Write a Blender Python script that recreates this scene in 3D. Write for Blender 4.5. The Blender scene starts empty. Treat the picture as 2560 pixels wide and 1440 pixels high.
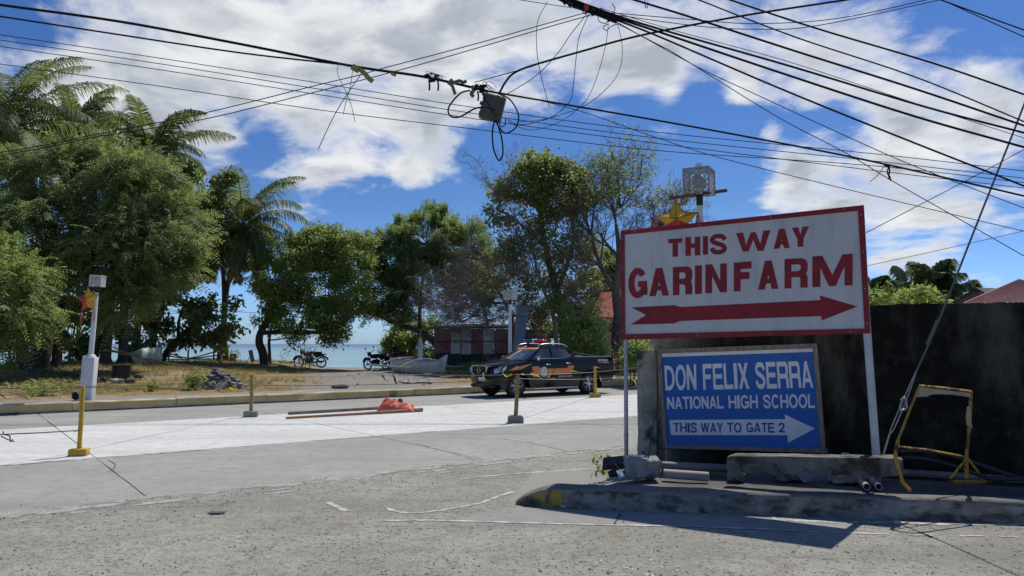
import bpy, bmesh, math, random
import numpy as np
from mathutils import Vector, Matrix, Quaternion, noise as mnoise
from mathutils.geometry import tessellate_polygon

scene = bpy.context.scene
col = scene.collection
R = math.radians
rnd = random.Random(7)

# ------------------------------------------------------------------ camera
EYE, FPX, PITCH, PCY = 1.7, 1898.0, R(6.37), 648.0
cam_d = bpy.data.cameras.new('camera')
cam = bpy.data.objects.new('camera', cam_d)
col.objects.link(cam)
cam_d.sensor_width = 36.0
cam_d.lens = FPX / 2560 * 36.0
cam_d.shift_y = (PCY - 720) / 2560
cam_d.clip_start = 0.05
cam_d.clip_end = 60000
cam.location = (0, 0, EYE)
cam.rotation_euler = (R(90) + PITCH, 0, 0)
scene.camera = cam

# ------------------------------------------------------------------ light
SUN_AZ, SUN_EL = R(37), R(60)
SUN = Vector((math.sin(SUN_AZ) * math.cos(SUN_EL), math.cos(SUN_AZ) * math.cos(SUN_EL), math.sin(SUN_EL)))
sl = bpy.data.lights.new('sun', 'SUN')
sl.energy = 4.2
sl.angle = R(0.53)
sl.color = (1.0, 0.945, 0.84)
so = bpy.data.objects.new('sun', sl)
col.objects.link(so)
so.location = (20, 30, 60)
so.rotation_euler = (-SUN).to_track_quat('-Z', 'Y').to_euler()

scene.view_settings.view_transform = 'Standard'
scene.view_settings.look = 'None'
scene.view_settings.exposure = 0.0
scene.view_settings.gamma = 1.0
scene.view_settings.use_curve_mapping = False
scene.cycles.max_bounces = 10
scene.cycles.diffuse_bounces = 6
scene.cycles.transparent_max_bounces = 16
scene.cycles.use_denoising = True


def ray(px, py):
    """direction through a photo pixel (2560 x 1440), y component 1"""
    cx = (px - 1280) / FPX
    cy = (PCY - py) / FPX
    c, s = math.cos(PITCH), math.sin(PITCH)
    d = Vector((cx, c - cy * s, cy * c + s))
    return d


def at(px, py, Y):
    d = ray(px, py)
    return Vector((0, 0, EYE)) + d * (Y / d.y)


def gnd(px, py, z=0.0):
    d = ray(px, py)
    return Vector((0, 0, EYE)) + d * ((z - EYE) / d.z)


def on_plane(px, py, p0, n):
    d = ray(px, py)
    o = Vector((0, 0, EYE))
    return o + d * ((p0 - o).dot(n) / d.dot(n))


def pxm(Y):
    return Y / FPX


# ------------------------------------------------------------------ node helper
class NT:
    def __init__(s, tree):
        s.t = tree
        s.t.nodes.clear()

    def n(s, typ, **kw):
        nd = s.t.nodes.new(typ)
        for k, v in kw.items():
            if k.startswith('i_'):
                key = k[2:].replace('_', ' ')
                nd.inputs[key].default_value = v
            else:
                setattr(nd, k, v)
        return nd

    def l(s, a, b):
        s.t.links.new(a, b)

    def val(s, sock, v):
        if hasattr(v, 'is_output'):
            s.l(v, sock)
        else:
            sock.default_value = v

    def math(s, op, a, b=0.0, c=0.0, clamp=False):
        m = s.n('ShaderNodeMath', operation=op, use_clamp=clamp)
        s.val(m.inputs[0], a)
        s.val(m.inputs[1], b)
        s.val(m.inputs[2], c)
        return m.outputs[0]

    def mix(s, f, a, b, mode='MIX'):
        m = s.n('ShaderNodeMix', data_type='RGBA', blend_type=mode)
        s.val(m.inputs[0], f)
        s.val(m.inputs[6], a)
        s.val(m.inputs[7], b)
        return m.outputs[2]

    def ramp(s, v, lo, hi, a=0.0, b=1.0, smooth=True):
        m = s.n('ShaderNodeMapRange', interpolation_type='SMOOTHSTEP' if smooth else 'LINEAR')
        s.val(m.inputs[0], v)
        m.inputs[1].default_value = lo
        m.inputs[2].default_value = hi
        m.inputs[3].default_value = a
        m.inputs[4].default_value = b
        return m.outputs[0]

    def noise(s, vec, scale, detail=5, rough=0.55, dist=0.0, out='Fac'):
        m = s.n('ShaderNodeTexNoise')
        if vec is not None:
            s.l(vec, m.inputs['Vector'])
        m.inputs['Scale'].default_value = scale
        m.inputs['Detail'].default_value = detail
        m.inputs['Roughness'].default_value = rough
        m.inputs['Distortion'].default_value = dist
        return m.outputs[out]

    def vmath(s, op, a, b=(0, 0, 0), out=0):
        m = s.n('ShaderNodeVectorMath', operation=op)
        s.val(m.inputs[0], a)
        s.val(m.inputs[1], b)
        return m.outputs[out]


def c4(c):
    return (c[0], c[1], c[2], 1.0)


# ------------------------------------------------------------------ sky with clouds
world = bpy.data.worlds.new('World')
scene.world = world
world.use_nodes = True
w = NT(world.node_tree)
sky = w.n('ShaderNodeTexSky', sky_type='NISHITA')
sky.sun_disc = False
sky.sun_elevation = SUN_EL
sky.sun_rotation = SUN_AZ
sky.air_density = 1.0
sky.dust_density = 0.35
sky.ozone_density = 1.6
tc = w.n('ShaderNodeTexCoord')
dirv = tc.outputs['Generated']
sx = w.n('ShaderNodeSeparateXYZ')
w.l(dirv, sx.inputs[0])
dz = w.math('MAXIMUM', sx.outputs[2], 0.0)
den = w.math('ADD', dz, 0.22)
uu = w.math('DIVIDE', sx.outputs[0], den)
vv = w.math('DIVIDE', sx.outputs[1], den)
cmb = w.n('ShaderNodeCombineXYZ')
w.l(uu, cmb.inputs[0])
w.l(vv, cmb.inputs[1])
cv = cmb.outputs[0]
warp = w.noise(cv, 1.6, 3, 0.5, out='Color')
sc_ = w.n('ShaderNodeVectorMath', operation='SCALE')
w.l(w.vmath('SUBTRACT', warp, (0.5, 0.5, 0.5)), sc_.inputs[0])
sc_.inputs['Scale'].default_value = 0.35
wv = w.vmath('ADD', cv, sc_.outputs[0])
n1 = w.noise(wv, 2.6, 12, 0.60)
n2 = w.noise(wv, 7.0, 8, 0.6)
fld = w.math('ADD', w.math('MULTIPLY', w.math('SUBTRACT', n1, 0.5), 1.25), w.math('MULTIPLY', w.math('SUBTRACT', n2, 0.5), 0.75))
# where the sky of the photograph is cloudy (+) and clear (-): (px, py, radius px, weight)
BLOBS = [(250, 200, 260, .30), (620, 130, 260, .32), (950, 110, 260, .36), (1280, 100, 230, .34), (1520, 190, 170, .26), (380, 330, 130, .22), (100, 300, 150, .22),
         (640, 270, 120, .16), (740, 470, 100, .38), (860, 440, 90, .26), (1085, 425, 75, .52), (1010, 440, 45, .36), (1150, 450, 40, .3), (1600, 120, 120, .2), (960, 320, 130, .26), (1150, 270, 120, .22), (540, 380, 70, .14),
         (2100, 490, 170, .42), (2360, 500, 140, .36), (1920, 490, 90, .30), (2260, 375, 75, .34), (2010, 190, 110, .26), (2180, 130, 120, .24), (2400, 130, 110, .22), (2500, 230, 110, .26), (2420, 310, 90, .22), (2230, 240, 90, .20),
         (1850, 215, 50, .46), (1920, 328, 38, .50), (1680, 240, 40, .3), (1990, 430, 50, .3), (1720, 60, 150, .28), (1940, 40, 120, .2), (1680, 330, 60, .18), (2330, 640, 70, .14), (2220, 637, 60, .16),
         (1330, 560, 330, -.28), (1560, 440, 150, -.2), (1800, 340, 80, -.16), (1740, 230, 70, -.16), (640, 345, 70, -.16), (660, 560, 200, -.2), (1000, 640, 300, -.25), (1450, 700, 400, -.2),
         (2100, 310, 70, -.16), (2480, 60, 60, -.12), (40, 50, 110, -.2), (300, 85, 60, -.12), (1900, 640, 330, -.15), (1760, 430, 80, -.12)]
bias = None
for (bx, by, br, bw) in BLOBS:
    d0 = ray(bx, by).normalized()
    ang = br / FPX * math.cos(math.atan(abs(bx - 1280) / FPX)) ** 1.5
    dt = w.vmath('DOT_PRODUCT', dirv, tuple(d0), out=1)
    g = w.math('MULTIPLY', w.math('EXPONENT', w.math('DIVIDE', w.math('SUBTRACT', dt, 1.0), ang * ang * 0.5 * 1.0)), bw)
    bias = g if bias is None else w.math('ADD', bias, g)
fld = w.math('ADD', fld, bias)
fld = w.math('SUBTRACT', fld, 0.17)
cover = w.math('MULTIPLY', w.ramp(fld, -0.14, 0.27), w.ramp(sx.outputs[2], 0.01, 0.10))
thick = w.ramp(fld, 0.02, 0.36)
tn = w.noise(wv, 3.4, 6, 0.55)
thick = w.math('MULTIPLY', thick, w.ramp(tn, 0.36, 0.60, 0.0, 1.0))
ccol = w.mix(thick, (13.0, 13.2, 13.5, 1), (6.3, 7.0, 8.2, 1))
hsv = w.n('ShaderNodeHueSaturation')
w.l(sky.outputs[0], hsv.inputs['Color'])
hsv.inputs['Saturation'].default_value = 1.22
hsv.inputs['Value'].default_value = 1.0
low = w.mix(w.ramp(sx.outputs[2], -0.02, 0.20), (0.86, 1.32, 2.5, 1), (0.76, 0.98, 1.42, 1))
tint = w.mix(1.0, hsv.outputs[0], low, 'MULTIPLY')
skyc = w.mix(cover, tint, ccol)
bg = w.n('ShaderNodeBackground')
w.l(skyc, bg.inputs[0])
bg.inputs[1].default_value = 0.065
wo = w.n('ShaderNodeOutputWorld')
w.l(bg.outputs[0], wo.inputs[0])


# ------------------------------------------------------------------ materials
MATS = {}


def M(name, c1, c2=None, scale=4.0, rough=0.8, bump=0.0, bscale=30.0, metal=0.0, c3=None, scale3=1.2, th3=(0.5, 0.62), detail=6,
      coat=0.0, spec=0.4, th=(0.35, 0.65), island=None, trans=0.0, stretch=None, emit=None, c4_=None, scale4=12, th4=(0.6, 0.7)):
    """procedural surface: two-tone noise, an optional third patchy tone, bump"""
    if name in MATS:
        return MATS[name]
    m = bpy.data.materials.new(name)
    m.use_nodes = True
    t = NT(m.node_tree)
    tcn = t.n('ShaderNodeTexCoord')
    vec = tcn.outputs['Object']
    if stretch:
        mp = t.n('ShaderNodeMapping')
        t.l(vec, mp.inputs[0])
        mp.inputs['Scale'].default_value = stretch
        vec = mp.outputs[0]
    colr = c4(c1)
    if c2 is not None:
        f = t.ramp(t.noise(vec, scale, detail, 0.6), th[0], th[1])
        colr = t.mix(f, c4(c1), c4(c2))
    if c3 is not None:
        f3 = t.ramp(t.noise(vec, scale3, 7, 0.62, 0.4), th3[0], th3[1])
        colr = t.mix(f3, colr, c4(c3))
    if c4_ is not None:
        f4 = t.ramp(t.noise(vec, scale4, 4, 0.6), th4[0], th4[1])
        colr = t.mix(f4, colr, c4(c4_))
    if island:
        g = t.n('ShaderNodeNewGeometry')
        f = g.outputs['Random Per Island']
        colr = t.mix(f, colr, c4(island))
    p = t.n('ShaderNodeBsdfPrincipled')
    t.val(p.inputs['Base Color'], colr)
    p.inputs['Roughness'].default_value = rough
    p.inputs['Metallic'].default_value = metal
    p.inputs['Specular IOR Level'].default_value = spec
    if coat:
        p.inputs['Coat Weight'].default_value = coat
        p.inputs['Coat Roughness'].default_value = 0.03
    if bump:
        b = t.n('ShaderNodeBump')
        b.inputs['Strength'].default_value = min(1.0, bump)
        b.inputs['Distance'].default_value = 0.02 * max(1.0, bump)
        t.l(t.noise(vec, bscale, 6, 0.65), b.inputs['Height'])
        t.l(b.outputs[0], p.inputs['Normal'])
    out = t.n('ShaderNodeOutputMaterial')
    sh = p.outputs[0]
    if trans:
        tr = t.n('ShaderNodeBsdfTranslucent')
        tcol = t.mix(0.55, colr, (0.43, 0.52, 0.14, 1))
        t.l(tcol, tr.inputs[0])
        ms = t.n('ShaderNodeMixShader')
        ms.inputs[0].default_value = trans
        t.l(sh, ms.inputs[1])
        t.l(tr.outputs[0], ms.inputs[2])
        sh = ms.outputs[0]
    t.l(sh, out.inputs[0])
    MATS[name] = m
    return m


# ------------------------------------------------------------------ mesh builder
class B:
    def __init__(s):
        s.v, s.f, s.m = [], [], []

    def add(s, vs, fs, mi=0):
        o = len(s.v)
        s.v.extend([tuple(x) for x in vs])
        for f in fs:
            s.f.append([i + o for i in f])
            s.m.append(mi)
        return s

    def box(s, c, size, rot=None, mi=0, bev=0.0, taper=None):
        hx, hy, hz = size[0] / 2, size[1] / 2, size[2] / 2
        if bev <= 0:
            vs = [Vector((x * hx, y * hy, z * hz)) for z in (-1, 1) for y in (-1, 1) for x in (-1, 1)]
            fs = [(0, 2, 3, 1), (4, 5, 7, 6), (0, 1, 5, 4), (2, 6, 7, 3), (0, 4, 6, 2), (1, 3, 7, 5)]
        else:
            bm = bmesh.new()
            bmesh.ops.create_cube(bm, size=1)
            for v in bm.verts:
                v.co = Vector((v.co.x * size[0], v.co.y * size[1], v.co.z * size[2]))
            bmesh.ops.bevel(bm, geom=bm.edges[:], offset=bev, segments=2, affect='EDGES', profile=0.5)
            bm.verts.index_update()
            vs = [v.co.copy() for v in bm.verts]
            fs = [[v.index for v in f.verts] for f in bm.faces]
            bm.free()
        if taper:
            for v in vs:
                if v.z > 0:
                    v.x *= taper[0]
                    v.y *= taper[1]
        Mx = rot if rot is not None else Matrix.Identity(3)
        c = Vector(c)
        return s.add([Mx @ v + c for v in vs], fs, mi)

    def tube(s, pts, rad, n=6, cap=True, mi=0):
        pts = [Vector(p) for p in pts]
        if not hasattr(rad, '__len__'):
            rad = [rad] * len(pts)
        o = len(s.v)
        prev = None
        for i, p in enumerate(pts):
            a = pts[max(i - 1, 0)]
            b = pts[min(i + 1, len(pts) - 1)]
            t = (b - a)
            if t.length < 1e-9:
                t = Vector((0, 0, 1))
            t.normalize()
            if prev is None:
                up = Vector((0, 0, 1)) if abs(t.z) < 0.9 else Vector((1, 0, 0))
                u = t.cross(up).normalized()
            else:
                u = prev - t * prev.dot(t)
                if u.length < 1e-6:
                    u = t.orthogonal()
                u.normalize()
            prev = u
            v = t.cross(u)
            for k in range(n):
                an = 2 * math.pi * k / n
                s.v.append(tuple(p + (u * math.cos(an) + v * math.sin(an)) * rad[i]))
        for i in range(len(pts) - 1):
            for k in range(n):
                k2 = (k + 1) % n
                s.f.append([o + i * n + k, o + i * n + k2, o + (i + 1) * n + k2, o + (i + 1) * n + k])
                s.m.append(mi)
        if cap:
            s.f.append([o + k for k in range(n)][::-1])
            s.m.append(mi)
            e = o + (len(pts) - 1) * n
            s.f.append([e + k for k in range(n)])
            s.m.append(mi)
        return s

    def lathe(s, prof, c=(0, 0, 0), axis='z', n=20, mi=0, close=False):
        """prof: list of (radius, height along axis)"""
        o = len(s.v)
        c = Vector(c)
        for (r, h) in prof:
            for k in range(n):
                a = 2 * math.pi * k / n
                x, y = r * math.cos(a), r * math.sin(a)
                p = {'z': (x, y, h), 'y': (x, h, y), 'x': (h, x, y)}[axis]
                s.v.append(tuple(c + Vector(p)))
        m = len(prof)
        for i in range(m if close else m - 1):
            j = (i + 1) % m
            for k in range(n):
                k2 = (k + 1) % n
                s.f.append([o + i * n + k, o + i * n + k2, o + j * n + k2, o + j * n + k])
                s.m.append(mi)
        if not close:
            s.f.append([o + k for k in range(n)][::-1])
            s.m.append(mi)
            s.f.append([o + (m - 1) * n + k for k in range(n)])
            s.m.append(mi)
        return s

    def sheet(s, poly, z=None, mi=0, thick=0.0):
        """flat polygon (3D points); with thick it is extruded downwards"""
        poly = [Vector(p) for p in poly]
        o = len(s.v)
        n = len(poly)
        tri = tessellate_polygon([poly])
        s.v.extend([tuple(p) for p in poly])
        for t in tri:
            a, b, c = [poly[i] for i in t]
            t = list(t)
            if (b - a).cross(c - a).z < 0:
                t = t[::-1]
            s.f.append([o + i for i in t])
            s.m.append(mi)
        if thick:
            s.v.extend([(p.x, p.y, p.z - thick) for p in poly])
            for i in range(n):
                j = (i + 1) % n
                s.f.append([o + i, o + j, o + n + j, o + n + i])
                s.m.append(mi)
        return s

    def plate(s, outer, holes, X, Y, N, o3, thick=0.004, mi=0):
        """2D polygon with holes laid in the plane o3 + x X + y Y, given a thickness along N"""
        loops = [outer] + list(holes)
        l3 = [[Vector((p[0], p[1], 0)) for p in lp] for lp in loops]
        flat = [p for lp in l3 for p in lp]
        tri = tessellate_polygon(l3)
        o = len(s.v)
        nn = len(flat)
        for k in (1, 0):
            for p in flat:
                s.v.append(tuple(o3 + X * p.x + Y * p.y + N * (thick * k)))
        for t in tri:
            a, b, c = [flat[i] for i in t]
            t = list(t)
            if (b - a).cross(c - a).z < 0:
                t = t[::-1]
            s.f.append([o + i for i in t])
            s.m.append(mi)
        st = 0
        for lp in l3:
            q = len(lp)
            for i in range(q):
                j = (i + 1) % q
                s.f.append([o + st + i, o + st + j, o + nn + st + j, o + nn + st + i])
                s.m.append(mi)
            st += q
        return s


ORG = {}          # world origin of every object that only carries a translation


def _mesh(name, b, mats, shift):
    me = bpy.data.meshes.new(name)
    sh = Vector(shift)
    me.from_pydata([(v[0] - sh.x, v[1] - sh.y, v[2] - sh.z) for v in b.v], [], b.f)
    for m in (mats if isinstance(mats, (list, tuple)) else [mats]):
        me.materials.append(m)
    if len(me.materials) > 1:
        me.polygons.foreach_set('material_index', b.m)
    me.update()
    return me


def setp(o, label=None, cat=None, group=None, kind=None):
    if label:
        o['label'] = label
    if cat:
        o['category'] = cat
    if group:
        o['group'] = group
    if kind:
        o['kind'] = kind
    return o


def smooth(me, ang=40):
    me.polygons.foreach_set('use_smooth', [True] * len(me.polygons))
    try:
        me.set_sharp_from_angle(angle=R(ang))
    except Exception:
        pass


def obj(name, b, mats, parent=None, label=None, cat=None, group=None, kind=None, base=None, sm=None, local=False):
    """one mesh object. World-space vertices unless local; children are stored relative to their parent's origin"""
    if local:
        shift = (0, 0, 0)
    elif parent is not None:
        shift = ORG[parent.name]
    else:
        if base is None:
            a = np.array(b.v)
            base = (float((a[:, 0].min() + a[:, 0].max()) / 2), float((a[:, 1].min() + a[:, 1].max()) / 2), float(a[:, 2].min()))
        shift = base
    me = _mesh(name, b, mats, shift)
    if sm:
        smooth(me, sm)
    o = bpy.data.objects.new(name, me)
    col.objects.link(o)
    if parent is not None:
        o.parent = parent
        ORG[o.name] = ORG.get(parent.name, Vector((0, 0, 0)))
    elif not local:
        o.location = shift
        ORG[o.name] = Vector(shift)
    return setp(o, label, cat, group, kind)


def thing(name, loc, label, cat, group=None, rotz=0.0, scale=1.0, rot=None):
    o = bpy.data.objects.new(name, None)
    o.empty_display_size = 0.1
    col.objects.link(o)
    o.location = loc
    o.rotation_euler = rot if rot else (0, 0, rotz)
    if scale != 1.0:
        o.scale = (scale,) * 3
    ORG[o.name] = Vector(loc)
    return setp(o, label, cat, group)


def copy_tree(o, parent=None):
    c = o.copy()
    col.objects.link(c)
    c.parent = parent
    for ch in o.children:
        copy_tree(ch, c)
    return c


def np_obj(name, verts, nper, mat, parent=None, base=(0, 0, 0), **kw):
    """many loose polygons with nper corners each, verts (N, nper, 3)"""
    shift = np.array(ORG[parent.name]) if parent is not None else np.array(base)
    N = verts.shape[0]
    me = bpy.data.meshes.new(name)
    me.vertices.add(N * nper)
    me.vertices.foreach_set('co', (verts.reshape(-1, 3) - shift).astype(np.float32).ravel())
    me.loops.add(N * nper)
    me.loops.foreach_set('vertex_index', np.arange(N * nper, dtype=np.int32))
    me.polygons.add(N)
    me.polygons.foreach_set('loop_start', np.arange(0, N * nper, nper, dtype=np.int32))
    try:
        me.polygons.foreach_set('loop_total', np.full(N, nper, dtype=np.int32))
    except Exception:
        pass
    me.materials.append(mat)
    me.update(calc_edges=True)
    o = bpy.data.objects.new(name, me)
    col.objects.link(o)
    if parent is not None:
        o.parent = parent
    else:
        o.location = base
    ORG[o.name] = Vector(shift)
    return setp(o, **kw)


def catmull(pts, k=6):
    pts = [Vector(p) for p in pts]
    out = []
    n = len(pts)
    for i in range(n - 1):
        p0, p1, p2, p3 = pts[max(i - 1, 0)], pts[i], pts[i + 1], pts[min(i + 2, n - 1)]
        for j in range(k):
            t = j / k
            out.append(0.5 * ((2 * p1) + (p2 - p0) * t + (2 * p0 - 5 * p1 + 4 * p2 - p3) * t * t + (3 * p1 - p0 - 3 * p2 + p3) * t ** 3))
    out.append(pts[-1])
    return out


def rock(b, c, size, seed, sub=2, rough=0.35, flat=0.0, rot=None, mi=0, blocky=0.0):
    bm = bmesh.new()
    bmesh.ops.create_icosphere(bm, subdivisions=sub, radius=1.0)
    off = Vector((seed * 3.1, seed * 1.7, seed * 5.3))
    vs = []
    for v in bm.verts:
        p = v.co.normalized()
        if blocky:
            mx = max(abs(p.x), abs(p.y), abs(p.z))
            p = p.lerp(p / mx, blocky)
        d = 1 + rough * mnoise.noise(p * 1.3 + off) + rough * 0.5 * mnoise.noise(p * 3.1 + off) + rough * .22 * mnoise.noise(p * 7 + off)
        q = p * d
        q = Vector((q.x * size[0] / 2, q.y * size[1] / 2, q.z * size[2] / 2))
        if flat and q.z < -flat * size[2] / 2:
            q.z = -flat * size[2] / 2
        if rot is not None:
            q = rot @ q
        vs.append(q + Vector(c))
    bm.verts.index_update()
    fs = [[v.index for v in f.verts] for f in bm.faces]
    bm.free()
    b.add(vs, fs, mi)
    return b


def rz(a):
    return Matrix.Rotation(a, 3, 'Z')


# ------------------------------------------------------------------ the road frame: s along the road, t across (0 = far kerb, + = sea)
RU = Vector((0.804, 0.595, 0)).normalized()
RN = Vector((-RU.y, RU.x, 0))
K0 = gnd(560, 1013)
RANG = math.atan2(RU.y, RU.x)


def st(s, t, z=0.0):
    p = K0 + RU * s + RN * t
    return Vector((p.x, p.y, z))


def to_st(p):
    d = Vector((p.x, p.y, 0)) - Vector((K0.x, K0.y, 0))
    return d.dot(RU), d.dot(RN)


def fieldz(x, y):
    """height of the shore field"""
    s, t = to_st(Vector((x, y, 0)))
    if t < 1.6:
        return 0.20
    k = min(1.0, (t - 1.6) / 9.0)
    z = 0.22 + 0.30 * k + 0.26 * min(1, max(0, (t - 9) / 9))
    z += 0.10 * k * mnoise.noise(Vector((x * 0.16, y * 0.16, 2.2))) + 0.04 * k * mnoise.noise(Vector((x * 0.7, y * 0.7, 5.2)))
    # track that runs down to the beach
    dx = x - (-8.6)
    z -= 0.52 * math.exp(-(dx / 4.2) ** 2) * min(1, max(0, (t - 5) / 12))
    if t > 21.5:
        z -= 1.0 * (1 - math.exp(-(t - 21.5) / 2.5)) + 0.12 * (t - 21.5)
    return z


def fground(px, py):
    """point of the field under a photo pixel"""
    z = 0.4
    for _ in range(25):
        p = gnd(px, py, z)
        t = to_st(p)[1]
        if t > 20.5:
            d = RN.dot(Vector((p.x / p.y, 1, 0)))
            Y = p.y - (t - 20.5) / d
            p = Vector((p.x / p.y * Y, Y, z))
        z = 0.6 * z + 0.4 * fieldz(p.x, p.y)
    return Vector((p.x, p.y, fieldz(p.x, p.y)))


def fat(px, Y):
    """field point in the direction of pixel column px at depth Y"""
    x = (px - 1280) / FPX * Y
    return Vector((x, Y, fieldz(x, Y)))
# ================================================================== SETTING
m_dirt = None


def ground_material():
    m = bpy.data.materials.new('field_soil')
    m.use_nodes = True
    t = NT(m.node_tree)
    g = t.n('ShaderNodeNewGeometry')
    vec = g.outputs['Position']
    n1 = t.noise(vec, 0.35, 6, 0.6)
    n2 = t.noise(vec, 2.2, 6, 0.6)
    n3 = t.noise(vec, 14.0, 5, 0.7)
    soil = t.mix(t.ramp(n2, .35, .65), (0.22, 0.155, 0.09, 1), (0.34, 0.26, 0.165, 1))
    grass = t.mix(t.ramp(n3, .35, .65), (0.32, 0.22, 0.09, 1), (0.17, 0.14, 0.06, 1))
    c = t.mix(t.ramp(n1, .40, .56), soil, grass)
    # the worn gravel track to the beach, pale grey (a real strip of other ground)
    sp = t.n('ShaderNodeSeparateXYZ')
    t.l(vec, sp.inputs[0])
    wob = t.math('MULTIPLY', t.math('SUBTRACT', t.noise(vec, 0.5, 4, .6), .5), 5.0)
    # track centre x runs from about -3 at the kerb to -9 near the beach
    xc = t.math('ADD', sp.outputs[0], t.math('MULTIPLY', t.math('SUBTRACT', sp.outputs[1], 26.0), 0.27))
    dist = t.math('ABSOLUTE', t.math('ADD', t.math('ADD', xc, 4.2), wob))
    tr = t.ramp(dist, 1.4, 3.6, 1.0, 0.0)
    grav = t.mix(t.ramp(n3, .3, .7), (0.21, 0.195, 0.175, 1), (0.30, 0.285, 0.26, 1))
    c = t.mix(tr, c, grav)
    # stone litter
    vo = t.n('ShaderNodeTexVoronoi')
    t.l(vec, vo.inputs['Vector'])
    vo.inputs['Scale'].default_value = 9
    c = t.mix(t.math('MULTIPLY', t.ramp(vo.outputs['Distance'], .12, .2, 1, 0), t.ramp(n2, .5, .6)), c, (0.40, 0.37, 0.31, 1))
    p = t.n('ShaderNodeBsdfPrincipled')
    t.l(c, p.inputs['Base Color'])
    p.inputs['Roughness'].default_value = 0.95
    p.inputs['Specular IOR Level'].default_value = 0.15
    b = t.n('ShaderNodeBump')
    b.inputs['Strength'].default_value = 0.8
    b.inputs['Distance'].default_value = 0.05
    t.l(n3, b.inputs['Height'])
    t.l(b.outputs[0], p.inputs['Normal'])
    o = t.n('ShaderNodeOutputMaterial')
    t.l(p.outputs[0], o.inputs[0])
    return m


def build_ground():
    ss = sorted(set([-3000, -1200, -400, -150, -80, -50] + [round(-36 + 0.6 * i, 2) for i in range(int(96 / 0.6) + 1)] + [75, 110, 200, 500, 1500, 3000]))
    ts = [-3000, -800, -200, -60, -20, -0.2, 0.25] + [round(0.6 + 0.6 * i, 2) for i in range(54)] + [36, 45, 70, 150, 600, 3000]
    b = B()
    for t in ts:
        for s in ss:
            p = st(s, t)
            if t < 0.3:
                z = -0.05
            else:
                z = fieldz(p.x, p.y) if t < 34 else -2.6 - 0.05 * (t - 33) ** 0.8
                if t < 1.7:
                    z = 0.19
            b.v.append((p.x, p.y, z))
    n = len(ss)
    for i in range(len(ts) - 1):
        for j in range(n - 1):
            b.f.append([i * n + j, i * n + j + 1, (i + 1) * n + j + 1, (i + 1) * n + j])
            b.m.append(0)
    obj('ground', b, ground_material(), kind='structure', base=(0, 0, 0), sm=60, label='dry grassy shore field and soil', cat='ground')


def build_sea():
    m = bpy.data.materials.new('sea_water')
    m.use_nodes = True
    t = NT(m.node_tree)
    g = t.n('ShaderNodeNewGeometry')
    vec = g.outputs['Position']
    mp = t.n('ShaderNodeMapping')
    t.l(vec, mp.inputs[0])
    mp.inputs['Rotation'].default_value = (0, 0, -RANG)
    mp.inputs['Scale'].default_value = (0.35, 1.0, 1.0)
    v = mp.outputs[0]
    sp = t.n('ShaderNodeSeparateXYZ')
    t.l(vec, sp.inputs[0])
    n1 = t.noise(v, 0.03, 5, 0.6)
    n2 = t.noise(v, 1.1, 5, 0.6)
    # shallow sandy water is turquoise, deep water is blue
    far = t.math('ADD', t.ramp(sp.outputs[1], 60, 900, 0, 1), t.math('MULTIPLY', t.math('SUBTRACT', n1, .5), .5), clamp=True)
    c = t.mix(far, (0.23, 0.37, 0.40, 1), (0.09, 0.16, 0.27, 1))
    foam = t.math('MULTIPLY', t.ramp(t.noise(v, 0.22, 6, .65), .60, .66), t.ramp(n2, .5, .6))
    c = t.mix(foam, c, (0.7, 0.75, 0.75, 1))
    p = t.n('ShaderNodeBsdfPrincipled')
    t.l(c, p.inputs['Base Color'])
    p.inputs['Roughness'].default_value = 0.35
    p.inputs['IOR'].default_value = 1.33
    p.inputs['Specular IOR Level'].default_value = 0.35
    b = t.n('ShaderNodeBump')
    b.inputs['Strength'].default_value = 1.0
    b.inputs['Distance'].default_value = 0.5
    t.l(n2, b.inputs['Height'])
    t.l(b.outputs[0], p.inputs['Normal'])
    o = t.n('ShaderNodeOutputMaterial')
    t.l(p.outputs[0], o.inputs[0])
    q = B()
    P = [st(-30000, 21, -0.9), st(30000, 21, -0.9), st(30000, 40000, -0.9), st(-30000, 40000, -0.9)]
    q.add(P, [(0, 1, 2, 3)])
    obj('sea', q, m, kind='structure', base=(0, 60, -0.9), label='turquoise sea running out to a flat horizon', cat='sea')


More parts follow.
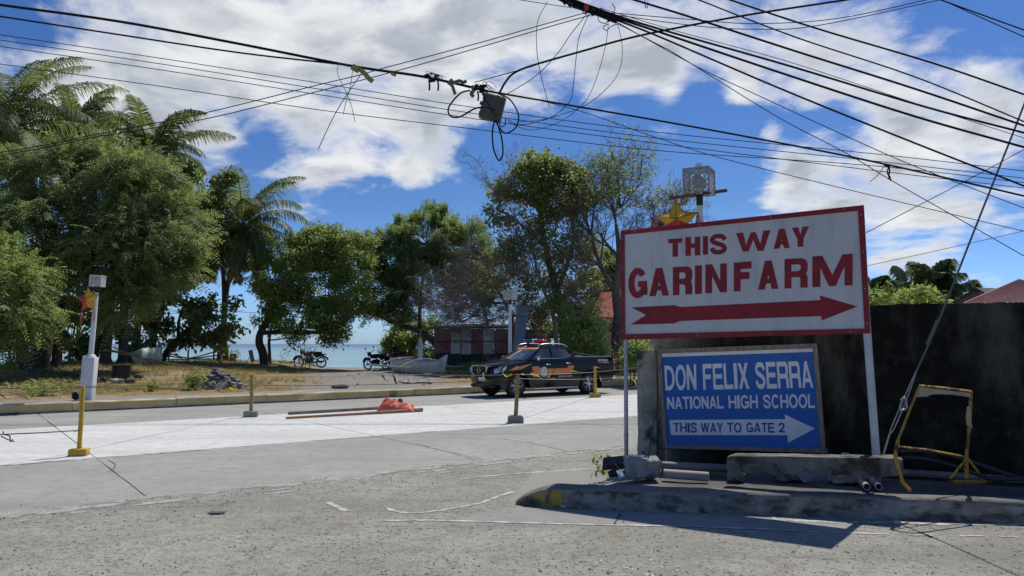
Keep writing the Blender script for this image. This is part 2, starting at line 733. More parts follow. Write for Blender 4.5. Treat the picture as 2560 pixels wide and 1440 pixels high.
def concrete(name, a, b_, spk, spk_amt, grime, grime_th=(0.5, 0.66), bump=0.5, bscale=60, stain=None, rough=0.9, streak=None, fade=None, grit=0.0):
    """cast concrete: cloudy tone, fine dark/light aggregate, grime patches, optional traffic streaks along the road"""
    m = bpy.data.materials.new(name)
    m.use_nodes = True
    t = NT(m.node_tree)
    g = t.n('ShaderNodeNewGeometry')
    vec = g.outputs['Position']
    n1 = t.noise(vec, 0.55, 7, .62)
    n2 = t.noise(vec, 5.0, 6, .65)
    n3 = t.noise(vec, 42.0, 3, .7)
    n4 = t.noise(vec, 95.0, 2, .6)
    c = t.mix(t.ramp(n1, .33, .67), c4(a), c4(b_))
    c = t.mix(t.math('MULTIPLY', t.ramp(n2, .42, .68), .55), c, c4(grime))
    mp = t.n('ShaderNodeMapping')
    t.l(vec, mp.inputs[0])
    mp.inputs['Rotation'].default_value = (0, 0, -RANG if streak != 'side' else 0)
    mp.inputs['Scale'].default_value = (0.10, 1.4, 1.0)
    stn = t.noise(mp.outputs[0], 1.0, 6, .6)
    c = t.mix(t.math('MULTIPLY', t.ramp(stn, .48, .70), .6), c, c4(grime))
    c = t.mix(t.math('MULTIPLY', t.ramp(n3, .57, .68), spk_amt), c, c4(spk))
    c = t.mix(t.math('MULTIPLY', t.ramp(n4, .60, .70), spk_amt * .8), c, (0.62, 0.60, 0.56, 1))
    if grit:
        n6 = t.noise(vec, 17.0, 5, .7)
        n7 = t.noise(vec, 1.7, 5, .6, .6)
        c = t.mix(t.math('MULTIPLY', t.math('MULTIPLY', t.ramp(n6, .50, .66), t.ramp(n7, .36, .62, .35, 1.0)), grit), c, c4([x * .45 for x in grime]))
        c = t.mix(t.math('MULTIPLY', t.ramp(n6, .36, .26), grit * .7), c, (0.50, 0.49, 0.45, 1))
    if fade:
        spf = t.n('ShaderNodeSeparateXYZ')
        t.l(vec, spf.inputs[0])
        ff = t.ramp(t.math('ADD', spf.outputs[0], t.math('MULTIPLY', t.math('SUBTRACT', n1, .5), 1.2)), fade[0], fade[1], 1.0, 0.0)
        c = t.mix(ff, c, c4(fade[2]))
    if stain:
        n5 = t.noise(vec, 0.8, 5, .6, 1.0)
        c = t.mix(t.math('MULTIPLY', t.ramp(n5, .58, .72), .75), c, c4(stain))
    p = t.n('ShaderNodeBsdfPrincipled')
    t.l(c, p.inputs['Base Color'])
    p.inputs['Roughness'].default_value = rough
    p.inputs['Specular IOR Level'].default_value = 0.22
    h = t.math('ADD', t.math('MULTIPLY', n3, .6), t.math('MULTIPLY', t.noise(vec, bscale * .25, 6, .7), 1.0))
    bp = t.n('ShaderNodeBump')
    bp.inputs['Strength'].default_value = bump
    bp.inputs['Distance'].default_value = 0.022
    t.l(h, bp.inputs['Height'])
    t.l(bp.outputs[0], p.inputs['Normal'])
    o = t.n('ShaderNodeOutputMaterial')
    t.l(p.outputs[0], o.inputs[0])
    return m


m_old = concrete('lane_concrete', (0.30, 0.298, 0.27), (0.36, 0.358, 0.322), (0.14, 0.14, 0.125), .45, (0.235, 0.235, 0.22), bump=.35, grit=.22)
m_new = concrete('new_concrete', (0.555, 0.56, 0.535), (0.64, 0.645, 0.62), (0.40, 0.40, 0.385), .4, (0.42, 0.418, 0.395), bump=.3, grit=.18)
m_side = concrete('worn_street', (0.285, 0.278, 0.238), (0.39, 0.38, 0.325), (0.09, 0.088, 0.08), .8, (0.21, 0.205, 0.18), bump=1.0, stain=(0.22, 0.19, 0.13), bscale=75, grit=1.0)
m_apron = concrete('apron_concrete', (0.27, 0.265, 0.25), (0.32, 0.31, 0.29), (0.12, 0.12, 0.11), .35, (0.21, 0.205, 0.19), bump=.4)
m_walk = concrete('sidewalk_concrete', (0.24, 0.235, 0.22), (0.31, 0.30, 0.28), (0.08, 0.08, 0.075), .55, (0.15, 0.145, 0.13), bump=.7)
m_walk_n = concrete('shaded_sidewalk', (0.115, 0.112, 0.105), (0.16, 0.155, 0.145), (0.05, 0.05, 0.047), .5, (0.075, 0.073, 0.068), bump=.7, fade=(.9, 1.9, (0.29, 0.28, 0.25)), grit=.4)  # wall and sign shade put into the tone, paler dust towards the left
m_joint = M('joint_tar', (0.035, 0.034, 0.032), (0.09, 0.085, 0.08), 8, .95)
m_cem = M('crumbled_cement', (0.42, 0.415, 0.385), (0.33, 0.325, 0.30), 7, .9, c3=(0.30, 0.295, 0.265), scale3=5, th3=(.46, .56), bump=.5)
m_line = M('worn_road_paint', (0.52, 0.52, 0.49), (0.42, 0.415, 0.39), 9, .8, c3=(0.29, 0.285, 0.26), scale3=7, th3=(.46, .58), bump=.3)


def strip(b, pts, wd, z, seed=0, jag=0.25, mi=0):
    """ragged flat strip along ground points"""
    pts = [Vector(p) for p in pts]
    rr = random.Random(seed)
    L, Rr = [], []
    fine = catmull(pts, 9)
    for i, p in enumerate(fine):
        a, c = fine[max(i - 1, 0)], fine[min(i + 1, len(fine) - 1)]
        d = (c - a)
        d.z = 0
        d.normalize()
        nrm = Vector((-d.y, d.x, 0))
        w1 = wd * (1 + rr.uniform(-jag, jag)) / 2
        w2 = wd * (1 + rr.uniform(-jag, jag)) / 2
        L.append(Vector((p.x, p.y, z)) + nrm * w1)
        Rr.append(Vector((p.x, p.y, z)) - nrm * w2)
    o = len(b.v)
    n = len(L)
    b.v.extend([tuple(p) for p in L] + [tuple(p) for p in Rr])
    for i in range(n - 1):
        b.f.append([o + n + i, o + n + i + 1, o + i + 1, o + i])
        b.m.append(mi)


def build_roads():
    # base of the main road shows only in the joints
    b = B()
    b.add([st(-60, -12.72, -0.03), st(80, -12.72, -0.03), st(80, 0.2, -0.03), st(-60, 0.2, -0.03)], [(0, 1, 2, 3)])
    road = obj('road', b, m_joint, kind='structure', base=(0, 0, -0.03), label='concrete coast road with a fresh pale strip along its middle', cat='road')
    lanes = [(-3.58, -0.0, m_old, 0.0), (-9.08, -3.60, m_new, 0.0), (-12.70, -9.10, m_old, 0.0)]
    s_joint = to_st(gnd(235, 1140))[0]
    L = 4.6
    for li, (t0, t1, mt, dz_) in enumerate(lanes):
        for k in range(-5, 9):
            s0 = s_joint + k * L
            s1 = s0 + L - 0.018
            rr = random.Random(li * 100 + k)
            # edges wander a little, so the joints are not ruled
            e0 = [(s0 + rr.uniform(-.006, .006), t0 + (t1 - t0) * i / 6) for i in range(7)]
            e1 = [(s1 + rr.uniform(-.006, .006), t0 + (t1 - t0) * i / 6) for i in range(7)]
            bot = [(s0 + (s1 - s0) * i / 8, t0 + (rr.uniform(-.03, .03) if li != 0 else rr.uniform(-.012, .012))) for i in range(1, 8)]
            if li == 2:
                bot = [(a, c + rr.uniform(-.05, .02)) for a, c in bot]
            q = B()
            poly = [st(a, c, dz_) for a, c in [e0[0]] + bot + e1 + e0[::-1][:-1]]
            q.sheet(poly, thick=0.02)
            obj('slab', q, mt, parent=road)
    for nm, ev in (('slab', 0),):
        pass
    # painted edge lines and the ragged cement lines
    q = B()
    strip(q, [st(s, -9.02, 0.004) for s in np.linspace(-9, 1.5, 12)], 0.10, 0.004, 3, .8)
    strip(q, [st(s, -9.30, 0.004) for s in np.linspace(6.5, 20, 12)], 0.10, 0.004, 4, .4)
    obj('road_marking', q, m_line, parent=road)
    # cracks
    q = B()
    for px0 in ([(270, 1150), (287, 1160), (284, 1172), (272, 1178)],
                [(590, 1252), (540, 1262), (420, 1268)], [(1040, 1108), (1120, 1130), (1190, 1150)], [(1240, 1095), (1330, 1108), (1420, 1128)]):
        strip(q, [gnd(a, c, 0.004) for a, c in px0], 0.010, 0.005, len(q.v), .8)
    obj('crack', q, m_joint, parent=road)

    # side street: the worn apron the photographer stands on
    a0, a1 = st(-60, -12.5), st(80, -12.5)
    b = B()
    n = 60
    top = []
    for i in range(n + 1):
        f = i / n
        p = a0.lerp(a1, f)
        p += RN * (0.10 * mnoise.noise(Vector((f * 40, 1, 0))) + .03 * mnoise.noise(Vector((f * 160, 3, 0)))) - RN * .05
        top.append(p)
    poly = [Vector((-70, -40, 0))] + [Vector((80, -40, 0))] + [Vector((p.x, p.y, 0)) for p in top[::-1]]
    poly = [Vector((p.x, p.y, -0.0015)) for p in poly]
    b.sheet(poly, thick=0.02)
    street = obj('side_street', b, m_side, kind='structure', base=(0, 0, -0.02), label='worn gravelly side street in the foreground', cat='street')
    q = B()
    strip(q, [gnd(*p) for p in [(956, 1302), (1060, 1301), (1160, 1303), (1330, 1308), (1500, 1312), (1700, 1316), (1900, 1323), (2060, 1330), (2225, 1336)]], 0.05, 0.003, 11, .35)
    strip(q, [gnd(*p) for p in [(2270, 1337), (2330, 1338)]], 0.06, 0.003, 12, .6)
    strip(q, [gnd(*p) for p in [(2400, 1340), (2460, 1340)]], 0.05, 0.003, 13, .6)
    strip(q, [gnd(*p) for p in [(2500, 1342), (2545, 1343)]], 0.05, 0.003, 17, .6)
    strip(q, [gnd(*p) for p in [(2560, 1312), (2440, 1311), (2300, 1308), (2200, 1306), (2120, 1306), (2000, 1302), (1930, 1296)]], 0.10, 0.003, 14, .5)
    strip(q, [gnd(*p) for p in [(965, 1272), (1010, 1282), (1060, 1281), (1130, 1272), (1200, 1258), (1250, 1240), (1290, 1228)]], 0.055, 0.003, 15, .5)
    strip(q, [gnd(*p) for p in [(1150, 1198), (1250, 1188), (1350, 1180), (1480, 1172)]], 0.06, 0.003, 16, .5)
    obj('painted_line', q, m_line, parent=street)
    q = B()
    rr = random.Random(44)
    for i in range(230):
        sc = rr.uniform(-15, 8)
        base = -12.72 - abs(rr.gauss(0, .22)) + .12 * mnoise.noise(Vector((sc * .8, 0, 0)))
        L_, W_ = rr.uniform(.05, .45), rr.uniform(.02, .10)
        n = 9
        poly = []
        for k in range(n):
            an = 2 * math.pi * k / n
            r = rr.uniform(.55, 1.1)
            poly.append(st(sc + L_ * r * math.cos(an), base + W_ * r * math.sin(an), .0006 + i * 1.2e-5))
        o = len(q.v)
        q.v += [tuple(p) for p in poly]
        q.f.append(list(range(o, o + n)))
        q.m.append(0)
    obj('cement_edge', q, m_cem, parent=street)
    q = B()
    strip(q, [gnd(*p) for p in [(818, 1256), (842, 1267), (868, 1279)]], 0.075, 0.003, 21, .2)
    obj('road_stud_mark', q, m_line, parent=street)
    # smooth apron slab between the kerb and the line
    q = B()
    ap = [(1150, 1300), (1330, 1306), (1700, 1314), (2140, 1330), (2140, 1308), (1900, 1295), (1600, 1280), (1330, 1271), (1240, 1272), (1180, 1285)]
    q.sheet([gnd(a, c, 0.0) for a, c in ap])
    obj('gutter_apron', q, m_apron, parent=street)
    q = B()
    strip(q, [gnd(*p) for p in [(1535, 1311), (1552, 1284)]], 0.02, 0.004, 31, .5)
    obj('apron_joint', q, m_joint, parent=street)
    # a dark oily rag of tar and skid smears
    m_tar = M('tar_patch', (0.05, 0.05, 0.055), (0.12, 0.12, 0.12), 6, .9)
    q = B()
    rr = random.Random(5)
    c = gnd(543, 1284)
    rock(q, (c.x, c.y, 0.012), (0.15, 0.09, 0.014), 9, 3, .6, .4)
    obj('tar_lump', q, m_tar, label='black rag of tar flattened on the worn street', cat='rag')


def build_far_kerb():
    m_kf = M('kerb_yellow_paint', (0.62, 0.47, 0.22), (0.52, 0.38, 0.17), 3.5, .85, c3=(0.36, 0.32, 0.25), scale3=2.6, th3=(.58, .66), bump=.4, c4_=(0.07, 0.065, 0.06), scale4=5, th4=(.66, .72))
    m_kt = M('kerb_concrete', (0.46, 0.43, 0.36), (0.38, 0.35, 0.29), 3, .9, c3=(0.16, 0.155, 0.145), scale3=1.8, th3=(.6, .68), bump=.5)
    b = B()
    b.add([st(-60, 0.20, 0.235), st(80, 0.20, 0.235), st(80, 1.65, 0.235), st(-60, 1.65, 0.235)], [(0, 1, 2, 3)])
    walk = obj('far_sidewalk', b, m_walk, kind='structure', base=(0, 0, .235), label='narrow concrete walk behind the far kerb', cat='sidewalk')
    kerb = thing('far_kerb', st(0, 0.1, 0), 'long faded yellow kerb on the far side of the road', 'kerb')
    kerb['kind'] = 'structure'
    s = -38.0
    k = 0
    m_foot = M('kerb_foot', (0.16, 0.15, 0.135), (0.09, 0.085, 0.08), 4, .95)
    rr = random.Random(3)
    while s < 62:
        L = 2.45
        q = B()
        # profile across t: face, bevel, top
        z1 = 0.255 + rr.uniform(-.006, .006)
        off = rr.uniform(-.008, .008)
        n = 8
        prof = [(-0.03, -0.02, 2), (-0.03, 0.05, 2), (0.0, 0.06, 0), (0.012, z1 - .03, 0), (0.035, z1, 1), (0.24, z1, 1), (0.24, 0.1, 1)]
        broken = k in (14, 16, 17, 18)
        for i in range(n + 1):
            ss_ = s + 0.006 + (L - 0.012) * i / n
            for (t, z, _) in prof:
                dz_ = dt = 0
                if broken and z > 0.1:
                    dz_ = -abs(mnoise.noise(Vector((ss_ * 2.3, t * 9, 1)))) * .05
                    dt = abs(mnoise.noise(Vector((ss_ * 3.1, z * 9, 4)))) * .05
                p = st(ss_, t + off + dt, z + dz_)
                q.v.append(tuple(p))
        m = len(prof)
        for i in range(n):
            for j in range(m - 1):
                q.f.append([i * m + j, (i + 1) * m + j, (i + 1) * m + j + 1, i * m + j + 1])
                q.m.append(2 if j < 2 else (0 if j < 4 else 1))
        q.f.append(list(range(m)))
        q.m.append(0)
        q.f.append([n * m + j for j in range(m)][::-1])
        q.m.append(0)
        obj('kerb_stone', q, [m_kf, m_kt, m_foot], parent=kerb)
        s += L
        k += 1


build_ground()
build_sea()
build_roads()
build_far_kerb()

# ------------------------------------------------------------------ near corner: sidewalk, kerb, wall
ZW = 0.20                     # sidewalk level
KA, KB_ = gnd(1345, 1268), gnd(2560, 1311)
kd = (KB_ - KA).normalized()
kn = Vector((-kd.y, kd.x, 0))             # away from the camera


def build_corner():
    m_k = M('mossy_kerb', (0.33, 0.315, 0.27), (0.21, 0.20, 0.165), 5, .95, c3=(0.06, 0.056, 0.043), scale3=3.4, th3=(.44, .66), bump=.9, bscale=22, stretch=(1, 1, 2.2))
    m_kt = M('mossy_kerb_top', (0.20, 0.195, 0.185), (0.14, 0.137, 0.13), 4, .95, bump=.6, c3=(0.10, 0.10, 0.09), scale3=2, th3=(.55, .7))
    m_ye = M('kerb_end_paint', (0.40, 0.27, 0.045), (0.33, 0.22, 0.05), 5, .85, c3=(0.10, 0.095, 0.085), scale3=5, th3=(.5, .58), bump=.6)
    # sidewalk sheet: slopes down to the street at its left side
    far_l = gnd(1480, 1150, 0.0)
    b = B()
    nS, nT = 40, 14
    rows = []
    for j in range(nT + 1):
        for i in range(nS + 1):
            d = -0.35 + 9.5 * i / nS
            e = 0.16 + 2.6 * j / nT
            p = KA + kd * d + kn * e
            skew = p + Vector((0.0, 0, 0))
            # left edge runs back to the right (corner cut)
            edge = d - 0.33 * e
            z = ZW - 0.02 if edge > 0.9 else max(-0.03, (ZW - .02) * max(0, (edge + .1)) / 1.0)
            z += 0.012 * mnoise.noise(Vector((p.x * 2, p.y * 2, 0)))
            b.v.append((p.x, p.y, z))
    for j in range(nT):
        for i in range(nS):
            a = j * (nS + 1) + i
            b.f.append([a, a + 1, a + nS + 2, a + nS + 1])
            b.m.append(0)
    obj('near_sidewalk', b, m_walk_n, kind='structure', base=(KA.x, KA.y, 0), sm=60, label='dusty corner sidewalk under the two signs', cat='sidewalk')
    # kerb
    q = B()
    prof = [(-0.008, -0.02), (0.0, 0.02), (0.006, 0.10), (0.010, 0.183), (0.028, 0.206), (0.10, 0.212), (0.20, 0.212), (0.215, 0.12)]
    n = 90
    Lk = 7.5
    for i in range(n + 1):
        d = -0.25 + Lk * i / n
        f = min(1.0, max(0.03, (d + 0.27) / 0.42)) ** 0.6
        for (e, z) in prof:
            wob = 0.005 * mnoise.noise(Vector((d * 3, e * 20, z * 20))) + .006 * mnoise.noise(Vector((d * 11, e * 30, z * 30)))
            curve = 0.35 * max(0, 0.15 - d) ** 1.5
            p = KA + kd * d + kn * (e + wob + curve)
            q.v.append((p.x, p.y, z * f + wob * .6))
    m = len(prof)
    for i in range(n):
        d = -0.25 + Lk * i / n
        for j in range(m - 1):
            q.f.append([i * m + j, (i + 1) * m + j, (i + 1) * m + j + 1, i * m + j + 1])
            q.m.append(2 if d < 0.17 and j < 3 else (0 if j < 3 else 1))
    q.f.append(list(range(m)))
    q.m.append(0)
    ko = obj('near_kerb', q, [m_k, m_kt, m_ye], kind='structure', sm=50, label='mossy kerb with a chipped yellow end at the corner', cat='kerb')
    # drain mouth in the yellow end
    q = B()
    c = gnd(1325, 1266) + Vector((0, 0, .03)) - kn * 0.006
    a = [(0.07 * math.cos(R(x)), 0.055 * math.sin(R(x)) - .02) for x in range(0, 181, 15)]
    q.plate(a, [], kd, Vector((0, 0, 1)), -kn, c, .004)
    obj('drain_mouth', q, m_joint, parent=ko)

    # ---- the wall
    mw = bpy.data.materials.new('mould_black_wall')
    mw.use_nodes = True
    t = NT(mw.node_tree)
    g = t.n('ShaderNodeNewGeometry')
    vec = g.outputs['Position']
    mp = t.n('ShaderNodeMapping')
    t.l(vec, mp.inputs[0])
    mp.inputs['Scale'].default_value = (1.0, 1.0, 0.35)
    n1 = t.noise(mp.outputs[0], 1.7, 7, .65)
    n2 = t.noise(vec, 6, 6, .65)
    n3 = t.noise(vec, 26, 4, .65)
    sp = t.n('ShaderNodeSeparateXYZ')
    t.l(vec, sp.inputs[0])
    # the left end of the wall is bare grey render, the rest is black with mould
    grey = t.mix(t.ramp(n2, .35, .65), (0.27, 0.265, 0.24, 1), (0.14, 0.138, 0.125, 1))
    black = t.mix(t.ramp(n1, .48, .70), (0.012, 0.012, 0.011, 1), (0.085, 0.082, 0.070, 1))
    black = t.mix(t.math('MULTIPLY', t.ramp(n2, .45, .7), .5), black, (0.05, 0.046, 0.036, 1))
    black = t.mix(t.ramp(n3, .68, .74), black, (0.16, 0.15, 0.13, 1))
    f = t.ramp(t.math('ADD', sp.outputs[0], t.math('MULTIPLY', t.math('SUBTRACT', n1, .5), 1.4)), 1.75, 2.7)
    cc = t.mix(f, grey, black)
    p = t.n('ShaderNodeBsdfPrincipled')
    t.l(cc, p.inputs['Base Color'])
    p.inputs['Roughness'].default_value = .97
    p.inputs['Specular IOR Level'].default_value = .1
    bp = t.n('ShaderNodeBump')
    bp.inputs['Strength'].default_value = .9
    bp.inputs['Distance'].default_value = .02
    t.l(t.math('ADD', n2, n3), bp.inputs['Height'])
    t.l(bp.outputs[0], p.inputs['Normal'])
    o = t.n('ShaderNodeOutputMaterial')
    t.l(p.outputs[0], o.inputs[0])
    WL, WR = gnd(1640, 1150, ZW), gnd(2560, 1209, ZW)
    d = (WR - WL).normalized()
    nb = Vector((-d.y, d.x, 0))
    H = at(2175, 763, on_plane(2175, 763, WL, nb).y).z
    H2 = on_plane(2560, 755, WL, nb).z
    q = B()
    Lw = (WR - WL).length + 3.0
    nn = 130
    th = 0.22
    for i in range(nn + 1):
        s = Lw * i / nn
        rag = 0.0
        for (e, zf) in ((0, -0.3), (0, .25), (0, .5), (0, .75), (0, 1), (th, 1), (th, -0.3)):
            base = WL + d * s + nb * e
            z = ZW + zf * (H - ZW) if zf > 0 else -0.1
            jag = mnoise.noise(Vector((s * 1.8, 0, 3))) * .018 + mnoise.noise(Vector((s * 7, 1, 3))) * .016 + mnoise.noise(Vector((s * 19, 1, 3))) * .010
            if zf == 1:
                z += jag + (H2 - H) * 0.5
            wob = 0.018 * mnoise.noise(Vector((s * 1.3, z * 2, 7))) + .008 * mnoise.noise(Vector((s * 6, z * 6, 7)))
            sx_ = 0.035 * mnoise.noise(Vector((z * 3, e * 5, 9))) if i == 0 else 0
            pp = base + nb * wob + d * sx_
            q.v.append((pp.x, pp.y, z))
    m = 7
    for i in range(nn):
        for j in range(m - 1):
            q.f.append([i * m + j, (i + 1) * m + j, (i + 1) * m + j + 1, i * m + j + 1])
            q.m.append(0)
    q.f.append(list(range(m)))
    q.m.append(0)
    q.f.append([nn * m + j for j in range(m)][::-1])
    q.m.append(0)
    wall = obj('boundary_wall', q, mw, sm=40, label='mould blackened concrete boundary wall behind the signs', cat='wall')
    # weathered end pier of the wall
    q = B()
    c = WL - d * 0.10 + nb * 0.11
    hh = 1.62
    vs, fs = [], []
    nz, per = 14, [(-.13, -.03), (-.05, -.06), (.06, -.05), (.13, -.03), (.13, .27), (-.13, .27)]
    for k in range(nz + 1):
        z = -0.05 + (hh + .05) * k / nz
        for (a, e) in per:
            w1 = .018 * mnoise.noise(Vector((a * 9, z * 4, e * 9))) + .02 * mnoise.noise(Vector((a * 3 + 4, z * 2.2, e * 3)))
            p = WL + d * (a - .10 + w1) + nb * (e + w1)
            vs.append((p.x, p.y, z))
    m = len(per)
    for k in range(nz):
        for j in range(m):
            j2 = (j + 1) % m
            fs.append([k * m + j, k * m + j2, (k + 1) * m + j2, (k + 1) * m + j])
    fs.append([nz * m + j for j in range(m)])
    q.add(vs, fs)
    m_pier = M('grey_render', (0.33, 0.325, 0.29), (0.22, 0.215, 0.19), 4, .95, c3=(0.045, 0.043, 0.038), scale3=3, th3=(.52, .66), bump=1, bscale=18)
    obj('end_pier', q, m_pier, parent=wall, label='cracked grey end pier of the wall')
    # low ledge and pipe at the wall foot
    q = B()
    e0 = WL + d * 2.6 - nb * .10
    e1 = WL + d * (Lw - .5) - nb * .10
    pts = [e0.lerp(e1, i / 10) + Vector((0, 0, .05)) for i in range(11)]
    q.tube(pts, .04, 8)
    global m_pipe_g
    m_pipe_g = M('grey_pvc', (0.20, 0.20, 0.195), (0.12, 0.12, 0.115), 6, .6)
    obj('drain_pipe', q, m_pipe_g, label='long grey pipe lying along the foot of the black wall', cat='pipe')
    return WL, d, nb


WL, WD, WNB = build_corner()
# ================================================================== LETTERING
def _arc(cx, cy, rx, ry, a0, a1, n=10):
    return [(cx + rx * math.cos(R(a0 + (a1 - a0) * i / n)), cy + ry * math.sin(R(a0 + (a1 - a0) * i / n))) for i in range(n + 1)]


def _stroke(pts, s):
    P = [Vector((x, y, 0)) for x, y in pts]
    P = catmull(P, 5)
    L, Q = [], []
    for i, p in enumerate(P):
        d = (P[min(i + 1, len(P) - 1)] - P[max(i - 1, 0)]).normalized()
        n = Vector((-d.y, d.x, 0))
        L.append((p.x + n.x * s / 2, p.y + n.y * s / 2))
        Q.append((p.x - n.x * s / 2, p.y - n.y * s / 2))
    return ('strip', L, Q)


GW = dict(A=.98, D=.98, O=1.06, N=.96, F=.82, E=.90, L=.82, I=.30, X=.94, S=.92, R=1.0, T=.86, H=.96, C=.98, G=1.04, W=1.34, Y=.94, M=1.16, U=.96, B=.95)
GW['2'] = .78
GW['-'] = .4


def glyph(ch, w=None, v=.215, h=.175):
    """block capital as [(outer, holes)] in a box w x 1"""
    w = w or GW.get(ch, .9)
    if ch == 'I':
        return w, [([(0, 0), (w, 0), (w, 1), (0, 1)], [])]
    if ch == '-':
        return w, [([(0, .4), (w, .4), (w, .56), (0, .56)], [])]
    if ch == 'T':
        return w, [([(w / 2 - v / 2, 0), (w / 2 + v / 2, 0), (w / 2 + v / 2, 1 - h), (w, 1 - h), (w, 1), (0, 1), (0, 1 - h), (w / 2 - v / 2, 1 - h)], [])]
    if ch == 'L':
        return w, [([(0, 0), (w, 0), (w, h), (v, h), (v, 1), (0, 1)], [])]
    if ch == 'F':
        return w, [([(0, 0), (v, 0), (v, .41), (w * .88, .41), (w * .88, .41 + h), (v, .41 + h), (v, 1 - h), (w, 1 - h), (w, 1), (0, 1)], [])]
    if ch == 'E':
        return w, [([(0, 0), (w, 0), (w, h), (v, h), (v, .42), (w * .92, .42), (w * .92, .42 + h), (v, .42 + h), (v, 1 - h), (w * .98, 1 - h), (w * .98, 1), (0, 1)], [])]
    if ch == 'H':
        return w, [([(0, 0), (v, 0), (v, .41), (w - v, .41), (w - v, 0), (w, 0), (w, 1), (w - v, 1), (w - v, .41 + h), (v, .41 + h), (v, 1), (0, 1)], [])]
    if ch == 'N':
        return w, [([(0, 0), (v, 0), (v, .60), (w - v, 0), (w, 0), (w, 1), (w - v, 1), (w - v, .40), (v, 1), (0, 1)], [])]
    if ch == 'M':
        return w, [([(0, 0), (v, 0), (v, .62), (w / 2 - v * .42, 0), (w / 2 + v * .42, 0), (w - v, .62), (w - v, 0), (w, 0), (w, 1), (w - v * 1.25, 1), (w / 2, .36), (v * 1.25, 1), (0, 1)], [])]
    if ch == 'W':
        return w, [([(0, 1), (v * 1.0, 1), (.29 * w, .34), (.43 * w, .97), (.57 * w, .97), (.71 * w, .34), (w - v * 1.0, 1), (w, 1), (.80 * w, 0), (.63 * w, 0), (.50 * w, .60), (.37 * w, 0), (.20 * w, 0)], [])]
    if ch == 'A':
        k = .5 * w - .5 * v
        yt = (.5 * w - v) / k
        return w, [([(0, 0), (v, 0), (v + .2 * k, .2), (w - v - .2 * k, .2), (w - v, 0), (w, 0), (.5 * w + .5 * v, 1), (.5 * w - .5 * v, 1)],
                    [[(v + .36 * k, .36), (w - v - .36 * k, .36), (.5 * w, yt)]])]
    if ch == 'Y':
        return w, [([(0, 1), (v * 1.15, 1), (.5 * w, .58), (w - 1.15 * v, 1), (w, 1), (.5 * w + v / 2, .40), (.5 * w + v / 2, 0), (.5 * w - v / 2, 0), (.5 * w - v / 2, .40)][::-1], [])]
    if ch == 'X':
        return w, [([(0, 0), (1.2 * v, 0), (.5 * w, .355), (w - 1.2 * v, 0), (w, 0), (.5 * w + .66 * v, .505), (w, 1), (w - 1.2 * v, 1), (.5 * w, .655), (1.2 * v, 1), (0, 1), (.5 * w - .66 * v, .505)], [])]
    if ch == 'D':
        o = [(0, 0), (w * .42, 0)] + _arc(w * .42, .5, w * .58, .5, -86, 86, 14) + [(w * .42, 1), (0, 1)]
        i = [(v, h), (w * .42, h)] + _arc(w * .42, .5, w * .58 - v, .5 - h, -84, 84, 12) + [(w * .42, 1 - h), (v, 1 - h)]
        return w, [(o, [i])]
    if ch == 'O':
        return w, [(_arc(w / 2, .5, w / 2, .515, 0, 352, 28), [_arc(w / 2, .5, w / 2 - v, .515 - h, 0, 350, 24)])]
    if ch in 'RB':
        lx = w - v * 1.05
        o = [(0, 0), (v, 0), (v, .37), (lx - .06, .37), (lx, .31), (lx, 0), (w, 0), (w, .35), (w * .93, .465), (w, .58)] + _arc(w - .22, .78, .22, .22, 0, 90, 6) + [(0, 1)]
        r_ = min(.09, (w - 2 * v) * .45)
        y0, y1, x1 = .37 + h, 1 - h, w - v
        i = [(v, y0)] + _arc(x1 - r_, y0 + r_, r_, r_, -90, 0, 4) + _arc(x1 - r_, y1 - r_, r_, r_, 0, 90, 4) + [(v, y1)]
        return w, [(o, [i])]
    if ch == 'S':
        c = [(.90, .71), (.76, .87), (.5, .918), (.25, .88), (.12, .735), (.25, .60), (.5, .515), (.76, .42), (.885, .27), (.76, .125), (.5, .082), (.24, .13), (.10, .31)]
        return w, [(_stroke([(x * w, y) for x, y in c], (v + h) / 2 * .95), [])]
    if ch == 'C' or ch == 'G':
        c = _arc(w / 2, .5, w / 2 - v / 2, .515 - h / 2, 38, 322 if ch == 'C' else 318, 16)
        out = [(_stroke(c, (v + h) / 2), [])]
        if ch == 'G':
            out.append(([(w * .52, .36), (w * .98, .36), (w * .98, .36 + h), (w * .52, .36 + h)], []))
            out.append(([(w - v, .08), (w, .08), (w, .36), (w - v, .36)], []))
        return w, out
    if ch == 'U':
        c = [(v / 2, 1), (v / 2, .4)] + _arc(w / 2, .4, w / 2 - v / 2, .4 - h / 2, 180, 360, 10) + [(w - v / 2, 1)]
        return w, [(_stroke(c, v), [])]
    if ch == '2':
        c = [(.10, .68), (.18, .85), (.45, .915), (.76, .85), (.86, .69), (.70, .47), (.40, .25), (.14, .10)]
        return w, [(_stroke([(x * w, y) for x, y in c], v * .9), []), ([(0, 0), (w, 0), (w, h), (0, h)], [])]
    return w, []


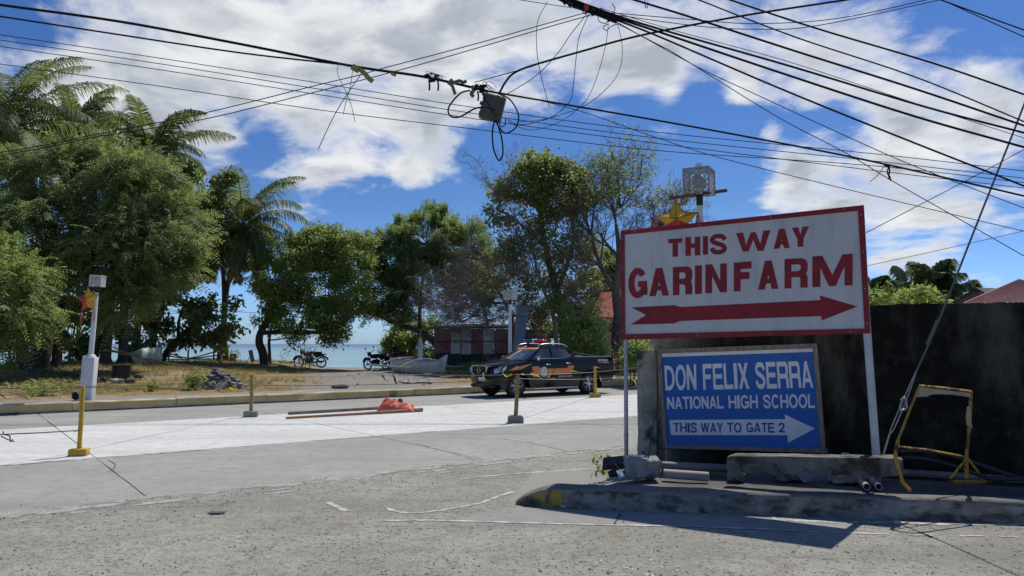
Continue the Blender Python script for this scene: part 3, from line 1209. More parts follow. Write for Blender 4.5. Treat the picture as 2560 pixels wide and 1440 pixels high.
def letter_mesh(b, polys, fn, N, thick, mi=0):
    """polys in 2D, fn maps a 2D point to 3D, extruded along N"""
    for pi, (outer, holes) in enumerate(polys):
        if outer and outer[0] == 'strip':
            P = [fn(*p) for p in outer[1]] + [fn(*p) for p in outer[2]]
            k = len(outer[1])
            o = len(b.v)
            th = thick + pi * 0.0006
            b.v.extend([tuple(p + N * th) for p in P])
            for i in range(k - 1):
                b.f.append([o + i, o + k + i, o + k + i + 1, o + i + 1])
                b.m.append(mi)
            continue
        loops = [outer] + list(holes)
        l3 = [[Vector((p[0], p[1], 0)) for p in lp] for lp in loops]
        flat = [p for lp in l3 for p in lp]
        tri = tessellate_polygon(l3)
        o = len(b.v)
        nn = len(flat)
        P = [fn(p.x, p.y) for p in flat]
        th = thick + pi * 0.0006
        b.v.extend([tuple(p + N * th) for p in P])
        b.v.extend([tuple(p) for p in P])
        for t in tri:
            a_, b_, c_ = [P[i] for i in t]
            t = list(t)
            if (b_ - a_).cross(c_ - a_).dot(N) < 0:
                t = t[::-1]
            b.f.append([o + i for i in t])
            b.m.append(mi)
        s0 = 0
        for lp in l3:
            q = len(lp)
            for i in range(q):
                j = (i + 1) % q
                b.f.append([o + s0 + i, o + s0 + j, o + nn + s0 + j, o + nn + s0 + i])
                b.m.append(mi)
            s0 += q


def bilin(q):
    tl, tr, br, bl = q

    def f(x, y):
        l = (bl[0] + (tl[0] - bl[0]) * y, bl[1] + (tl[1] - bl[1]) * y)
        r = (br[0] + (tr[0] - br[0]) * y, br[1] + (tr[1] - br[1]) * y)
        return (l[0] + (r[0] - l[0]) * x, l[1] + (r[1] - l[1]) * x)
    return f


def text_quad(b, txt, quad, plane, N, thick=.003, gap=.10, v=.215, h=.175):
    """block text that fills a quadrilateral of the sign"""
    gl = []
    x = 0
    for ch in txt:
        if ch == ' ':
            x += .36
            continue
        w_, polys = glyph(ch, None, v, h)
        gl.append((x, polys))
        x += w_ + gap
    tot = x - gap
    f = bilin(quad)
    for x0, polys in gl:
        letter_mesh(b, polys, lambda a, c: plane(*f((x0 + a) / tot, c)), N, thick)


# ================================================================== RED BORDERED FARM SIGN
m_white_s = M('sign_white_paint', (0.58, 0.58, 0.56), (0.53, 0.53, 0.515), 2.0, .6, c3=(0.43, 0.425, 0.40), scale3=2.0, th3=(.48, .74), bump=.12, bscale=40, stretch=(2.2, 2.2, .5), c4_=(0.36, 0.33, 0.28), scale4=22, th4=(.70, .74))
m_red_s = M('sign_red_paint', (0.29, 0.012, 0.022), (0.21, 0.010, 0.017), 5, .55, bump=.06, bscale=60)
m_pole_w = M('pole_white_paint', (0.62, 0.62, 0.61), (0.50, 0.50, 0.49), 5, .6, c3=(0.22, 0.20, 0.17), scale3=6, th3=(.64, .70), bump=.2)
m_galv = M('galvanised_pipe', (0.40, 0.41, 0.42), (0.30, 0.31, 0.32), 6, .45, metal=.55, c3=(0.16, 0.12, 0.08), scale3=5, th3=(.64, .72))


def build_red_sign():
    Zs = 2.769

    def zp(x, y):
        return (1480 + x / Zs, 380 + y / Zs)
    L0 = at(1557, 848, 9.55)
    R0 = at(2172, 838, 8.05)
    d = Vector((R0.x - L0.x, R0.y - L0.y, 0)).normalized()
    N = Vector((d.y, -d.x, 0))           # towards the camera
    pl = lambda px, py: on_plane(px, py, L0, N)
    base = Vector(((L0.x + R0.x) / 2, (L0.y + R0.y) / 2, ZW))
    s = thing('billboard', base, 'white THIS WAY GARIN FARM board with a red border on two poles', 'sign')
    out = [pl(*zp(*p)) for p in ((200, 547), (1882, 368), (1930, 1255), (205, 1300))]
    inn = [pl(*zp(*p)) for p in ((227, 573), (1842, 407), (1888, 1222), (230, 1262))]
    # panel
    b = B()
    c = [p - N * .018 for p in out] + [p for p in out]
    b.add(c, [(0, 1, 2, 3), (7, 6, 5, 4), (0, 4, 5, 1), (1, 5, 6, 2), (2, 6, 7, 3), (3, 7, 4, 0)])
    obj('panel', b, m_white_s, s)
    # border (raised strips of painted frame)
    b = B()
    for i in range(4):
        j = (i + 1) % 4
        q = [out[i], out[j], inn[j], inn[i]]
        b.add([p + N * .003 for p in q] + [p + N * .014 for p in q], [(7, 6, 5, 4), (0, 4, 5, 1), (2, 6, 7, 3), (1, 5, 6, 2), (3, 7, 4, 0)])
    obj('border', b, m_red_s, s)
    row1 = [('T', 528, 625, 603, 597, 728, 722), ('H', 647, 750, 590, 586, 720, 715), ('I', 768, 803, 584, 582, 712, 709), ('S', 818, 932, 574, 568, 708, 702),
            ('W', 997, 1235, 562, 541, 692, 682), ('A', 1258, 1370, 536, 530, 671, 664), ('Y', 1383, 1503, 525, 514, 659, 653)]
    row2 = [('G', 250, 384, 811, 804, 1012, 1004), ('A', 397, 533, 806, 801, 999, 993), ('R', 560, 694, 797, 790, 993, 985), ('I', 713, 761, 787, 784, 984, 981),
            ('N', 785, 934, 780, 770, 979, 970), ('F', 982, 1104, 766, 757, 966, 962), ('A', 1150, 1291, 754, 749, 954, 946), ('R', 1333, 1493, 742, 732, 946, 938), ('M', 1525, 1804, 723, 704, 936, 922)]
    for row in (row1, row2):
        for ch, x0, x1, tl, tr, bl, br in row:
            b = B()
            q = [zp(x0, tl), zp(x1, tr), zp(x1, br), zp(x0, bl)]
            asp = (x1 - x0) / ((bl - tl + br - tr) / 2)
            vv_ = {'I': asp, 'W': .36, 'M': .26}.get(ch, .295 if row is row1 else .232)
            w_, polys = glyph(ch, asp, vv_, .24 if ch in 'TFH' else .20)
            f = bilin(q)
            letter_mesh(b, polys, lambda a, c_: pl(*f(a / asp, c_)), N, .003)
            obj('letter', b, m_red_s, s)
    arrow = [(272, 1076), (570, 1060), (612, 1073), (1580, 1025), (1578, 993), (1838, 1070), (1590, 1166), (1588, 1136), (608, 1170), (568, 1187), (268, 1195), (375, 1128)]
    b = B()
    letter_mesh(b, [([zp(*p) for p in arrow], [])], lambda x, y: pl(x, y), N, .003)
    obj('arrow', b, m_red_s, s, label='long red arrow pointing right')
    # screw heads along the border
    for i in range(4):
        j = (i + 1) % 4
        for f in (.06, .36, .66, .94):
            p = (out[i].lerp(out[j], f) + inn[i].lerp(inn[j], f)) / 2 + N * .014
            b = B()
            b.tube([p, p + N * .004], .007, 8)
            obj('screw', b, m_galv, s)
    # poles behind the panel
    for (pa, pb, mt, r) in (((1560, 600), (1562, 1160), m_galv, .026), ((2163, 790), (2192, 1150), m_pole_w, .040)):
        b = B()
        A, C = pl(*pa) - N * (.018 + r), pl(*pb) - N * (.018 + r)
        dirn = (A - C).normalized()
        C = C + dirn * ((ZW - .05 - C.z) / dirn.z) if r < .03 else pl(2191, 1172) - N * (.018 + r)
        b.tube([C, C.lerp(A, .3), C.lerp(A, .6), A], r, 12)
        if r < .03:
            k = C.lerp(A, .145)
            b.tube([k, k + Vector((0, 0, .03))], r * 1.18, 12)
        obj('pole', b, mt, s, sm=60)
    # backing battens
    b = B()
    for f in (.12, .88):
        A = out[0].lerp(out[3], f) - N * .03
        C = out[1].lerp(out[2], f) - N * .03
        b.tube([A, C], .014, 4)
    obj('batten', b, M('batten_wood', (0.25, 0.18, 0.11), (0.18, 0.12, 0.07), 6, .9), s)


# ================================================================== BLUE SCHOOL SIGN
def build_blue_sign():
    Zs = 2.3704

    def zp(x, y):
        return (1480 + x / Zs, 820 + y / Zs)
    P0 = on_plane(1665, 1113, WL - WNB * 0.24, WNB)
    lean = R(8.5)
    N = (-WNB * math.cos(lean) + Vector((0, 0, 1)) * math.sin(lean)).normalized()
    pl = lambda px, py: on_plane(px, py, P0, N)
    base = Vector((P0.x + .9, P0.y - .3, ZW))
    s = thing('school_sign', base, 'blue DON FELIX SERRA school board in a grey wooden frame leaning on the wall', 'sign')
    m_fr = M('weathered_wood', (0.24, 0.215, 0.18), (0.15, 0.13, 0.105), 5, .9, bump=.5, stretch=(6, 6, 1))
    m_blue = M('tarpaulin_blue', (0.008, 0.085, 0.34), (0.010, 0.095, 0.37), 2, .45, bump=.08, bscale=9)
    m_wh = M('tarpaulin_white', (0.60, 0.62, 0.66), (0.55, 0.57, 0.61), 3, .5)
    fo = [(385, 128), (1335, 92), (1387, 742), (437, 702)]
    fi = [(410, 150), (1309, 118), (1354, 716), (447, 693)]
    fo[3] = (424, 712)
    O = [pl(*zp(*p)) for p in fo]
    I = [pl(*zp(*p)) for p in fi]
    b = B()
    b.add([p for p in I] + [p - N * .01 for p in I], [(3, 2, 1, 0), (4, 5, 6, 7), (0, 1, 5, 4), (1, 2, 6, 5), (2, 3, 7, 6), (3, 0, 4, 7)])
    obj('panel', b, m_blue, s)
    for i in range(4):
        j = (i + 1) % 4
        q = [O[i], O[j], I[j], I[i]]
        b = B()
        e = .002 * i
        b.add([p - N * .03 for p in q] + [p + N * (.016 + e) for p in q], [(0, 1, 2, 3), (7, 6, 5, 4), (0, 4, 5, 1), (2, 6, 7, 3), (1, 5, 6, 2), (3, 7, 4, 0)])
        obj('frame_rail', b, m_fr, s)
    b = B()
    letter_mesh(b, [([zp(*p) for p in ((411, 151), (1308, 119), (1310, 141), (413, 172))], [])], lambda x, y: pl(x, y), N, .002)
    obj('top_band', b, m_wh, s)
    words = [('DON', (428, 224), (616, 215), (620, 366), (436, 371)), ('FELIX', (655, 214), (922, 206), (934, 360), (660, 366)), ('SERRA', (963, 204), (1296, 195), (1312, 353), (972, 361)),
             ('NATIONAL', (443, 410), (776, 402), (781, 477), (447, 480)), ('HIGH', (808, 401), (981, 397), (984, 476), (811, 477)), ('SCHOOL', (1012, 396), (1318, 391), (1322, 474), (1016, 476))]
    for t, tl, tr, br, bl in words:
        b = B()
        text_quad(b, t, [zp(*tl), zp(*tr), zp(*br), zp(*bl)], pl, N, .003)
        obj('lettering', b, m_wh, s, label='white word ' + t)
    arrow = [(460, 545), (1145, 541), (1142, 512), (1320, 596), (1162, 680), (1157, 635), (467, 634)]
    b = B()
    letter_mesh(b, [([zp(*p) for p in arrow], [])], lambda x, y: pl(x, y), N, .002)
    obj('arrow', b, m_wh, s, label='white arrow pointing right')
    m_txt = M('lettering_blue', (0.012, 0.06, 0.27), None, rough=.5)
    for t, x0, x1 in (('THIS', 481, 622), ('WAY', 644, 776), ('TO', 800, 886), ('GATE', 912, 1080), ('2', 1104, 1142)):
        b = B()
        text_quad(b, t, [zp(x0, 562), zp(x1, 561), zp(x1 + 1, 621), zp(x0 + 3, 617)], lambda a, c: pl(a, c) + N * .0025, N, .003)
        obj('lettering', b, m_txt, s, label='blue word ' + t)
    # two wooden props it stands on
    for x in (450, 1375):
        b = B()
        p = pl(*zp(x, 715)) - N * .01
        b.box((p.x, p.y, (p.z + ZW) / 2), (.06, .06, max(.05, p.z - ZW)), rz(.3))
        obj('foot', b, m_fr, s)


build_red_sign()
build_blue_sign()
# ================================================================== VEGETATION
def leafmat(name, c, c2, isl, trans=.35, rough=.55, spec=.35):
    return M(name, c, c2, 0.5, rough, island=isl, trans=min(.55, trans + .18), spec=spec)


L_TAM = leafmat('tamarind_leaf', (0.18, 0.225, 0.09), (0.25, 0.28, 0.105), (0.125, 0.17, 0.075), .34)
L_TAM2 = leafmat('light_tamarind_leaf', (0.293, 0.340, 0.110), (0.229, 0.311, 0.090), (0.179, 0.262, 0.084))
L_BROAD = leafmat('dark_broad_leaf', (0.116, 0.187, 0.065), (0.165, 0.248, 0.084), (0.212, 0.229, 0.071), .30, .38, .5)
L_NEEM = leafmat('neem_leaf', (0.179, 0.326, 0.077), (0.133, 0.234, 0.071), (0.293, 0.340, 0.090), .35)
L_CAM = leafmat('camachile_leaf', (0.168, 0.250, 0.104), (0.128, 0.198, 0.084), (0.234, 0.311, 0.122), .30)
L_BIG = leafmat('tall_tree_leaf', (0.293, 0.340, 0.110), (0.221, 0.293, 0.090), (0.179, 0.212, 0.077), .35)
L_DRY = leafmat('dry_vine_leaf', (0.293, 0.278, 0.116), (0.229, 0.206, 0.104), (0.179, 0.212, 0.084), .25)
L_BUSH = leafmat('bright_bush_leaf', (0.333, 0.340, 0.095), (0.240, 0.340, 0.082), (0.174, 0.281, 0.069), .40)
L_PALM = leafmat('palm_leaflet', (0.075, 0.105, 0.032), (0.10, 0.125, 0.036), (0.05, 0.078, 0.026), .22, .48, .35)
L_PALMD = leafmat('dry_palm_leaflet', (0.300, 0.286, 0.139), (0.300, 0.208, 0.109), (0.300, 0.300, 0.189), .2, .7)
L_WEED = leafmat('weed_leaf', (0.228, 0.300, 0.070), (0.169, 0.247, 0.061), (0.286, 0.300, 0.090), .4)
L_STRAW = leafmat('dry_grass_blade', (0.42, 0.30, 0.13), (0.32, 0.23, 0.10), (0.20, 0.19, 0.07), .2, .8)
L_DEAD = leafmat('dead_leaf', (0.300, 0.178, 0.070), (0.267, 0.159, 0.090), (0.300, 0.300, 0.169), .2, .8)
BARK = M('bark', (0.085, 0.068, 0.052), (0.05, 0.04, 0.032), 3, .95, bump=1.0, bscale=9, stretch=(1, 1, .3))
BARK_G = M('grey_bark', (0.135, 0.115, 0.095), (0.085, 0.072, 0.06), 3, .95, bump=.8, bscale=9)
TWIG = M('dry_twig', (0.27, 0.225, 0.185), (0.18, 0.15, 0.125), 2, .95)
PALMBARK = M('palm_bark', (0.13, 0.11, 0.085), (0.075, 0.062, 0.05), 4, .95, bump=1.0, bscale=7, stretch=(.4, .4, 4))


def unit(a):
    return a / (np.linalg.norm(a, axis=-1, keepdims=True) + 1e-9)


def leaf_quads(c, a, nrm, ln, wd):
    """rhombic leaves: base points c, axis a, normal nrm, length ln, width wd -> (N,4,3)"""
    a = unit(a)
    b = unit(np.cross(a, nrm))
    ln = ln[:, None]
    wd = wd[:, None]
    mid = c + a * ln * 0.45
    n = unit(np.cross(b, a))
    return np.stack([c, mid + b * wd * .5 + n * wd * .08, c + a * ln - n * wd * .1, mid - b * wd * .5 + n * wd * .08], axis=1)


def in_ellipsoid(rg, n, power=2.0):
    d = unit(rg.normal(size=(n, 3)))
    r = rg.random(n) ** (1.0 / power)
    return d * r[:, None]


def broad_leaves(rg, tips, dirs, per, ln, wd, spread=.16, droop=.25):
    n = len(tips)
    c = np.repeat(tips, per, 0) + rg.normal(size=(n * per, 3)) * spread
    a = unit(np.repeat(dirs, per, 0) * .5 + rg.normal(size=(n * per, 3)) * .8 + np.array([0, 0, -droop]))
    nr = unit(rg.normal(size=(n * per, 3)) * .5 + np.array([0, 0, .6]) + np.repeat(dirs, per, 0) * .7)
    return leaf_quads(c, a, nr, rg.uniform(*ln, n * per), rg.uniform(*wd, n * per))


def fine_sprays(rg, tips, dirs, L, pairs, leaf=(.09, .15), wd=.045, droop=.5):
    """feathery sprays: a drooping axis with leaflets in two rows"""
    n = len(tips)
    LL = rg.uniform(L[0], L[1], n)[:, None, None]
    t = (np.arange(pairs) + .5)[None, :, None] / pairs
    d = unit(dirs)[:, None, :]
    down = np.array([0, 0, -1.0])[None, None, :]
    axis_pts = tips[:, None, :] + d * LL * t + down * LL * droop * t * t
    ax = unit(d + down * 2 * droop * t)
    side = unit(np.cross(ax, np.array([0, 0, 1.0]) + rg.normal(size=(n, 1, 3)) * .5))
    out = []
    for sg in (-1, 1):
        a = unit(side * sg + ax * .55 + down * .15 + rg.normal(size=ax.shape) * .12)
        nr = unit(np.cross(side, ax) + d * .5 + rg.normal(size=ax.shape) * .35)
        c = axis_pts
        m = n * pairs
        out.append(leaf_quads(c.reshape(m, 3), a.reshape(m, 3), nr.reshape(m, 3), rg.uniform(leaf[0], leaf[1], m), np.full(m, wd) * rg.uniform(.8, 1.2, m)))
    return np.concatenate(out, 0)


def limb(b, A, C, r0, r1, rr, sag=.12, k=6, n=6):
    A, C = Vector(A), Vector(C)
    L = (C - A).length
    pts = []
    o1 = Vector((rr.uniform(-1, 1), rr.uniform(-1, 1), rr.uniform(-.3, 1))) * L * sag
    o2 = Vector((rr.uniform(-1, 1), rr.uniform(-1, 1), rr.uniform(-.6, .6))) * L * sag * .7
    for i in range(k + 1):
        t = i / k
        p = A.lerp(C, t) + o1 * math.sin(math.pi * t) + o2 * math.sin(2 * math.pi * t) * .6
        pts.append(p)
    b.tube(pts, [r0 + (r1 - r0) * (i / k) for i in range(k + 1)], n, cap=False)
    return pts


def tree(name, label, base, trunks, blobs, kind, mat, seed, bark=None, group=None, cat='tree', clump=1.0, per=9, ln=(.15, .26), wd=(.08, .13), branch=True, twiggy=0.0, power=5.0, flat_under=False, dens=2.3):
    """trunks: [[(px,py,Y,r)...]] polylines; blobs: [(px,py,rx,ry,Y,rz_m,n)]"""
    rg = np.random.default_rng(seed)
    rr = random.Random(seed)
    t = thing(name, base, label, cat, group)
    b = B()
    nodes = []
    for tr in trunks:
        P = [at(p[0], p[1], p[2]) for p in tr]
        if tr[0][1] > 860:
            P[0] = Vector((P[0].x, P[0].y, min(P[0].z, fieldz(P[0].x, P[0].y)) - .1))
        Rr = [p[3] for p in tr]
        fine = catmull(P, 5)
        rad = []
        for i in range(len(fine)):
            f = i / 5
            j = min(int(f), len(Rr) - 2)
            rad.append(Rr[j] + (Rr[j + 1] - Rr[j]) * (f - j))
        fine = [p + Vector((mnoise.noise(p * .9), mnoise.noise(p * .9 + Vector((9, 0, 0))), 0)) * .06 for p in fine]
        b.tube(fine, rad, 9)
        nodes += list(zip(fine[len(fine) // 3:], rad[len(fine) // 3:]))
    allq = []
    for (px, py, rx, ry, Y, dz_, n) in blobs:
        n = int(n * dens)
        c = at(px, py, Y)
        ex = np.array([rx * pxm(Y), dz_, ry * pxm(Y)])
        # limb from the nearest trunk node below
        if branch and nodes:
            nd = min(nodes, key=lambda q: (q[0] - c).length + (2.0 if q[0].z > c.z + ex[2] * .4 else 0))
            pts = limb(b, nd[0], c, max(.03, nd[1] * .55), .03, rr, .10, 7, 6)
        nb = max(4, int(n / 130))
        ends = in_ellipsoid(rg, nb, 3.0) * ex * .85 + np.array(c)
        if branch:
            for e in ends:
                src = pts[rr.randint(3, 7)] if nodes else c
                limb(b, src, e, .022, .008, rr, .14, 5, 4)
        # sub clumps: crowns are uneven, with holes
        nc = max(5, int(n / (22 * clump)))
        cc = in_ellipsoid(rg, nc, power) * ex
        if flat_under:
            cc[:, 2] = np.maximum(cc[:, 2], -ex[2] * .55)
        cr = rg.uniform(.5, 1.3, nc) * .34 * clump
        k = n // nc + 1
        idx = np.repeat(np.arange(nc), k)
        off = in_ellipsoid(rg, len(idx), 2.0) * np.stack([cr[idx] * 1.2, cr[idx] * 1.2, cr[idx] * .8], 1)
        tips = np.array(c) + cc[idx] + off
        dirs = unit(unit(cc[idx] / ex) * .8 + off / cr[idx][:, None] * .7 + rg.normal(size=off.shape) * .5 + np.array([0, 0, .25]))
        if kind == 'fine':
            q = np.concatenate([fine_sprays(rg, tips, dirs, (.35, .75), 7, ln, wd[0]), fine_sprays(rg, tips[::9], dirs[::9], (.8, 1.5), 13, ln, wd[0], .35)], 0)
        elif kind == 'erect':
            dd = unit(dirs + np.array([0, 0, .7]))
            q = fine_sprays(rg, tips, dd, (.35, .8), 7, ln, wd[0], .1)
        else:
            q = broad_leaves(rg, tips, dirs, per, ln, wd)
        allq.append(q)
    bk = bark or BARK
    obj('trunk', b, bk, t, sm=70)
    if allq:
        np_obj('crown', np.concatenate(allq, 0), 4, mat, t)
    return t


def bare_tree(name, label, base, trunks, spread, seed, mat=BARK_G, levels=4, n0=5, L0=2.2, up=.35, group=None, cat='tree', r0=.06, tgt=None, extra=None, droop=0.0, kids=(3, 5), leafq=None):
    """leafless branching tree; spread = start nodes [(px,py,Y, dirx, dirz)]"""
    rr = random.Random(seed)
    t = thing(name, base, label, cat, group)
    b = B()
    tips = []
    for tr in trunks:
        P = [at(p[0], p[1], p[2]) for p in tr]
        if tr[0][1] > 860:
            P[0] = Vector((P[0].x, P[0].y, min(P[0].z, fieldz(P[0].x, P[0].y)) - .1))
        fine = catmull(P, 5)
        Rr = [p[3] for p in tr]
        rad = []
        for i in range(len(fine)):
            f = i / 5
            j = min(int(f), len(Rr) - 2)
            rad.append(Rr[j] + (Rr[j + 1] - Rr[j]) * (f - j))
        b.tube(fine, rad, 8)

    def grow(p, d, L, r, lev):
        n = 4
        pts = [p]
        q = p
        dd = d.copy()
        for i in range(n):
            dd = (dd + Vector((rr.uniform(-1, 1), rr.uniform(-1, 1), rr.uniform(-1, 1) - droop + up * .15)) * .28).normalized()
            q = q + dd * (L / n)
            pts.append(q)
        b.tube(pts, [r * (1 - .6 * i / n) for i in range(n + 1)], 5 if lev > 2 else 3, cap=False)
        if lev <= 1:
            tips.append((pts[-1], dd))
        if lev > 0:
            for k in range(rr.randint(*kids)):
                i = rr.randint(1, n)
                nd = (dd * .9 + Vector((rr.uniform(-1, 1), rr.uniform(-1, 1), rr.uniform(-.8, 1) + up * .3))).normalized()
                grow(pts[i], nd, L * rr.uniform(.5, .75), max(.005, r * .42), lev - 1)
    for (px, py, Y, dx, dz_) in spread:
        p = at(px, py, Y)
        for k in range(n0):
            d = Vector((dx + rr.uniform(-.5, .5), rr.uniform(-.6, .6), dz_ + rr.uniform(-.4, .4))).normalized()
            grow(p, d, L0 * rr.uniform(.7, 1.2), r0, levels)
    obj('trunk', b, mat, t)
    if leafq:
        frac, lm, ln, wd, per = leafq
        rg = np.random.default_rng(seed)
        sel = [x for x in tips if rr.random() < frac(x[0])]
        if sel:
            q = broad_leaves(rg, np.array([tuple(x[0]) for x in sel]), np.array([tuple(x[1]) for x in sel]), per, ln, wd, .10)
            np_obj('crown', q, 4, lm, t)
    return t


def frond_quads(rg, base, az, el, L, droop, wdt=.075, leaflet=.75, n=84, wind=(0, 0)):
    """one coconut frond: returns leaflet quads and the rib polyline"""
    h = np.array([math.cos(az), math.sin(az), 0.0])
    pts = []
    seg = 14
    p = np.array(base, float)
    e = el
    for i in range(seg + 1):
        pts.append(p.copy())
        d = h * math.cos(e) + np.array([0, 0, math.sin(e)])
        d = d + np.array([wind[0], wind[1], 0]) * (i / seg)
        d /= np.linalg.norm(d)
        p = p + d * L / seg
        e -= droop / seg * (0.5 + 1.0 * i / seg)
    pts = np.array(pts)
    tt = np.linspace(.10, .995, n)
    f = tt * seg
    i0 = np.minimum(f.astype(int), seg - 1)
    fr = (f - i0)[:, None]
    c = pts[i0] * (1 - fr) + pts[i0 + 1] * fr
    ax = unit(pts[i0 + 1] - pts[i0])
    sd = unit(np.cross(ax, np.array([0, 0, 1.0])) + 1e-4)
    upv = unit(np.cross(sd, ax))
    prof = np.sin(np.pi * np.clip(tt * .86 + .12, 0, 1)) ** .6
    out = []
    for sg in (-1, 1):
        ll = leaflet * prof * rg.uniform(.85, 1.1, n)
        a0 = unit(sd * sg * .85 + ax * .62 + upv * .05 + np.array([0, 0, -.25]) + rg.normal(size=ax.shape) * .07)
        a1 = unit(a0 * .8 + np.array([0, 0, -1.0]) * rg.uniform(.7, 1.4, n)[:, None] + np.array([wind[0], wind[1], 0]) * .5)
        w0 = unit(np.cross(a0, upv)) * (wdt * .5)
        m = c + a0 * (ll * .5)[:, None]
        tip = m + a1 * (ll * .5)[:, None]
        w1 = w0 * .8
        out.append(np.stack([c - w0 * .6, c + w0 * .6, m + w1, m - w1], 1))
        out.append(np.stack([m - w1, m + w1, tip + w0 * .12, tip - w0 * .12], 1))
    return np.concatenate(out, 0), pts


def palm(name, label, basept, crown, L, seed, n=22, trunk_r=(.17, .12), group=None, wind=(0.02, -.02), leaflet=.75, dead=2, lean=None, elmin=-.35, droop=(1.5, 2.4), wdt=.075):
    rg = np.random.default_rng(seed)
    rr = random.Random(seed)
    t = thing(name, basept, label, 'palm tree', group)
    b = B()
    A, C = Vector(basept) - Vector((0, 0, .15)), Vector(crown)
    off = Vector(lean or (rr.uniform(-.25, .25), 0, 0))
    k = 26
    pts, rad = [], []
    for i in range(k + 1):
        f = i / k
        pts.append(A.lerp(C, f) + off * math.sin(math.pi * f))
        rad.append((trunk_r[0] + (trunk_r[1] - trunk_r[0]) * f ** .6) * (1 + .05 * (i % 2)) * (1.5 - .5 * min(1, f * 12)))
    b.tube(pts, rad, 9)
    obj('trunk', b, PALMBARK, t, sm=80)
    ga = math.pi * (3 - math.sqrt(5))
    ribm = M('frond_rib', (0.16, 0.17, 0.06), (0.12, 0.11, 0.05), 2, .6)
    for i in range(n):
        f = (i + .5) / n
        el = 1.40 - (1.40 - elmin) * f ** .95 + rr.uniform(-.1, .1)
        az = i * ga + rr.uniform(-.25, .25)
        dr = rr.uniform(*droop) * (.75 + .35 * f)
        q, rb = frond_quads(rg, C + Vector((math.cos(az), math.sin(az), 0)) * .08 + Vector((0, 0, .25 * (1 - f))), az, el, L * rr.uniform(.85, 1.08) * (.8 + .25 * math.sin(math.pi * min(1, f + .25))), dr, leaflet=leaflet, wind=wind, wdt=wdt)
        fo = np_obj('frond', q, 4, L_PALMD if i >= n - dead else L_PALM, t)
        rbq = B()
        rbq.tube([tuple(p) for p in rb], [.03 * (1 - .8 * j / len(rb)) for j in range(len(rb))], 4, cap=False)
        ro = obj('rib', rbq, ribm, fo)
    # nuts and fibre at the heart
    b = B()
    for i in range(9):
        a = i * 2.4
        rock(b, C + Vector((math.cos(a) * .24, math.sin(a) * .24, -.12 - .1 * rr.random())), (.2, .2, .24), i + seed, 1, .1)
    rock(b, C + Vector((0, 0, .05)), (.42, .42, .7), seed, 2, .3)
    obj('coconut_cluster', b, M('coconut_husk', (0.13, 0.12, 0.035), (0.10, 0.07, 0.035), 4, .7), t)
    return t


# ---- palms behind the left trees
palm('coconut_palm', 'tall coconut palm at the left edge above the feathery tree', fat(-20, 39), at(0, 330, 39), 6.2, 11, 34, leaflet=1.35, dead=1)
palm('coconut_palm', 'small coconut palm crown half hidden between the two tallest palms', fat(215, 45), at(190, 335, 45), 4.2, 12, 24, leaflet=1.1, dead=0)
palm('coconut_palm', 'coconut palm rising behind the feathery tree with one bare upright frond', fat(352, 40), at(372, 400, 40), 4.4, 13, 28, leaflet=1.2, dead=1)
palm('coconut_palm', 'full coconut palm standing clear against the sky with a leaning trunk', fground(566, 903), at(606, 572, fground(566, 903).y - 1), 4.3, 14, 30, leaflet=1.1, dead=2, lean=(-.45, 0, 0), elmin=-.75, trunk_r=(.15, .11), wdt=.058)
palm('coconut_palm', 'coconut palm with a straight pale trunk close behind the leaning one', fground(547, 905), at(552, 610, fground(547, 905).y + 1), 3.0, 15, 16, leaflet=.9, dead=2, trunk_r=(.13, .11), elmin=-.6, wdt=.058)

# ---- the big feathery tree on the left
Zt = 31.0
tree('tamarind_tree', 'huge feathery olive green tree filling the left side', fat(110, Zt),
     [[(95, 940, Zt, .42), (112, 830, Zt, .36), (140, 700, Zt, .28), (190, 580, Zt, .18), (230, 480, Zt, .08)],
      [(140, 935, Zt + .6, .22), (148, 820, Zt + .6, .18), (180, 690, Zt + .3, .13), (280, 600, Zt, .08), (380, 540, Zt, .04)],
      [(60, 940, Zt - .4, .25), (50, 820, Zt - .4, .2), (30, 660, Zt, .15), (40, 540, Zt, .07)]],
     [(70, 470, 130, 100, Zt, 2.2, 620), (210, 440, 150, 85, Zt, 2.4, 700), (350, 480, 120, 95, Zt - .5, 2.2, 620), (150, 570, 190, 90, Zt - 1, 2.4, 760),
      (330, 600, 140, 100, Zt - 1, 2.2, 700), (440, 565, 60, 65, Zt, 1.4, 260), (20, 590, 90, 80, Zt - 1, 1.8, 330), (240, 660, 150, 65, Zt - .8, 1.8, 420),
      (410, 660, 70, 50, Zt - .5, 1.2, 200), (330, 740, 70, 70, Zt - 1, 1.2, 230), (130, 690, 120, 60, Zt, 1.6, 260), (470, 620, 35, 22, Zt, .8, 70), (290, 400, 80, 45, Zt, 1.5, 240)],
     'fine', L_TAM, 21, ln=(.10, .19), wd=(.055, 0), clump=1.25, dens=1.8)
tree('tamarind_tree', 'lighter feathery branches reaching in low from the left edge', fat(-90, 25.5),
     [[(-90, 985, 25.5, .2), (-85, 880, 25.5, .17), (-60, 780, 25.5, .12), (0, 720, 25.3, .07), (70, 705, 25.3, .03)]],
     [(10, 705, 110, 50, 25.3, 1.1, 300), (40, 780, 75, 55, 25.2, 1.0, 260), (-20, 840, 70, 40, 25.2, .8, 140), (-40, 640, 80, 50, 25.5, 1.0, 180)],
     'fine', L_TAM2, 22, ln=(.09, .16), wd=(.05, 0), clump=.8, flat_under=True)
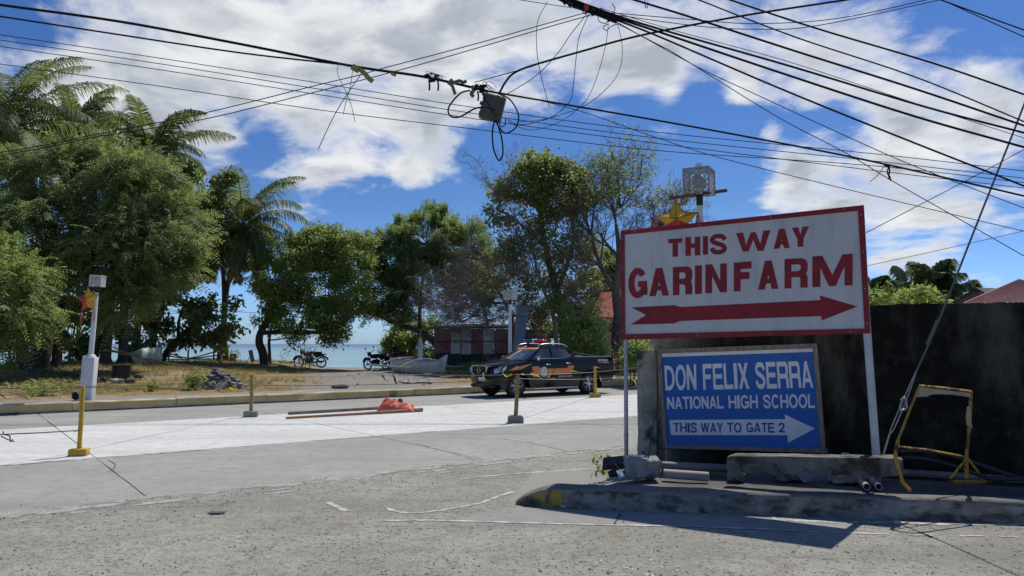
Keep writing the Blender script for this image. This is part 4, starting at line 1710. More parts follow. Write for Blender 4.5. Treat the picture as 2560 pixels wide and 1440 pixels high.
# ---- talisay like tree between the palms
Zb = 39.0
tree('almond_tree', 'dark broad leaved tree with sea showing through, left of the palm trunks', fat(383, Zb),
     [[(381, 912, Zb, .2), (384, 850, Zb, .17), (400, 760, Zb, .14), (450, 640, Zb, .10), (510, 500, Zb, .05)],
      [(400, 912, Zb, .16), (425, 865, Zb, .14), (462, 835, Zb, .11), (500, 790, Zb, .08), (540, 730, Zb, .04)],
      [(446, 842, Zb, .09), (447, 800, Zb, .07), (470, 740, Zb, .04)]],
     [(525, 465, 85, 55, Zb, 1.6, 230), (480, 560, 80, 80, Zb, 1.6, 190), (440, 690, 75, 60, Zb, 1.5, 130), (520, 660, 70, 80, Zb, 1.4, 140), (480, 790, 90, 45, Zb, 1.4, 120), (520, 820, 30, 40, Zb, .8, 40), (545, 855, 40, 28, Zb, .8, 30), (330, 790, 60, 60, Zb, 1.2, 90), (400, 790, 60, 50, Zb, 1.2, 90), (500, 840, 50, 22, Zb, .9, 40), (590, 800, 26, 60, Zb + 1, .7, 44), (420, 850, 40, 22, Zb, .8, 26)],
     'broad', L_BROAD, 23, per=8, ln=(.20, .36), wd=(.12, .21), dens=1.15)
tree('almond_tree', 'dark broad leaved sapling growing low behind the white lamp post', fat(225, 36),
     [[(172, 925, 36, .06), (178, 860, 36, .05), (190, 780, 36, .03)], [(240, 920, 36, .07), (240, 850, 36, .05), (235, 780, 36, .03)]],
     [(190, 800, 50, 70, 36, 1.0, 80), (240, 770, 60, 60, 36, 1.1, 110), (215, 870, 45, 26, 36, .8, 34), (270, 840, 40, 40, 36, .8, 40)],
     'broad', L_BROAD, 24, per=8, ln=(.2, .34), wd=(.12, .2), dens=1.3)
for px, r0, yy, lab in ((262, .20, 33.5, 'leaning dark trunk of a palm just left of the black tub'), (308, .19, 35.5, 'straight dark palm trunk standing behind the black tub')):
    b0 = fground(px, 912)
    palm('coconut_palm', lab, b0, at(px + (34 if px < 280 else 8), 560, b0.y), 2.4, int(px), 9, trunk_r=(r0 + .05, .15), leaflet=.7, dead=2, lean=(.0, 0, 0))
# undergrowth under the big tree
rg_ = 0
for i, (px, py, rx, ry, Y, n, lab) in enumerate([(40, 870, 80, 60, 33, 60, 'dark shrub in the deep shade at the left edge'), (130, 860, 50, 50, 34, 30, 'dark shrub between the trunks of the feathery tree'),
                                                 (90, 780, 110, 60, 34, 80, 'dark leafy thicket hanging under the feathery tree'), (340, 850, 40, 50, 37, 34, 'low seaside shrub behind the pale green boat')]):
    tree('shrub', lab, fat(px, Y), [[(px, 925, Y, .05), (px + 5, py, Y, .02)]], [(px, py, rx, ry, Y, 1.2, n)], 'broad', L_BROAD, 40 + i, per=8, ln=(.16, .28), wd=(.09, .15), cat='shrub')

# ---- the trees that arch over the gap to the sea
Zn = 40.0
tree('neem_tree', 'fresh green tree with a crooked trunk and a long level branch over the sea', fground(658, 903),
     [[(664, 912, Zn, .26), (656, 880, Zn, .22), (648, 855, Zn, .2), (655, 825, Zn, .18), (690, 770, Zn, .14), (740, 690, Zn, .09), (780, 630, Zn, .05)],
      [(655, 832, Zn, .13), (720, 830, Zn, .11), (800, 832, Zn, .08), (850, 838, Zn, .05)],
      [(674, 908, Zn + .8, .09), (673, 850, Zn + .8, .08), (690, 780, Zn + .8, .05)]],
     [(720, 640, 60, 50, Zn, 1.5, 250), (800, 620, 80, 45, Zn, 1.6, 330), (870, 640, 70, 60, Zn, 1.6, 320), (705, 720, 60, 60, Zn, 1.5, 240), (780, 710, 100, 60, Zn, 1.8, 420),
      (870, 730, 70, 60, Zn, 1.6, 280), (760, 790, 110, 42, Zn, 1.5, 330), (840, 820, 38, 34, Zn, .9, 110), (850, 590, 26, 22, Zn, .6, 44), (762, 588, 24, 24, Zn, .6, 46), (795, 585, 18, 22, Zn, .5, 34), (905, 600, 30, 26, Zn, .6, 44), (740, 850, 22, 14, Zn, .5, 16), (680, 800, 34, 26, Zn, .8, 40)],
     'broad', L_NEEM, 25, per=8, ln=(.14, .24), wd=(.06, .10), clump=.9)
Zc = 43.0
tree('camachile_tree', 'dense grey green tree with spiky shoots, left of the tall half bare tree', fat(1105, Zc),
     [[(1110, 915, Zc, .24), (1090, 860, Zc, .2), (1050, 828, Zc, .17), (1000, 812, Zc, .13), (950, 790, Zc, .08), (920, 760, Zc, .04)],
      [(1050, 828, Zc, .13), (1050, 760, Zc, .1), (1060, 680, Zc, .07), (1070, 610, Zc, .03)]],
     [(1060, 610, 100, 60, Zc, 1.8, 430), (1160, 630, 75, 75, Zc, 1.6, 340), (1180, 720, 70, 60, Zc, 1.5, 240), (980, 660, 65, 60, Zc, 1.5, 270), (1080, 700, 110, 60, Zc, 1.8, 400), (970, 740, 70, 50, Zc, 1.4, 220), (930, 790, 50, 24, Zc, .9, 70), (1010, 780, 60, 30, Zc, 1.0, 110),
      (1075, 555, 36, 30, Zc, .8, 60), (1120, 560, 30, 26, Zc, .7, 44), (1020, 575, 30, 26, Zc, .7, 44), (975, 600, 28, 24, Zc, .7, 36), (1180, 600, 34, 40, Zc, .8, 60), (930, 690, 36, 46, Zc, .8, 80), (925, 630, 34, 34, Zc, .7, 60), (1205, 680, 50, 60, Zc, 1.2, 160)],
     'erect', L_CAM, 26, ln=(.11, .20), wd=(.06, 0), clump=.9, dens=3.2)
rr_ = random.Random(77)
tree('sea_grape_shrub', 'bushy shrub of round leaves at the water, left of the striped shed', fat(1030, 46),
     [[(1040, 905, 46, .09), (1035, 860, 46, .06), (1025, 820, 46, .03)]],
     [(1040, 825, 50, 32, 46, 1.0, 80), (1010, 860, 50, 28, 46, 1.0, 70), (1060, 870, 40, 34, 46, .9, 60), (980, 870, 22, 12, 46, .5, 16)],
     'broad', L_NEEM, 27, per=8, ln=(.2, .3), wd=(.12, .2), cat='shrub')

# ---- dry scrub over the shed, the tall tree and the bare tree by the sign
bare_tree('dry_thicket', 'tangled leafless grey brown thicket drooping over the striped shed', fat(1245, 38),
          [[(1300, 905, 38.5, .16), (1290, 840, 38.5, .13), (1270, 770, 38.2, .09), (1240, 720, 38, .05)], [(1215, 905, 39, .1), (1220, 820, 39, .07), (1200, 740, 38.5, .04)]],
          [(1270, 760, 38, -.7, .3), (1240, 715, 38, -.8, .5), (1240, 720, 37.5, .5, .5), (1200, 745, 38, -.8, .1), (1290, 790, 37.5, -.6, -.1), (1290, 800, 37.5, .6, .1), (1190, 790, 38, -.5, .2), (1310, 720, 38, .3, .5), (1330, 780, 38, -.2, .2), (1150, 770, 38, -.5, .1), (1230, 800, 37.2, -.2, .1)],
          31, TWIG, 4, 6, 1.8, .1, r0=.030, droop=.14, kids=(3, 5))
Zg = 37.0
tree('tall_tree', 'tall half bare tree with a leafy green top behind the black pickup', fat(1412, Zg),
     [[(1414, 905, Zg, .26), (1408, 820, Zg, .23), (1390, 730, Zg, .19), (1365, 620, Zg, .14), (1345, 500, Zg, .09), (1335, 420, Zg, .04)],
      [(1390, 730, Zg, .13), (1430, 620, Zg, .1), (1430, 520, Zg, .06), (1425, 440, Zg, .03)],
      [(1365, 620, Zg, .09), (1300, 560, Zg, .06), (1240, 520, Zg, .03)]],
     [(1335, 415, 55, 28, Zg, 1.1, 90), (1320, 465, 75, 32, Zg, 1.3, 100), (1405, 440, 45, 36, Zg, 1.1, 130), (1440, 490, 32, 45, Zg, 1.0, 120), (1390, 500, 60, 40, Zg, 1.4, 150), (1265, 480, 45, 26, Zg, .9, 26), (1250, 545, 40, 26, Zg, .9, 16)],
     'broad', L_BIG, 28, bark=BARK_G, per=7, ln=(.15, .27), wd=(.09, .16), clump=1.0, group=None, dens=3.4)
tall = [o for o in bpy.data.objects if o.name == 'tall_tree'][0]


def extra_leaves(parent, blobs, mat, seed, per, ln, wd, name='vine'):
    rg = np.random.default_rng(seed)
    qs = []
    for (px, py, rx, ry, Y, dz_, n) in blobs:
        c = np.array(at(px, py, Y))
        ex = np.array([rx * pxm(Y), dz_, ry * pxm(Y)])
        nc = max(4, n // 14)
        cc = in_ellipsoid(rg, nc, 2.2) * ex
        idx = rg.integers(0, nc, n)
        off = rg.normal(size=(n, 3)) * .2
        qs.append(broad_leaves(rg, c + cc[idx] + off, unit(cc[idx] / ex + rg.normal(size=(n, 3)) * .5), per, ln, wd))
    return np_obj(name, np.concatenate(qs, 0), 4, mat, parent)


extra_leaves(tall, [(1370, 580, 75, 60, Zg, 1.4, 240), (1330, 620, 75, 60, Zg, 1.3, 200), (1400, 670, 75, 70, Zg, 1.3, 240), (1350, 720, 60, 60, Zg, 1.2, 90), (1420, 760, 60, 60, Zg, 1.2, 90), (1270, 620, 60, 60, Zg, 1.0, 110), (1300, 690, 80, 60, Zg, 1.2, 120), (1440, 600, 50, 60, Zg, 1.2, 100), (1380, 800, 60, 50, Zg, 1.0, 70), (1235, 650, 55, 60, Zg + 1, 1.2, 110), (1225, 720, 60, 50, Zg + 1, 1.0, 90), (1290, 560, 50, 40, Zg, 1.0, 60), (1480, 640, 45, 60, Zg + 1, 1.0, 80)], L_DRY, 61, 7, (.12, .22), (.06, .12), 'dry_vine')
extra_leaves(tall, [(1400, 740, 60, 60, Zg - 1, 1.0, 60), (1360, 640, 50, 60, Zg - 1, 1.0, 40)], L_NEEM, 62, 7, (.14, .24), (.07, .12), 'green_vine')
bare_tree('bare_twigs_tree', 'fine leafless grey branches spreading in front of the tall tree', fat(1360, 36),
          [[(1395, 905, 36, .12), (1385, 800, 36, .1), (1350, 700, 36, .07), (1330, 620, 36, .04)]],
          [(1345, 690, 36, -.5, .5), (1330, 625, 36, -.5, .7), (1360, 730, 36, .5, .4), (1385, 800, 36, .4, .3), (1300, 560, 36, -.6, .5), (1250, 500, 36.4, -.3, .8), (1390, 560, 36, .5, .5)], 32, TWIG, 4, 3, 1.8, .2, r0=.03, kids=(3, 4))
Zr = 35.0
bare_tree('bare_tree', 'leafless spreading tree with thick dark limbs just left of the farm board', fat(1548, Zr),
          [[(1550, 915, Zr, .36), (1545, 850, Zr, .32), (1548, 790, Zr, .27), (1540, 720, Zr, .2), (1548, 640, Zr, .14), (1540, 560, Zr, .07)],
           [(1546, 835, Zr, .2), (1515, 808, Zr, .17), (1475, 800, Zr, .11), (1440, 790, Zr, .06)],
           [(1542, 740, Zr, .14), (1500, 660, Zr, .1), (1480, 590, Zr, .06), (1485, 520, Zr, .03)],
           [(1545, 700, Zr, .14), (1590, 640, Zr, .1), (1620, 590, Zr, .06)]],
          [(1540, 560, Zr, -.3, .8), (1548, 640, Zr, .6, .5), (1548, 640, Zr, -.6, .4), (1485, 520, Zr, 0, .9), (1480, 590, Zr, -.6, .6), (1620, 590, Zr, .5, .5), (1590, 640, Zr, .6, .3), (1500, 660, Zr, -.6, .3), (1540, 720, Zr, -.5, .3), (1475, 800, Zr, -.4, .4), (1550, 520, Zr, .2, .9)],
          33, BARK_G, 4, 4, 1.9, .35, r0=.05, kids=(3, 5), leafq=(lambda p: .22 if p.z > 8.0 else .02, L_BIG, (.10, .18), (.07, .11), 3))
tree('mango_tree', 'very dark dense tree behind the bare tree and the red roof', fat(1505, 47),
     [[(1505, 915, 47, .25), (1505, 800, 47, .2), (1510, 700, 47, .1)]],
     [(1500, 670, 60, 55, 50, 2.0, 200), (1560, 690, 60, 60, 50, 2.0, 180), (1460, 740, 60, 60, 47, 1.8, 150), (1510, 800, 70, 60, 47, 1.8, 170), (1580, 680, 45, 60, 47, 1.5, 120), (1600, 800, 60, 60, 47, 1.6, 120), (1440, 840, 70, 40, 47, 1.6, 110), (1340, 830, 60, 50, 46, 1.6, 110)],
     'broad', L_BROAD, 29, per=9, ln=(.2, .34), wd=(.1, .16))
tree('bush', 'bright yellow green bush of narrow leaves behind the pickup bed', fat(1465, 32.5),
     [[(1462, 900, 32.5, .05), (1465, 840, 32.5, .03)]],
     [(1462, 835, 46, 40, 32.5, .9, 150), (1440, 865, 34, 24, 32.5, .8, 60), (1490, 865, 26, 26, 32.5, .7, 50), (1445, 785, 40, 26, 33.2, .7, 50)],
     'broad', L_BUSH, 30, per=8, ln=(.16, .28), wd=(.045, .075), cat='bush')
tree('bush', 'dark leafy bush in the shade beside the left sign pole', fat(1580, 30),
     [[(1582, 915, 30, .05), (1585, 880, 30, .02)]],
     [(1585, 875, 26, 40, 30, .7, 70), (1600, 900, 30, 26, 30, .6, 40)], 'broad', L_NEEM, 34, per=8, ln=(.14, .24), wd=(.06, .1), cat='bush')

# ---- plants of the field edge
for i, (px, py, hpx, wpx, n, mt, lab) in enumerate([(485, 975, 34, 26, 90, L_WEED, 'lime green bushy weed at the foot of the rubble heap'), (378, 978, 16, 12, 30, L_WEED, 'small tuft of green weed by the walk, near the yellow tape'),
                                                    (1185, 935, 26, 40, 70, L_NEEM, 'low green weeds beside the bow of the white boat'), (1240, 925, 26, 30, 40, L_NEEM, 'green weeds in front of the shed wall'),
                                                    (100, 990, 22, 60, 70, L_NEEM, 'low creeping weeds on the walk at the far left'), (580, 900, 26, 34, 40, L_STRAW, 'pale dry grass tussock beside the leaning palm'), (712, 880, 30, 14, 14, L_NEEM, 'thin wiry seedling near the crooked tree'), (330, 895, 18, 30, 26, L_NEEM, 'scrubby green weeds under the pale green boat')]):
    g = fground(px, py)
    t = thing('weed', g, lab, 'plant')
    rg = np.random.default_rng(90 + i)
    w_, h_ = wpx * pxm(g.y), hpx * pxm(g.y)
    tips = np.stack([rg.normal(0, .4, n) * w_, rg.normal(0, .4, n) * w_, rg.random(n) ** .7 * h_], 1) + np.array(g)
    q = broad_leaves(rg, tips, unit(rg.normal(size=(n, 3)) + np.array([0, 0, 1.2])), 6, (.08, .17), (.03, .06), .06, .0)
    np_obj('leaves', q, 4, mt, t)
    b = B()
    for k in range(5):
        e = tips[rg.integers(0, n)]
        b.tube([tuple(np.array(g) - np.array([0, 0, .03])), tuple((np.array(g) + e) / 2 + np.array([0, 0, .03])), tuple(e)], .006, 4, cap=False)
    obj('stem', b, TWIG, t)


# ---- dry grass, dead leaves and gravel that nobody could count
def scatter_grass():
    rg = np.random.default_rng(5)
    out = []
    N = 46000
    s = rg.uniform(-22, 34, N)
    t = 1.7 + rg.random(N) ** .9 * 20
    keep = []
    P = []
    for i in range(N):
        p = st(float(s[i]), float(t[i]))
        nz = mnoise.noise(Vector((p.x * .35, p.y * .35, 0))) + .5 * mnoise.noise(Vector((p.x * 1.3, p.y * 1.3, 4)))
        track = math.exp(-((p.x + .27 * (p.y - 26) + 4.2) / 2.4) ** 2)
        if nz > -.12 + track * 1.3 - (.25 if t[i] < 3.2 else 0) * 0:
            P.append((p.x, p.y, fieldz(p.x, p.y)))
    P = np.array(P)
    n = len(P)
    c = np.repeat(P, 4, 0) + np.concatenate([rg.normal(0, .05, (n * 4, 2)), np.zeros((n * 4, 1))], 1)
    m = n * 4
    a = unit(rg.normal(size=(m, 3)) * np.array([.6, .6, .15]) + np.array([0, 0, .75]))
    ln = rg.uniform(.05, .26, m)
    sd = unit(np.cross(a, rg.normal(size=(m, 3)))) * .009
    q = np.stack([c - sd, c + sd, c + a * ln[:, None]], 1)
    np_obj('dry_grass', q, 3, L_STRAW, None, label='dry straw coloured grass covering the shore field', cat='grass', kind='stuff')


def scatter_flat(name, mat, n, region, size, seed, label, cat, z=.01):
    rg = np.random.default_rng(seed)
    c = []
    for i in range(n):
        p = region(rg)
        c.append((p[0], p[1], p[2] + z))
    c = np.array(c)
    a = unit(rg.normal(size=(n, 3)) * np.array([1, 1, .25]))
    q = leaf_quads(c, a, unit(rg.normal(size=(n, 3)) * .4 + np.array([0, 0, 1])), rg.uniform(*size, n), rg.uniform(size[0] * .4, size[1] * .5, n))
    np_obj(name, q, 4, mat, None, label=label, cat=cat, kind='stuff')


def reg_field(rg):
    p = st(rg.uniform(-20, 10), 1.8 + rg.random() * 14)
    return (p.x, p.y, fieldz(p.x, p.y))


def reg_left(rg):
    g = fground(rg.uniform(-20, 200), rg.uniform(930, 985))
    return (g.x, g.y, g.z)


scatter_grass()
scatter_flat('fallen_leaves', L_DEAD, 1500, reg_field, (.05, .13), 3, 'fallen brown leaves and husks littering the field', 'leaves', .02)
scatter_flat('dead_branches', L_DEAD, 500, reg_left, (.10, .32), 4, 'heap of withered reddish leaves at the left edge', 'leaves', .10)


def gravel(name, n, region, size, seed, mat, label):
    """loose stones: small irregular eight sided lumps"""
    rg = np.random.default_rng(seed)
    base = np.array([(1, 0, 0), (0, 1, 0), (-1, 0, 0), (0, -1, 0), (0, 0, .8), (0, 0, -.5)], float)
    tris = np.array([(0, 1, 4), (1, 2, 4), (2, 3, 4), (3, 0, 4)])
    P = []
    for i in range(n):
        P.append(region(rg))
    P = np.array(P)
    sz = size[0] + (size[1] - size[0]) * rg.random(n) ** 3
    v = base[None] * sz[:, None, None] * rg.uniform(.55, 1.25, (n, 6, 3))
    ang = rg.uniform(0, 6.28, n)
    ca, sa = np.cos(ang)[:, None], np.sin(ang)[:, None]
    x, y = v[..., 0] * ca - v[..., 1] * sa, v[..., 0] * sa + v[..., 1] * ca
    v = np.stack([x, y, v[..., 2]], -1) + P[:, None, :]
    q = v[:, tris, :].reshape(-1, 3, 3)
    np_obj(name, q, 3, mat, None, label=label, cat='gravel', kind='stuff')


def reg_street(rg):
    while True:
        px, py = rg.uniform(-100, 2660), 1160 + rg.random() ** .7 * 330
        p = gnd(px, py)
        s, t = to_st(p)
        d = (p - KA).dot(kn)
        if t < -12.3 and not (d > -.02 and p.x > KA.x - .3):
            return (p.x, p.y, .0)


def reg_edge(rg):
    s = rg.uniform(-12, 9)
    p = st(s, -12.7 - abs(rg.normal(0, .45)))
    return (p.x, p.y, .0)


m_peb = M('pebble_grey', (0.20, 0.195, 0.18), (0.11, 0.108, 0.10), 3, .95, c3=(0.34, 0.33, 0.30), scale3=2, th3=(.5, .56))
m_peb2 = M('pebble_pale', (0.42, 0.41, 0.38), (0.30, 0.29, 0.27), 3, .95)
gravel('gravel', 3600, reg_street, (.003, .013), 7, m_peb, 'loose dark gravel scattered over the worn street')
gravel('pale_gravel', 1300, reg_street, (.003, .014), 8, m_peb2, 'pale chips scattered over the worn street')
gravel('edge_gravel', 3000, reg_edge, (.003, .016), 9, m_peb, 'grit gathered along the edge of the road slab')
def reg_litter(rg):
    p = st(rg.uniform(-20, 14), 1.8 + rg.random() * 17)
    return (p.x, p.y, fieldz(p.x, p.y) + .01)


gravel('field_clods', 900, reg_litter, (.02, .075), 14, M('dark_clod', (0.10, 0.08, 0.06), (0.17, 0.13, 0.09), 3, .95), 'dark clods and husks strewn over the shore field')
gravel('field_litter', 420, reg_litter, (.015, .06), 15, M('pale_litter', (0.50, 0.47, 0.40), (0.38, 0.34, 0.28), 3, .9), 'pale stones and litter strewn over the shore field')
m_chip = M('paint_chip', (0.60, 0.57, 0.46), (0.5, 0.47, 0.36), 3, .8)
scatter_flat('wood_chips', m_chip, 60, lambda rg: tuple(gnd(1560 + rg.normal(0, 110), 1425 + rg.normal(0, 14))), (.012, .06), 12, 'pale wood chips strewn at the bottom of the street', 'chips', .004)
# ================================================================== PICKUP TRUCK (local: +x nose, +y its left side, z up; front axle at x=0)
m_paint = M('black_car_paint', (0.003, 0.0035, 0.005), (0.004, 0.0045, 0.006), 2, .30, coat=.55, spec=.08)
m_chrome = M('chrome', (0.72, 0.73, 0.75), None, rough=.12, metal=1.0)
m_silver = M('silver_alloy', (0.62, 0.63, 0.65), None, rough=.28, metal=.8)
m_rubber = M('tyre_rubber', (0.018, 0.018, 0.018), (0.03, 0.029, 0.027), 5, .9)
m_black = M('black_plastic', (0.015, 0.015, 0.016), (0.022, 0.022, 0.022), 5, .6)
m_glass = M('tinted_glass', (0.018, 0.024, 0.028), None, rough=.04, spec=.9, coat=.6)
m_lamp = M('headlamp_lens', (0.42, 0.46, 0.50), (0.25, 0.28, 0.32), 9, .08, coat=1.0, metal=.3)
m_orange = M('reflective_orange', (0.72, 0.24, 0.07), (0.62, 0.20, 0.06), 3, .5)
m_gold = M('decal_gold', (0.50, 0.40, 0.16), None, rough=.5)
m_decal = M('decal_white', (0.70, 0.70, 0.68), None, rough=.5)
m_seal = M('round_seal', (0.58, 0.58, 0.54), (0.46, 0.46, 0.42), 14, .5)
m_redl = M('red_lens', (0.62, 0.012, 0.02), None, rough=.12, coat=1.0)
m_bluel = M('blue_lens', (0.015, 0.03, 0.22), None, rough=.12, coat=1.0)


def build_truck():
    fw, rw = gnd(1290, 994), gnd(1477, 985)
    ax = Vector((fw.x - rw.x, fw.y - rw.y, 0))
    WB = 3.0
    ang = math.atan2(ax.y, ax.x)
    left = Vector((-ax.y, ax.x, 0)).normalized()
    base = fw - left * 0.76
    T = thing('pickup_truck', (base.x, base.y, 0.0), 'black pickup truck with orange stripes and a red and blue light bar', 'pickup truck', rotz=ang)
    ORG[T.name] = Vector((0, 0, 0))

    def part(name, b, m, parent=None, sm=None, label=None):
        return obj(name, b, m, parent or T, sm=sm, label=label)
    HW = .88

    def arch(cx, r, a0, a1, n=9):
        return [(cx + r * math.cos(R(a0 + (a1 - a0) * i / n)), .36 + r * math.sin(R(a0 + (a1 - a0) * i / n))) for i in range(n + 1)]
    prof = [(.74, .27), (.84, .34), (.885, .50), (.885, .70), (.865, .86), (.82, .965), (.70, 1.025), (.45, 1.075), (.10, 1.13), (-.38, 1.185),
            (-.9, 1.20), (-1.6, 1.21), (-2.36, 1.235), (-2.9, 1.245), (-3.5, 1.25), (-4.04, 1.25), (-4.10, 1.20), (-4.12, .95), (-4.10, .62), (-4.06, .52), (-3.9, .46)]
    prof += arch(-3.0, .46, 168, 12)[::1][0:0]
    rear = arch(-3.0, .465, 175, 5)
    front = arch(0.0, .465, 175, 5)
    prof += [(-3.52, .42)] + rear + [(-2.5, .30), (-.52, .29)] + front + [(.52, .29)]
    ys = [-1, -.985, -.93, -.6, -.25, 0, .25, .6, .93, .985, 1]
    b = B()
    m = len(prof)
    for f in ys:
        for (x, z) in prof:
            y = f * HW
            xx = x
            if x > .3:
                xx -= (x - .3) / .58 * .20 * abs(f) ** 2.6
            if x < -3.7:
                xx += (-3.7 - x) / .4 * .05 * abs(f) ** 3
            zz = z
            if z > .95 and x > -.5:
                zz += .035 * (1 - f * f) - (.05 if abs(f) > .98 else (.018 if abs(f) > .92 else 0))
            if z > 1.0 and x <= -.5 and abs(f) > .98:
                zz -= .015
            # side section: shoulder wider than sill
            yy = y * (1 - .035 * max(0, (z - .95)) / .3 - .03 * max(0, (.55 - z)) / .25)
            b.v.append((xx, yy, zz))
    for i in range(len(ys) - 1):
        for j in range(m):
            j2 = (j + 1) % m
            b.f.append([i * m + j, i * m + j2, (i + 1) * m + j2, (i + 1) * m + j])
            b.m.append(0)
    for i in (0, len(ys) - 1):
        loop = [Vector(b.v[i * m + j]) for j in range(m)]
        tri = tessellate_polygon([[Vector((p.x, p.z, 0)) for p in loop]])
        for t in tri:
            b.f.append([i * m + k for k in t])
            b.m.append(0)
    body = part('body', b, m_paint, sm=32)
    bm = bmesh.new()
    bm.from_mesh(body.data)
    bmesh.ops.recalc_face_normals(bm, faces=bm.faces[:])
    bm.to_mesh(body.data)
    bm.free()
    smooth(body.data, 32)
    # cab
    cp = [(-.30, 1.165), (-.62, 1.37), (-1.00, 1.575), (-1.16, 1.625), (-1.5, 1.65), (-1.9, 1.64), (-2.18, 1.60), (-2.27, 1.54), (-2.36, 1.40), (-2.42, 1.20)]

    def cw(z):
        return .845 - (z - 1.17) / .47 * .19
    b = B()
    fs = [-1, -.94, -.6, 0, .6, .94, 1]
    m = len(cp)
    for f in fs:
        for (x, z) in cp:
            zz = z + (.018 * (1 - f * f) if z > 1.5 else 0) - (.03 if abs(f) == 1 and z > 1.5 else 0)
            xx = x - (.10 * f * f if x > -1.1 else 0)
            b.v.append((xx, f * cw(z), zz))
    for i in range(len(fs) - 1):
        for j in range(m - 1):
            b.f.append([i * m + j, i * m + j + 1, (i + 1) * m + j + 1, (i + 1) * m + j])
            b.m.append(0)
    for i in (0, len(fs) - 1):
        tri = tessellate_polygon([[Vector((cp[j][0], cp[j][1], 0)) for j in range(m)]])
        for t in tri:
            b.f.append([i * m + k for k in t])
            b.m.append(0)
    cab = part('cab', b, m_paint, sm=32)
    bm = bmesh.new()
    bm.from_mesh(cab.data)
    bmesh.ops.recalc_face_normals(bm, faces=bm.faces[:])
    bm.to_mesh(cab.data)
    bm.free()
    smooth(cab.data, 32)

    # windscreen
    def wsx(z, f):
        for (x0, z0), (x1, z1) in zip(cp, cp[1:]):
            if z0 <= z <= z1:
                return x0 + (x1 - x0) * (z - z0) / (z1 - z0) - .10 * f * f
    b = B()
    zs = [1.20, 1.30, 1.40, 1.50, 1.565]
    ff = [-.90, -.5, 0, .5, .90]
    for z in zs:
        for f in ff:
            b.v.append((wsx(z, f) + .006, f * cw(z), z + .006))
    for i in range(len(zs) - 1):
        for j in range(len(ff) - 1):
            a = i * 5 + j
            b.f.append([a, a + 1, a + 6, a + 5])
            b.m.append(0)
    ws = part('windscreen', b, m_glass, sm=60)
    b = B()
    for z in (1.515, 1.572):
        for f in ff:
            b.v.append((wsx(z, f) + .010, f * cw(z) * 1.01, z + .010))
    for j in range(4):
        b.f.append([j, j + 1, 5 + j + 1, 5 + j])
        b.m.append(0)
    part('sun_strip', b, m_orange, ws, label='orange sun strip across the top of the windscreen')
    # side glass, both sides
    for sg in (1, -1):
        for nm, poly in (('side_window', [(-.66, 1.245), (-1.02, 1.525), (-1.36, 1.555), (-1.36, 1.245)]), ('side_window', [(-1.44, 1.245), (-1.44, 1.556), (-1.90, 1.550), (-2.06, 1.52), (-2.20, 1.31), (-2.16, 1.255)])):
            b = B()
            vs = [(x, sg * (cw(z) + .006), z) for x, z in poly]
            tri = tessellate_polygon([[Vector((x, z, 0)) for x, z in poly]])
            b.add(vs, [list(t) for t in tri])
            part(nm, b, m_glass)
        b = B()
        b.tube([(-.60, sg * (cw(1.225) + .012), 1.225), (-1.4, sg * (cw(1.228) + .012), 1.228), (-2.02, sg * (cw(1.24) + .012), 1.238), (-2.24, sg * (cw(1.34) + .012), 1.345)], .011, 6)
        part('window_trim', b, m_chrome)
        # roof rails
        b = B()
        b.tube(catmull([(-.98, sg * .60, 1.60), (-1.10, sg * .61, 1.675), (-1.4, sg * .61, 1.71), (-1.8, sg * .61, 1.705), (-2.08, sg * .60, 1.675), (-2.22, sg * .59, 1.60)], 4), .017, 7)
        part('roof_rail', b, m_silver, sm=60)
        # mirror
        b = B()
        b.box((-.70, sg * .98, 1.235), (.11, .20, .14), bev=.035, mi=1)
        b.box((-.73, sg * .985, 1.205), (.09, .205, .07), bev=.03, mi=0)
        b.box((-.68, sg * .87, 1.19), (.06, .14, .04), bev=.012, mi=0)
        part('wing_mirror', b, [m_black, m_chrome], sm=50)
        # door seams, handles
        for x in (-.52, -1.40):
            b = B()
            b.box((x, sg * (HW * .983), .80), (.010, .012, .78))
            part('door_seam', b, m_black)
        b = B()
        b.box((-2.26, sg * (HW * .983), .88), (.012, .012, .64))
        part('door_seam', b, m_black)
        for x, z in ((-1.20, 1.035), (-2.04, 1.065)):
            b = B()
            b.box((x, sg * (HW + .006), z), (.19, .03, .035), bev=.012)
            part('door_handle', b, m_chrome, sm=50)
        # side step
        b = B()
        b.tube([(-.62, sg * .80, .275), (-.70, sg * .90, .27), (-2.42, sg * .90, .275), (-2.48, sg * .80, .285)], .032, 8)
        part('side_step', b, m_silver, sm=60)
        # arch lips
        for cx in (0, -3.0):
            b = B()
            b.tube([(x, sg * (HW * .965), z) for x, z in arch(cx, .475, 4, 176, 14)], .022, 6)
            part('wheel_arch', b, m_black, sm=60)
        # headlamp
        b = B()
        poly = [(.79, .90), (.60, .985), (.40, 1.00), (.46, .88), (.60, .80), (.78, .78)]
        yy = [.70, .80, .862, .868, .852, .72]
        front_p = [(p[0] - .0, sg * q, p[1]) for p, q in zip(poly, yy)]
        cen = Vector((.64, sg * .835, .885))
        vs = [Vector(p) + Vector((.035, sg * .022, .0)) for p in front_p]
        back = [Vector(p) - Vector((.06, sg * .05, 0)) for p in front_p]
        n = len(vs)
        b.add([cen + Vector((.06, sg * .035, 0))] + vs + back, [[0, 1 + i, 1 + (i + 1) % n] for i in range(n)] + [[1 + i, 1 + n + i, 1 + n + (i + 1) % n, 1 + (i + 1) % n] for i in range(n)])
        part('headlight', b, m_lamp, sm=50)
        # fog lamp with chrome surround
        b = B()
        b.tube([(.80, sg * .56, .60), (.79, sg * .56, .49), (.74, sg * .72, .49), (.72, sg * .74, .56), (.74, sg * .70, .61), (.80, sg * .56, .60)], .012, 6)
        b.box((.76, sg * .63, .55), (.05, .13, .08), mi=1)
        part('fog_light', b, [m_chrome, m_black])
        # tail lamp
        b = B()
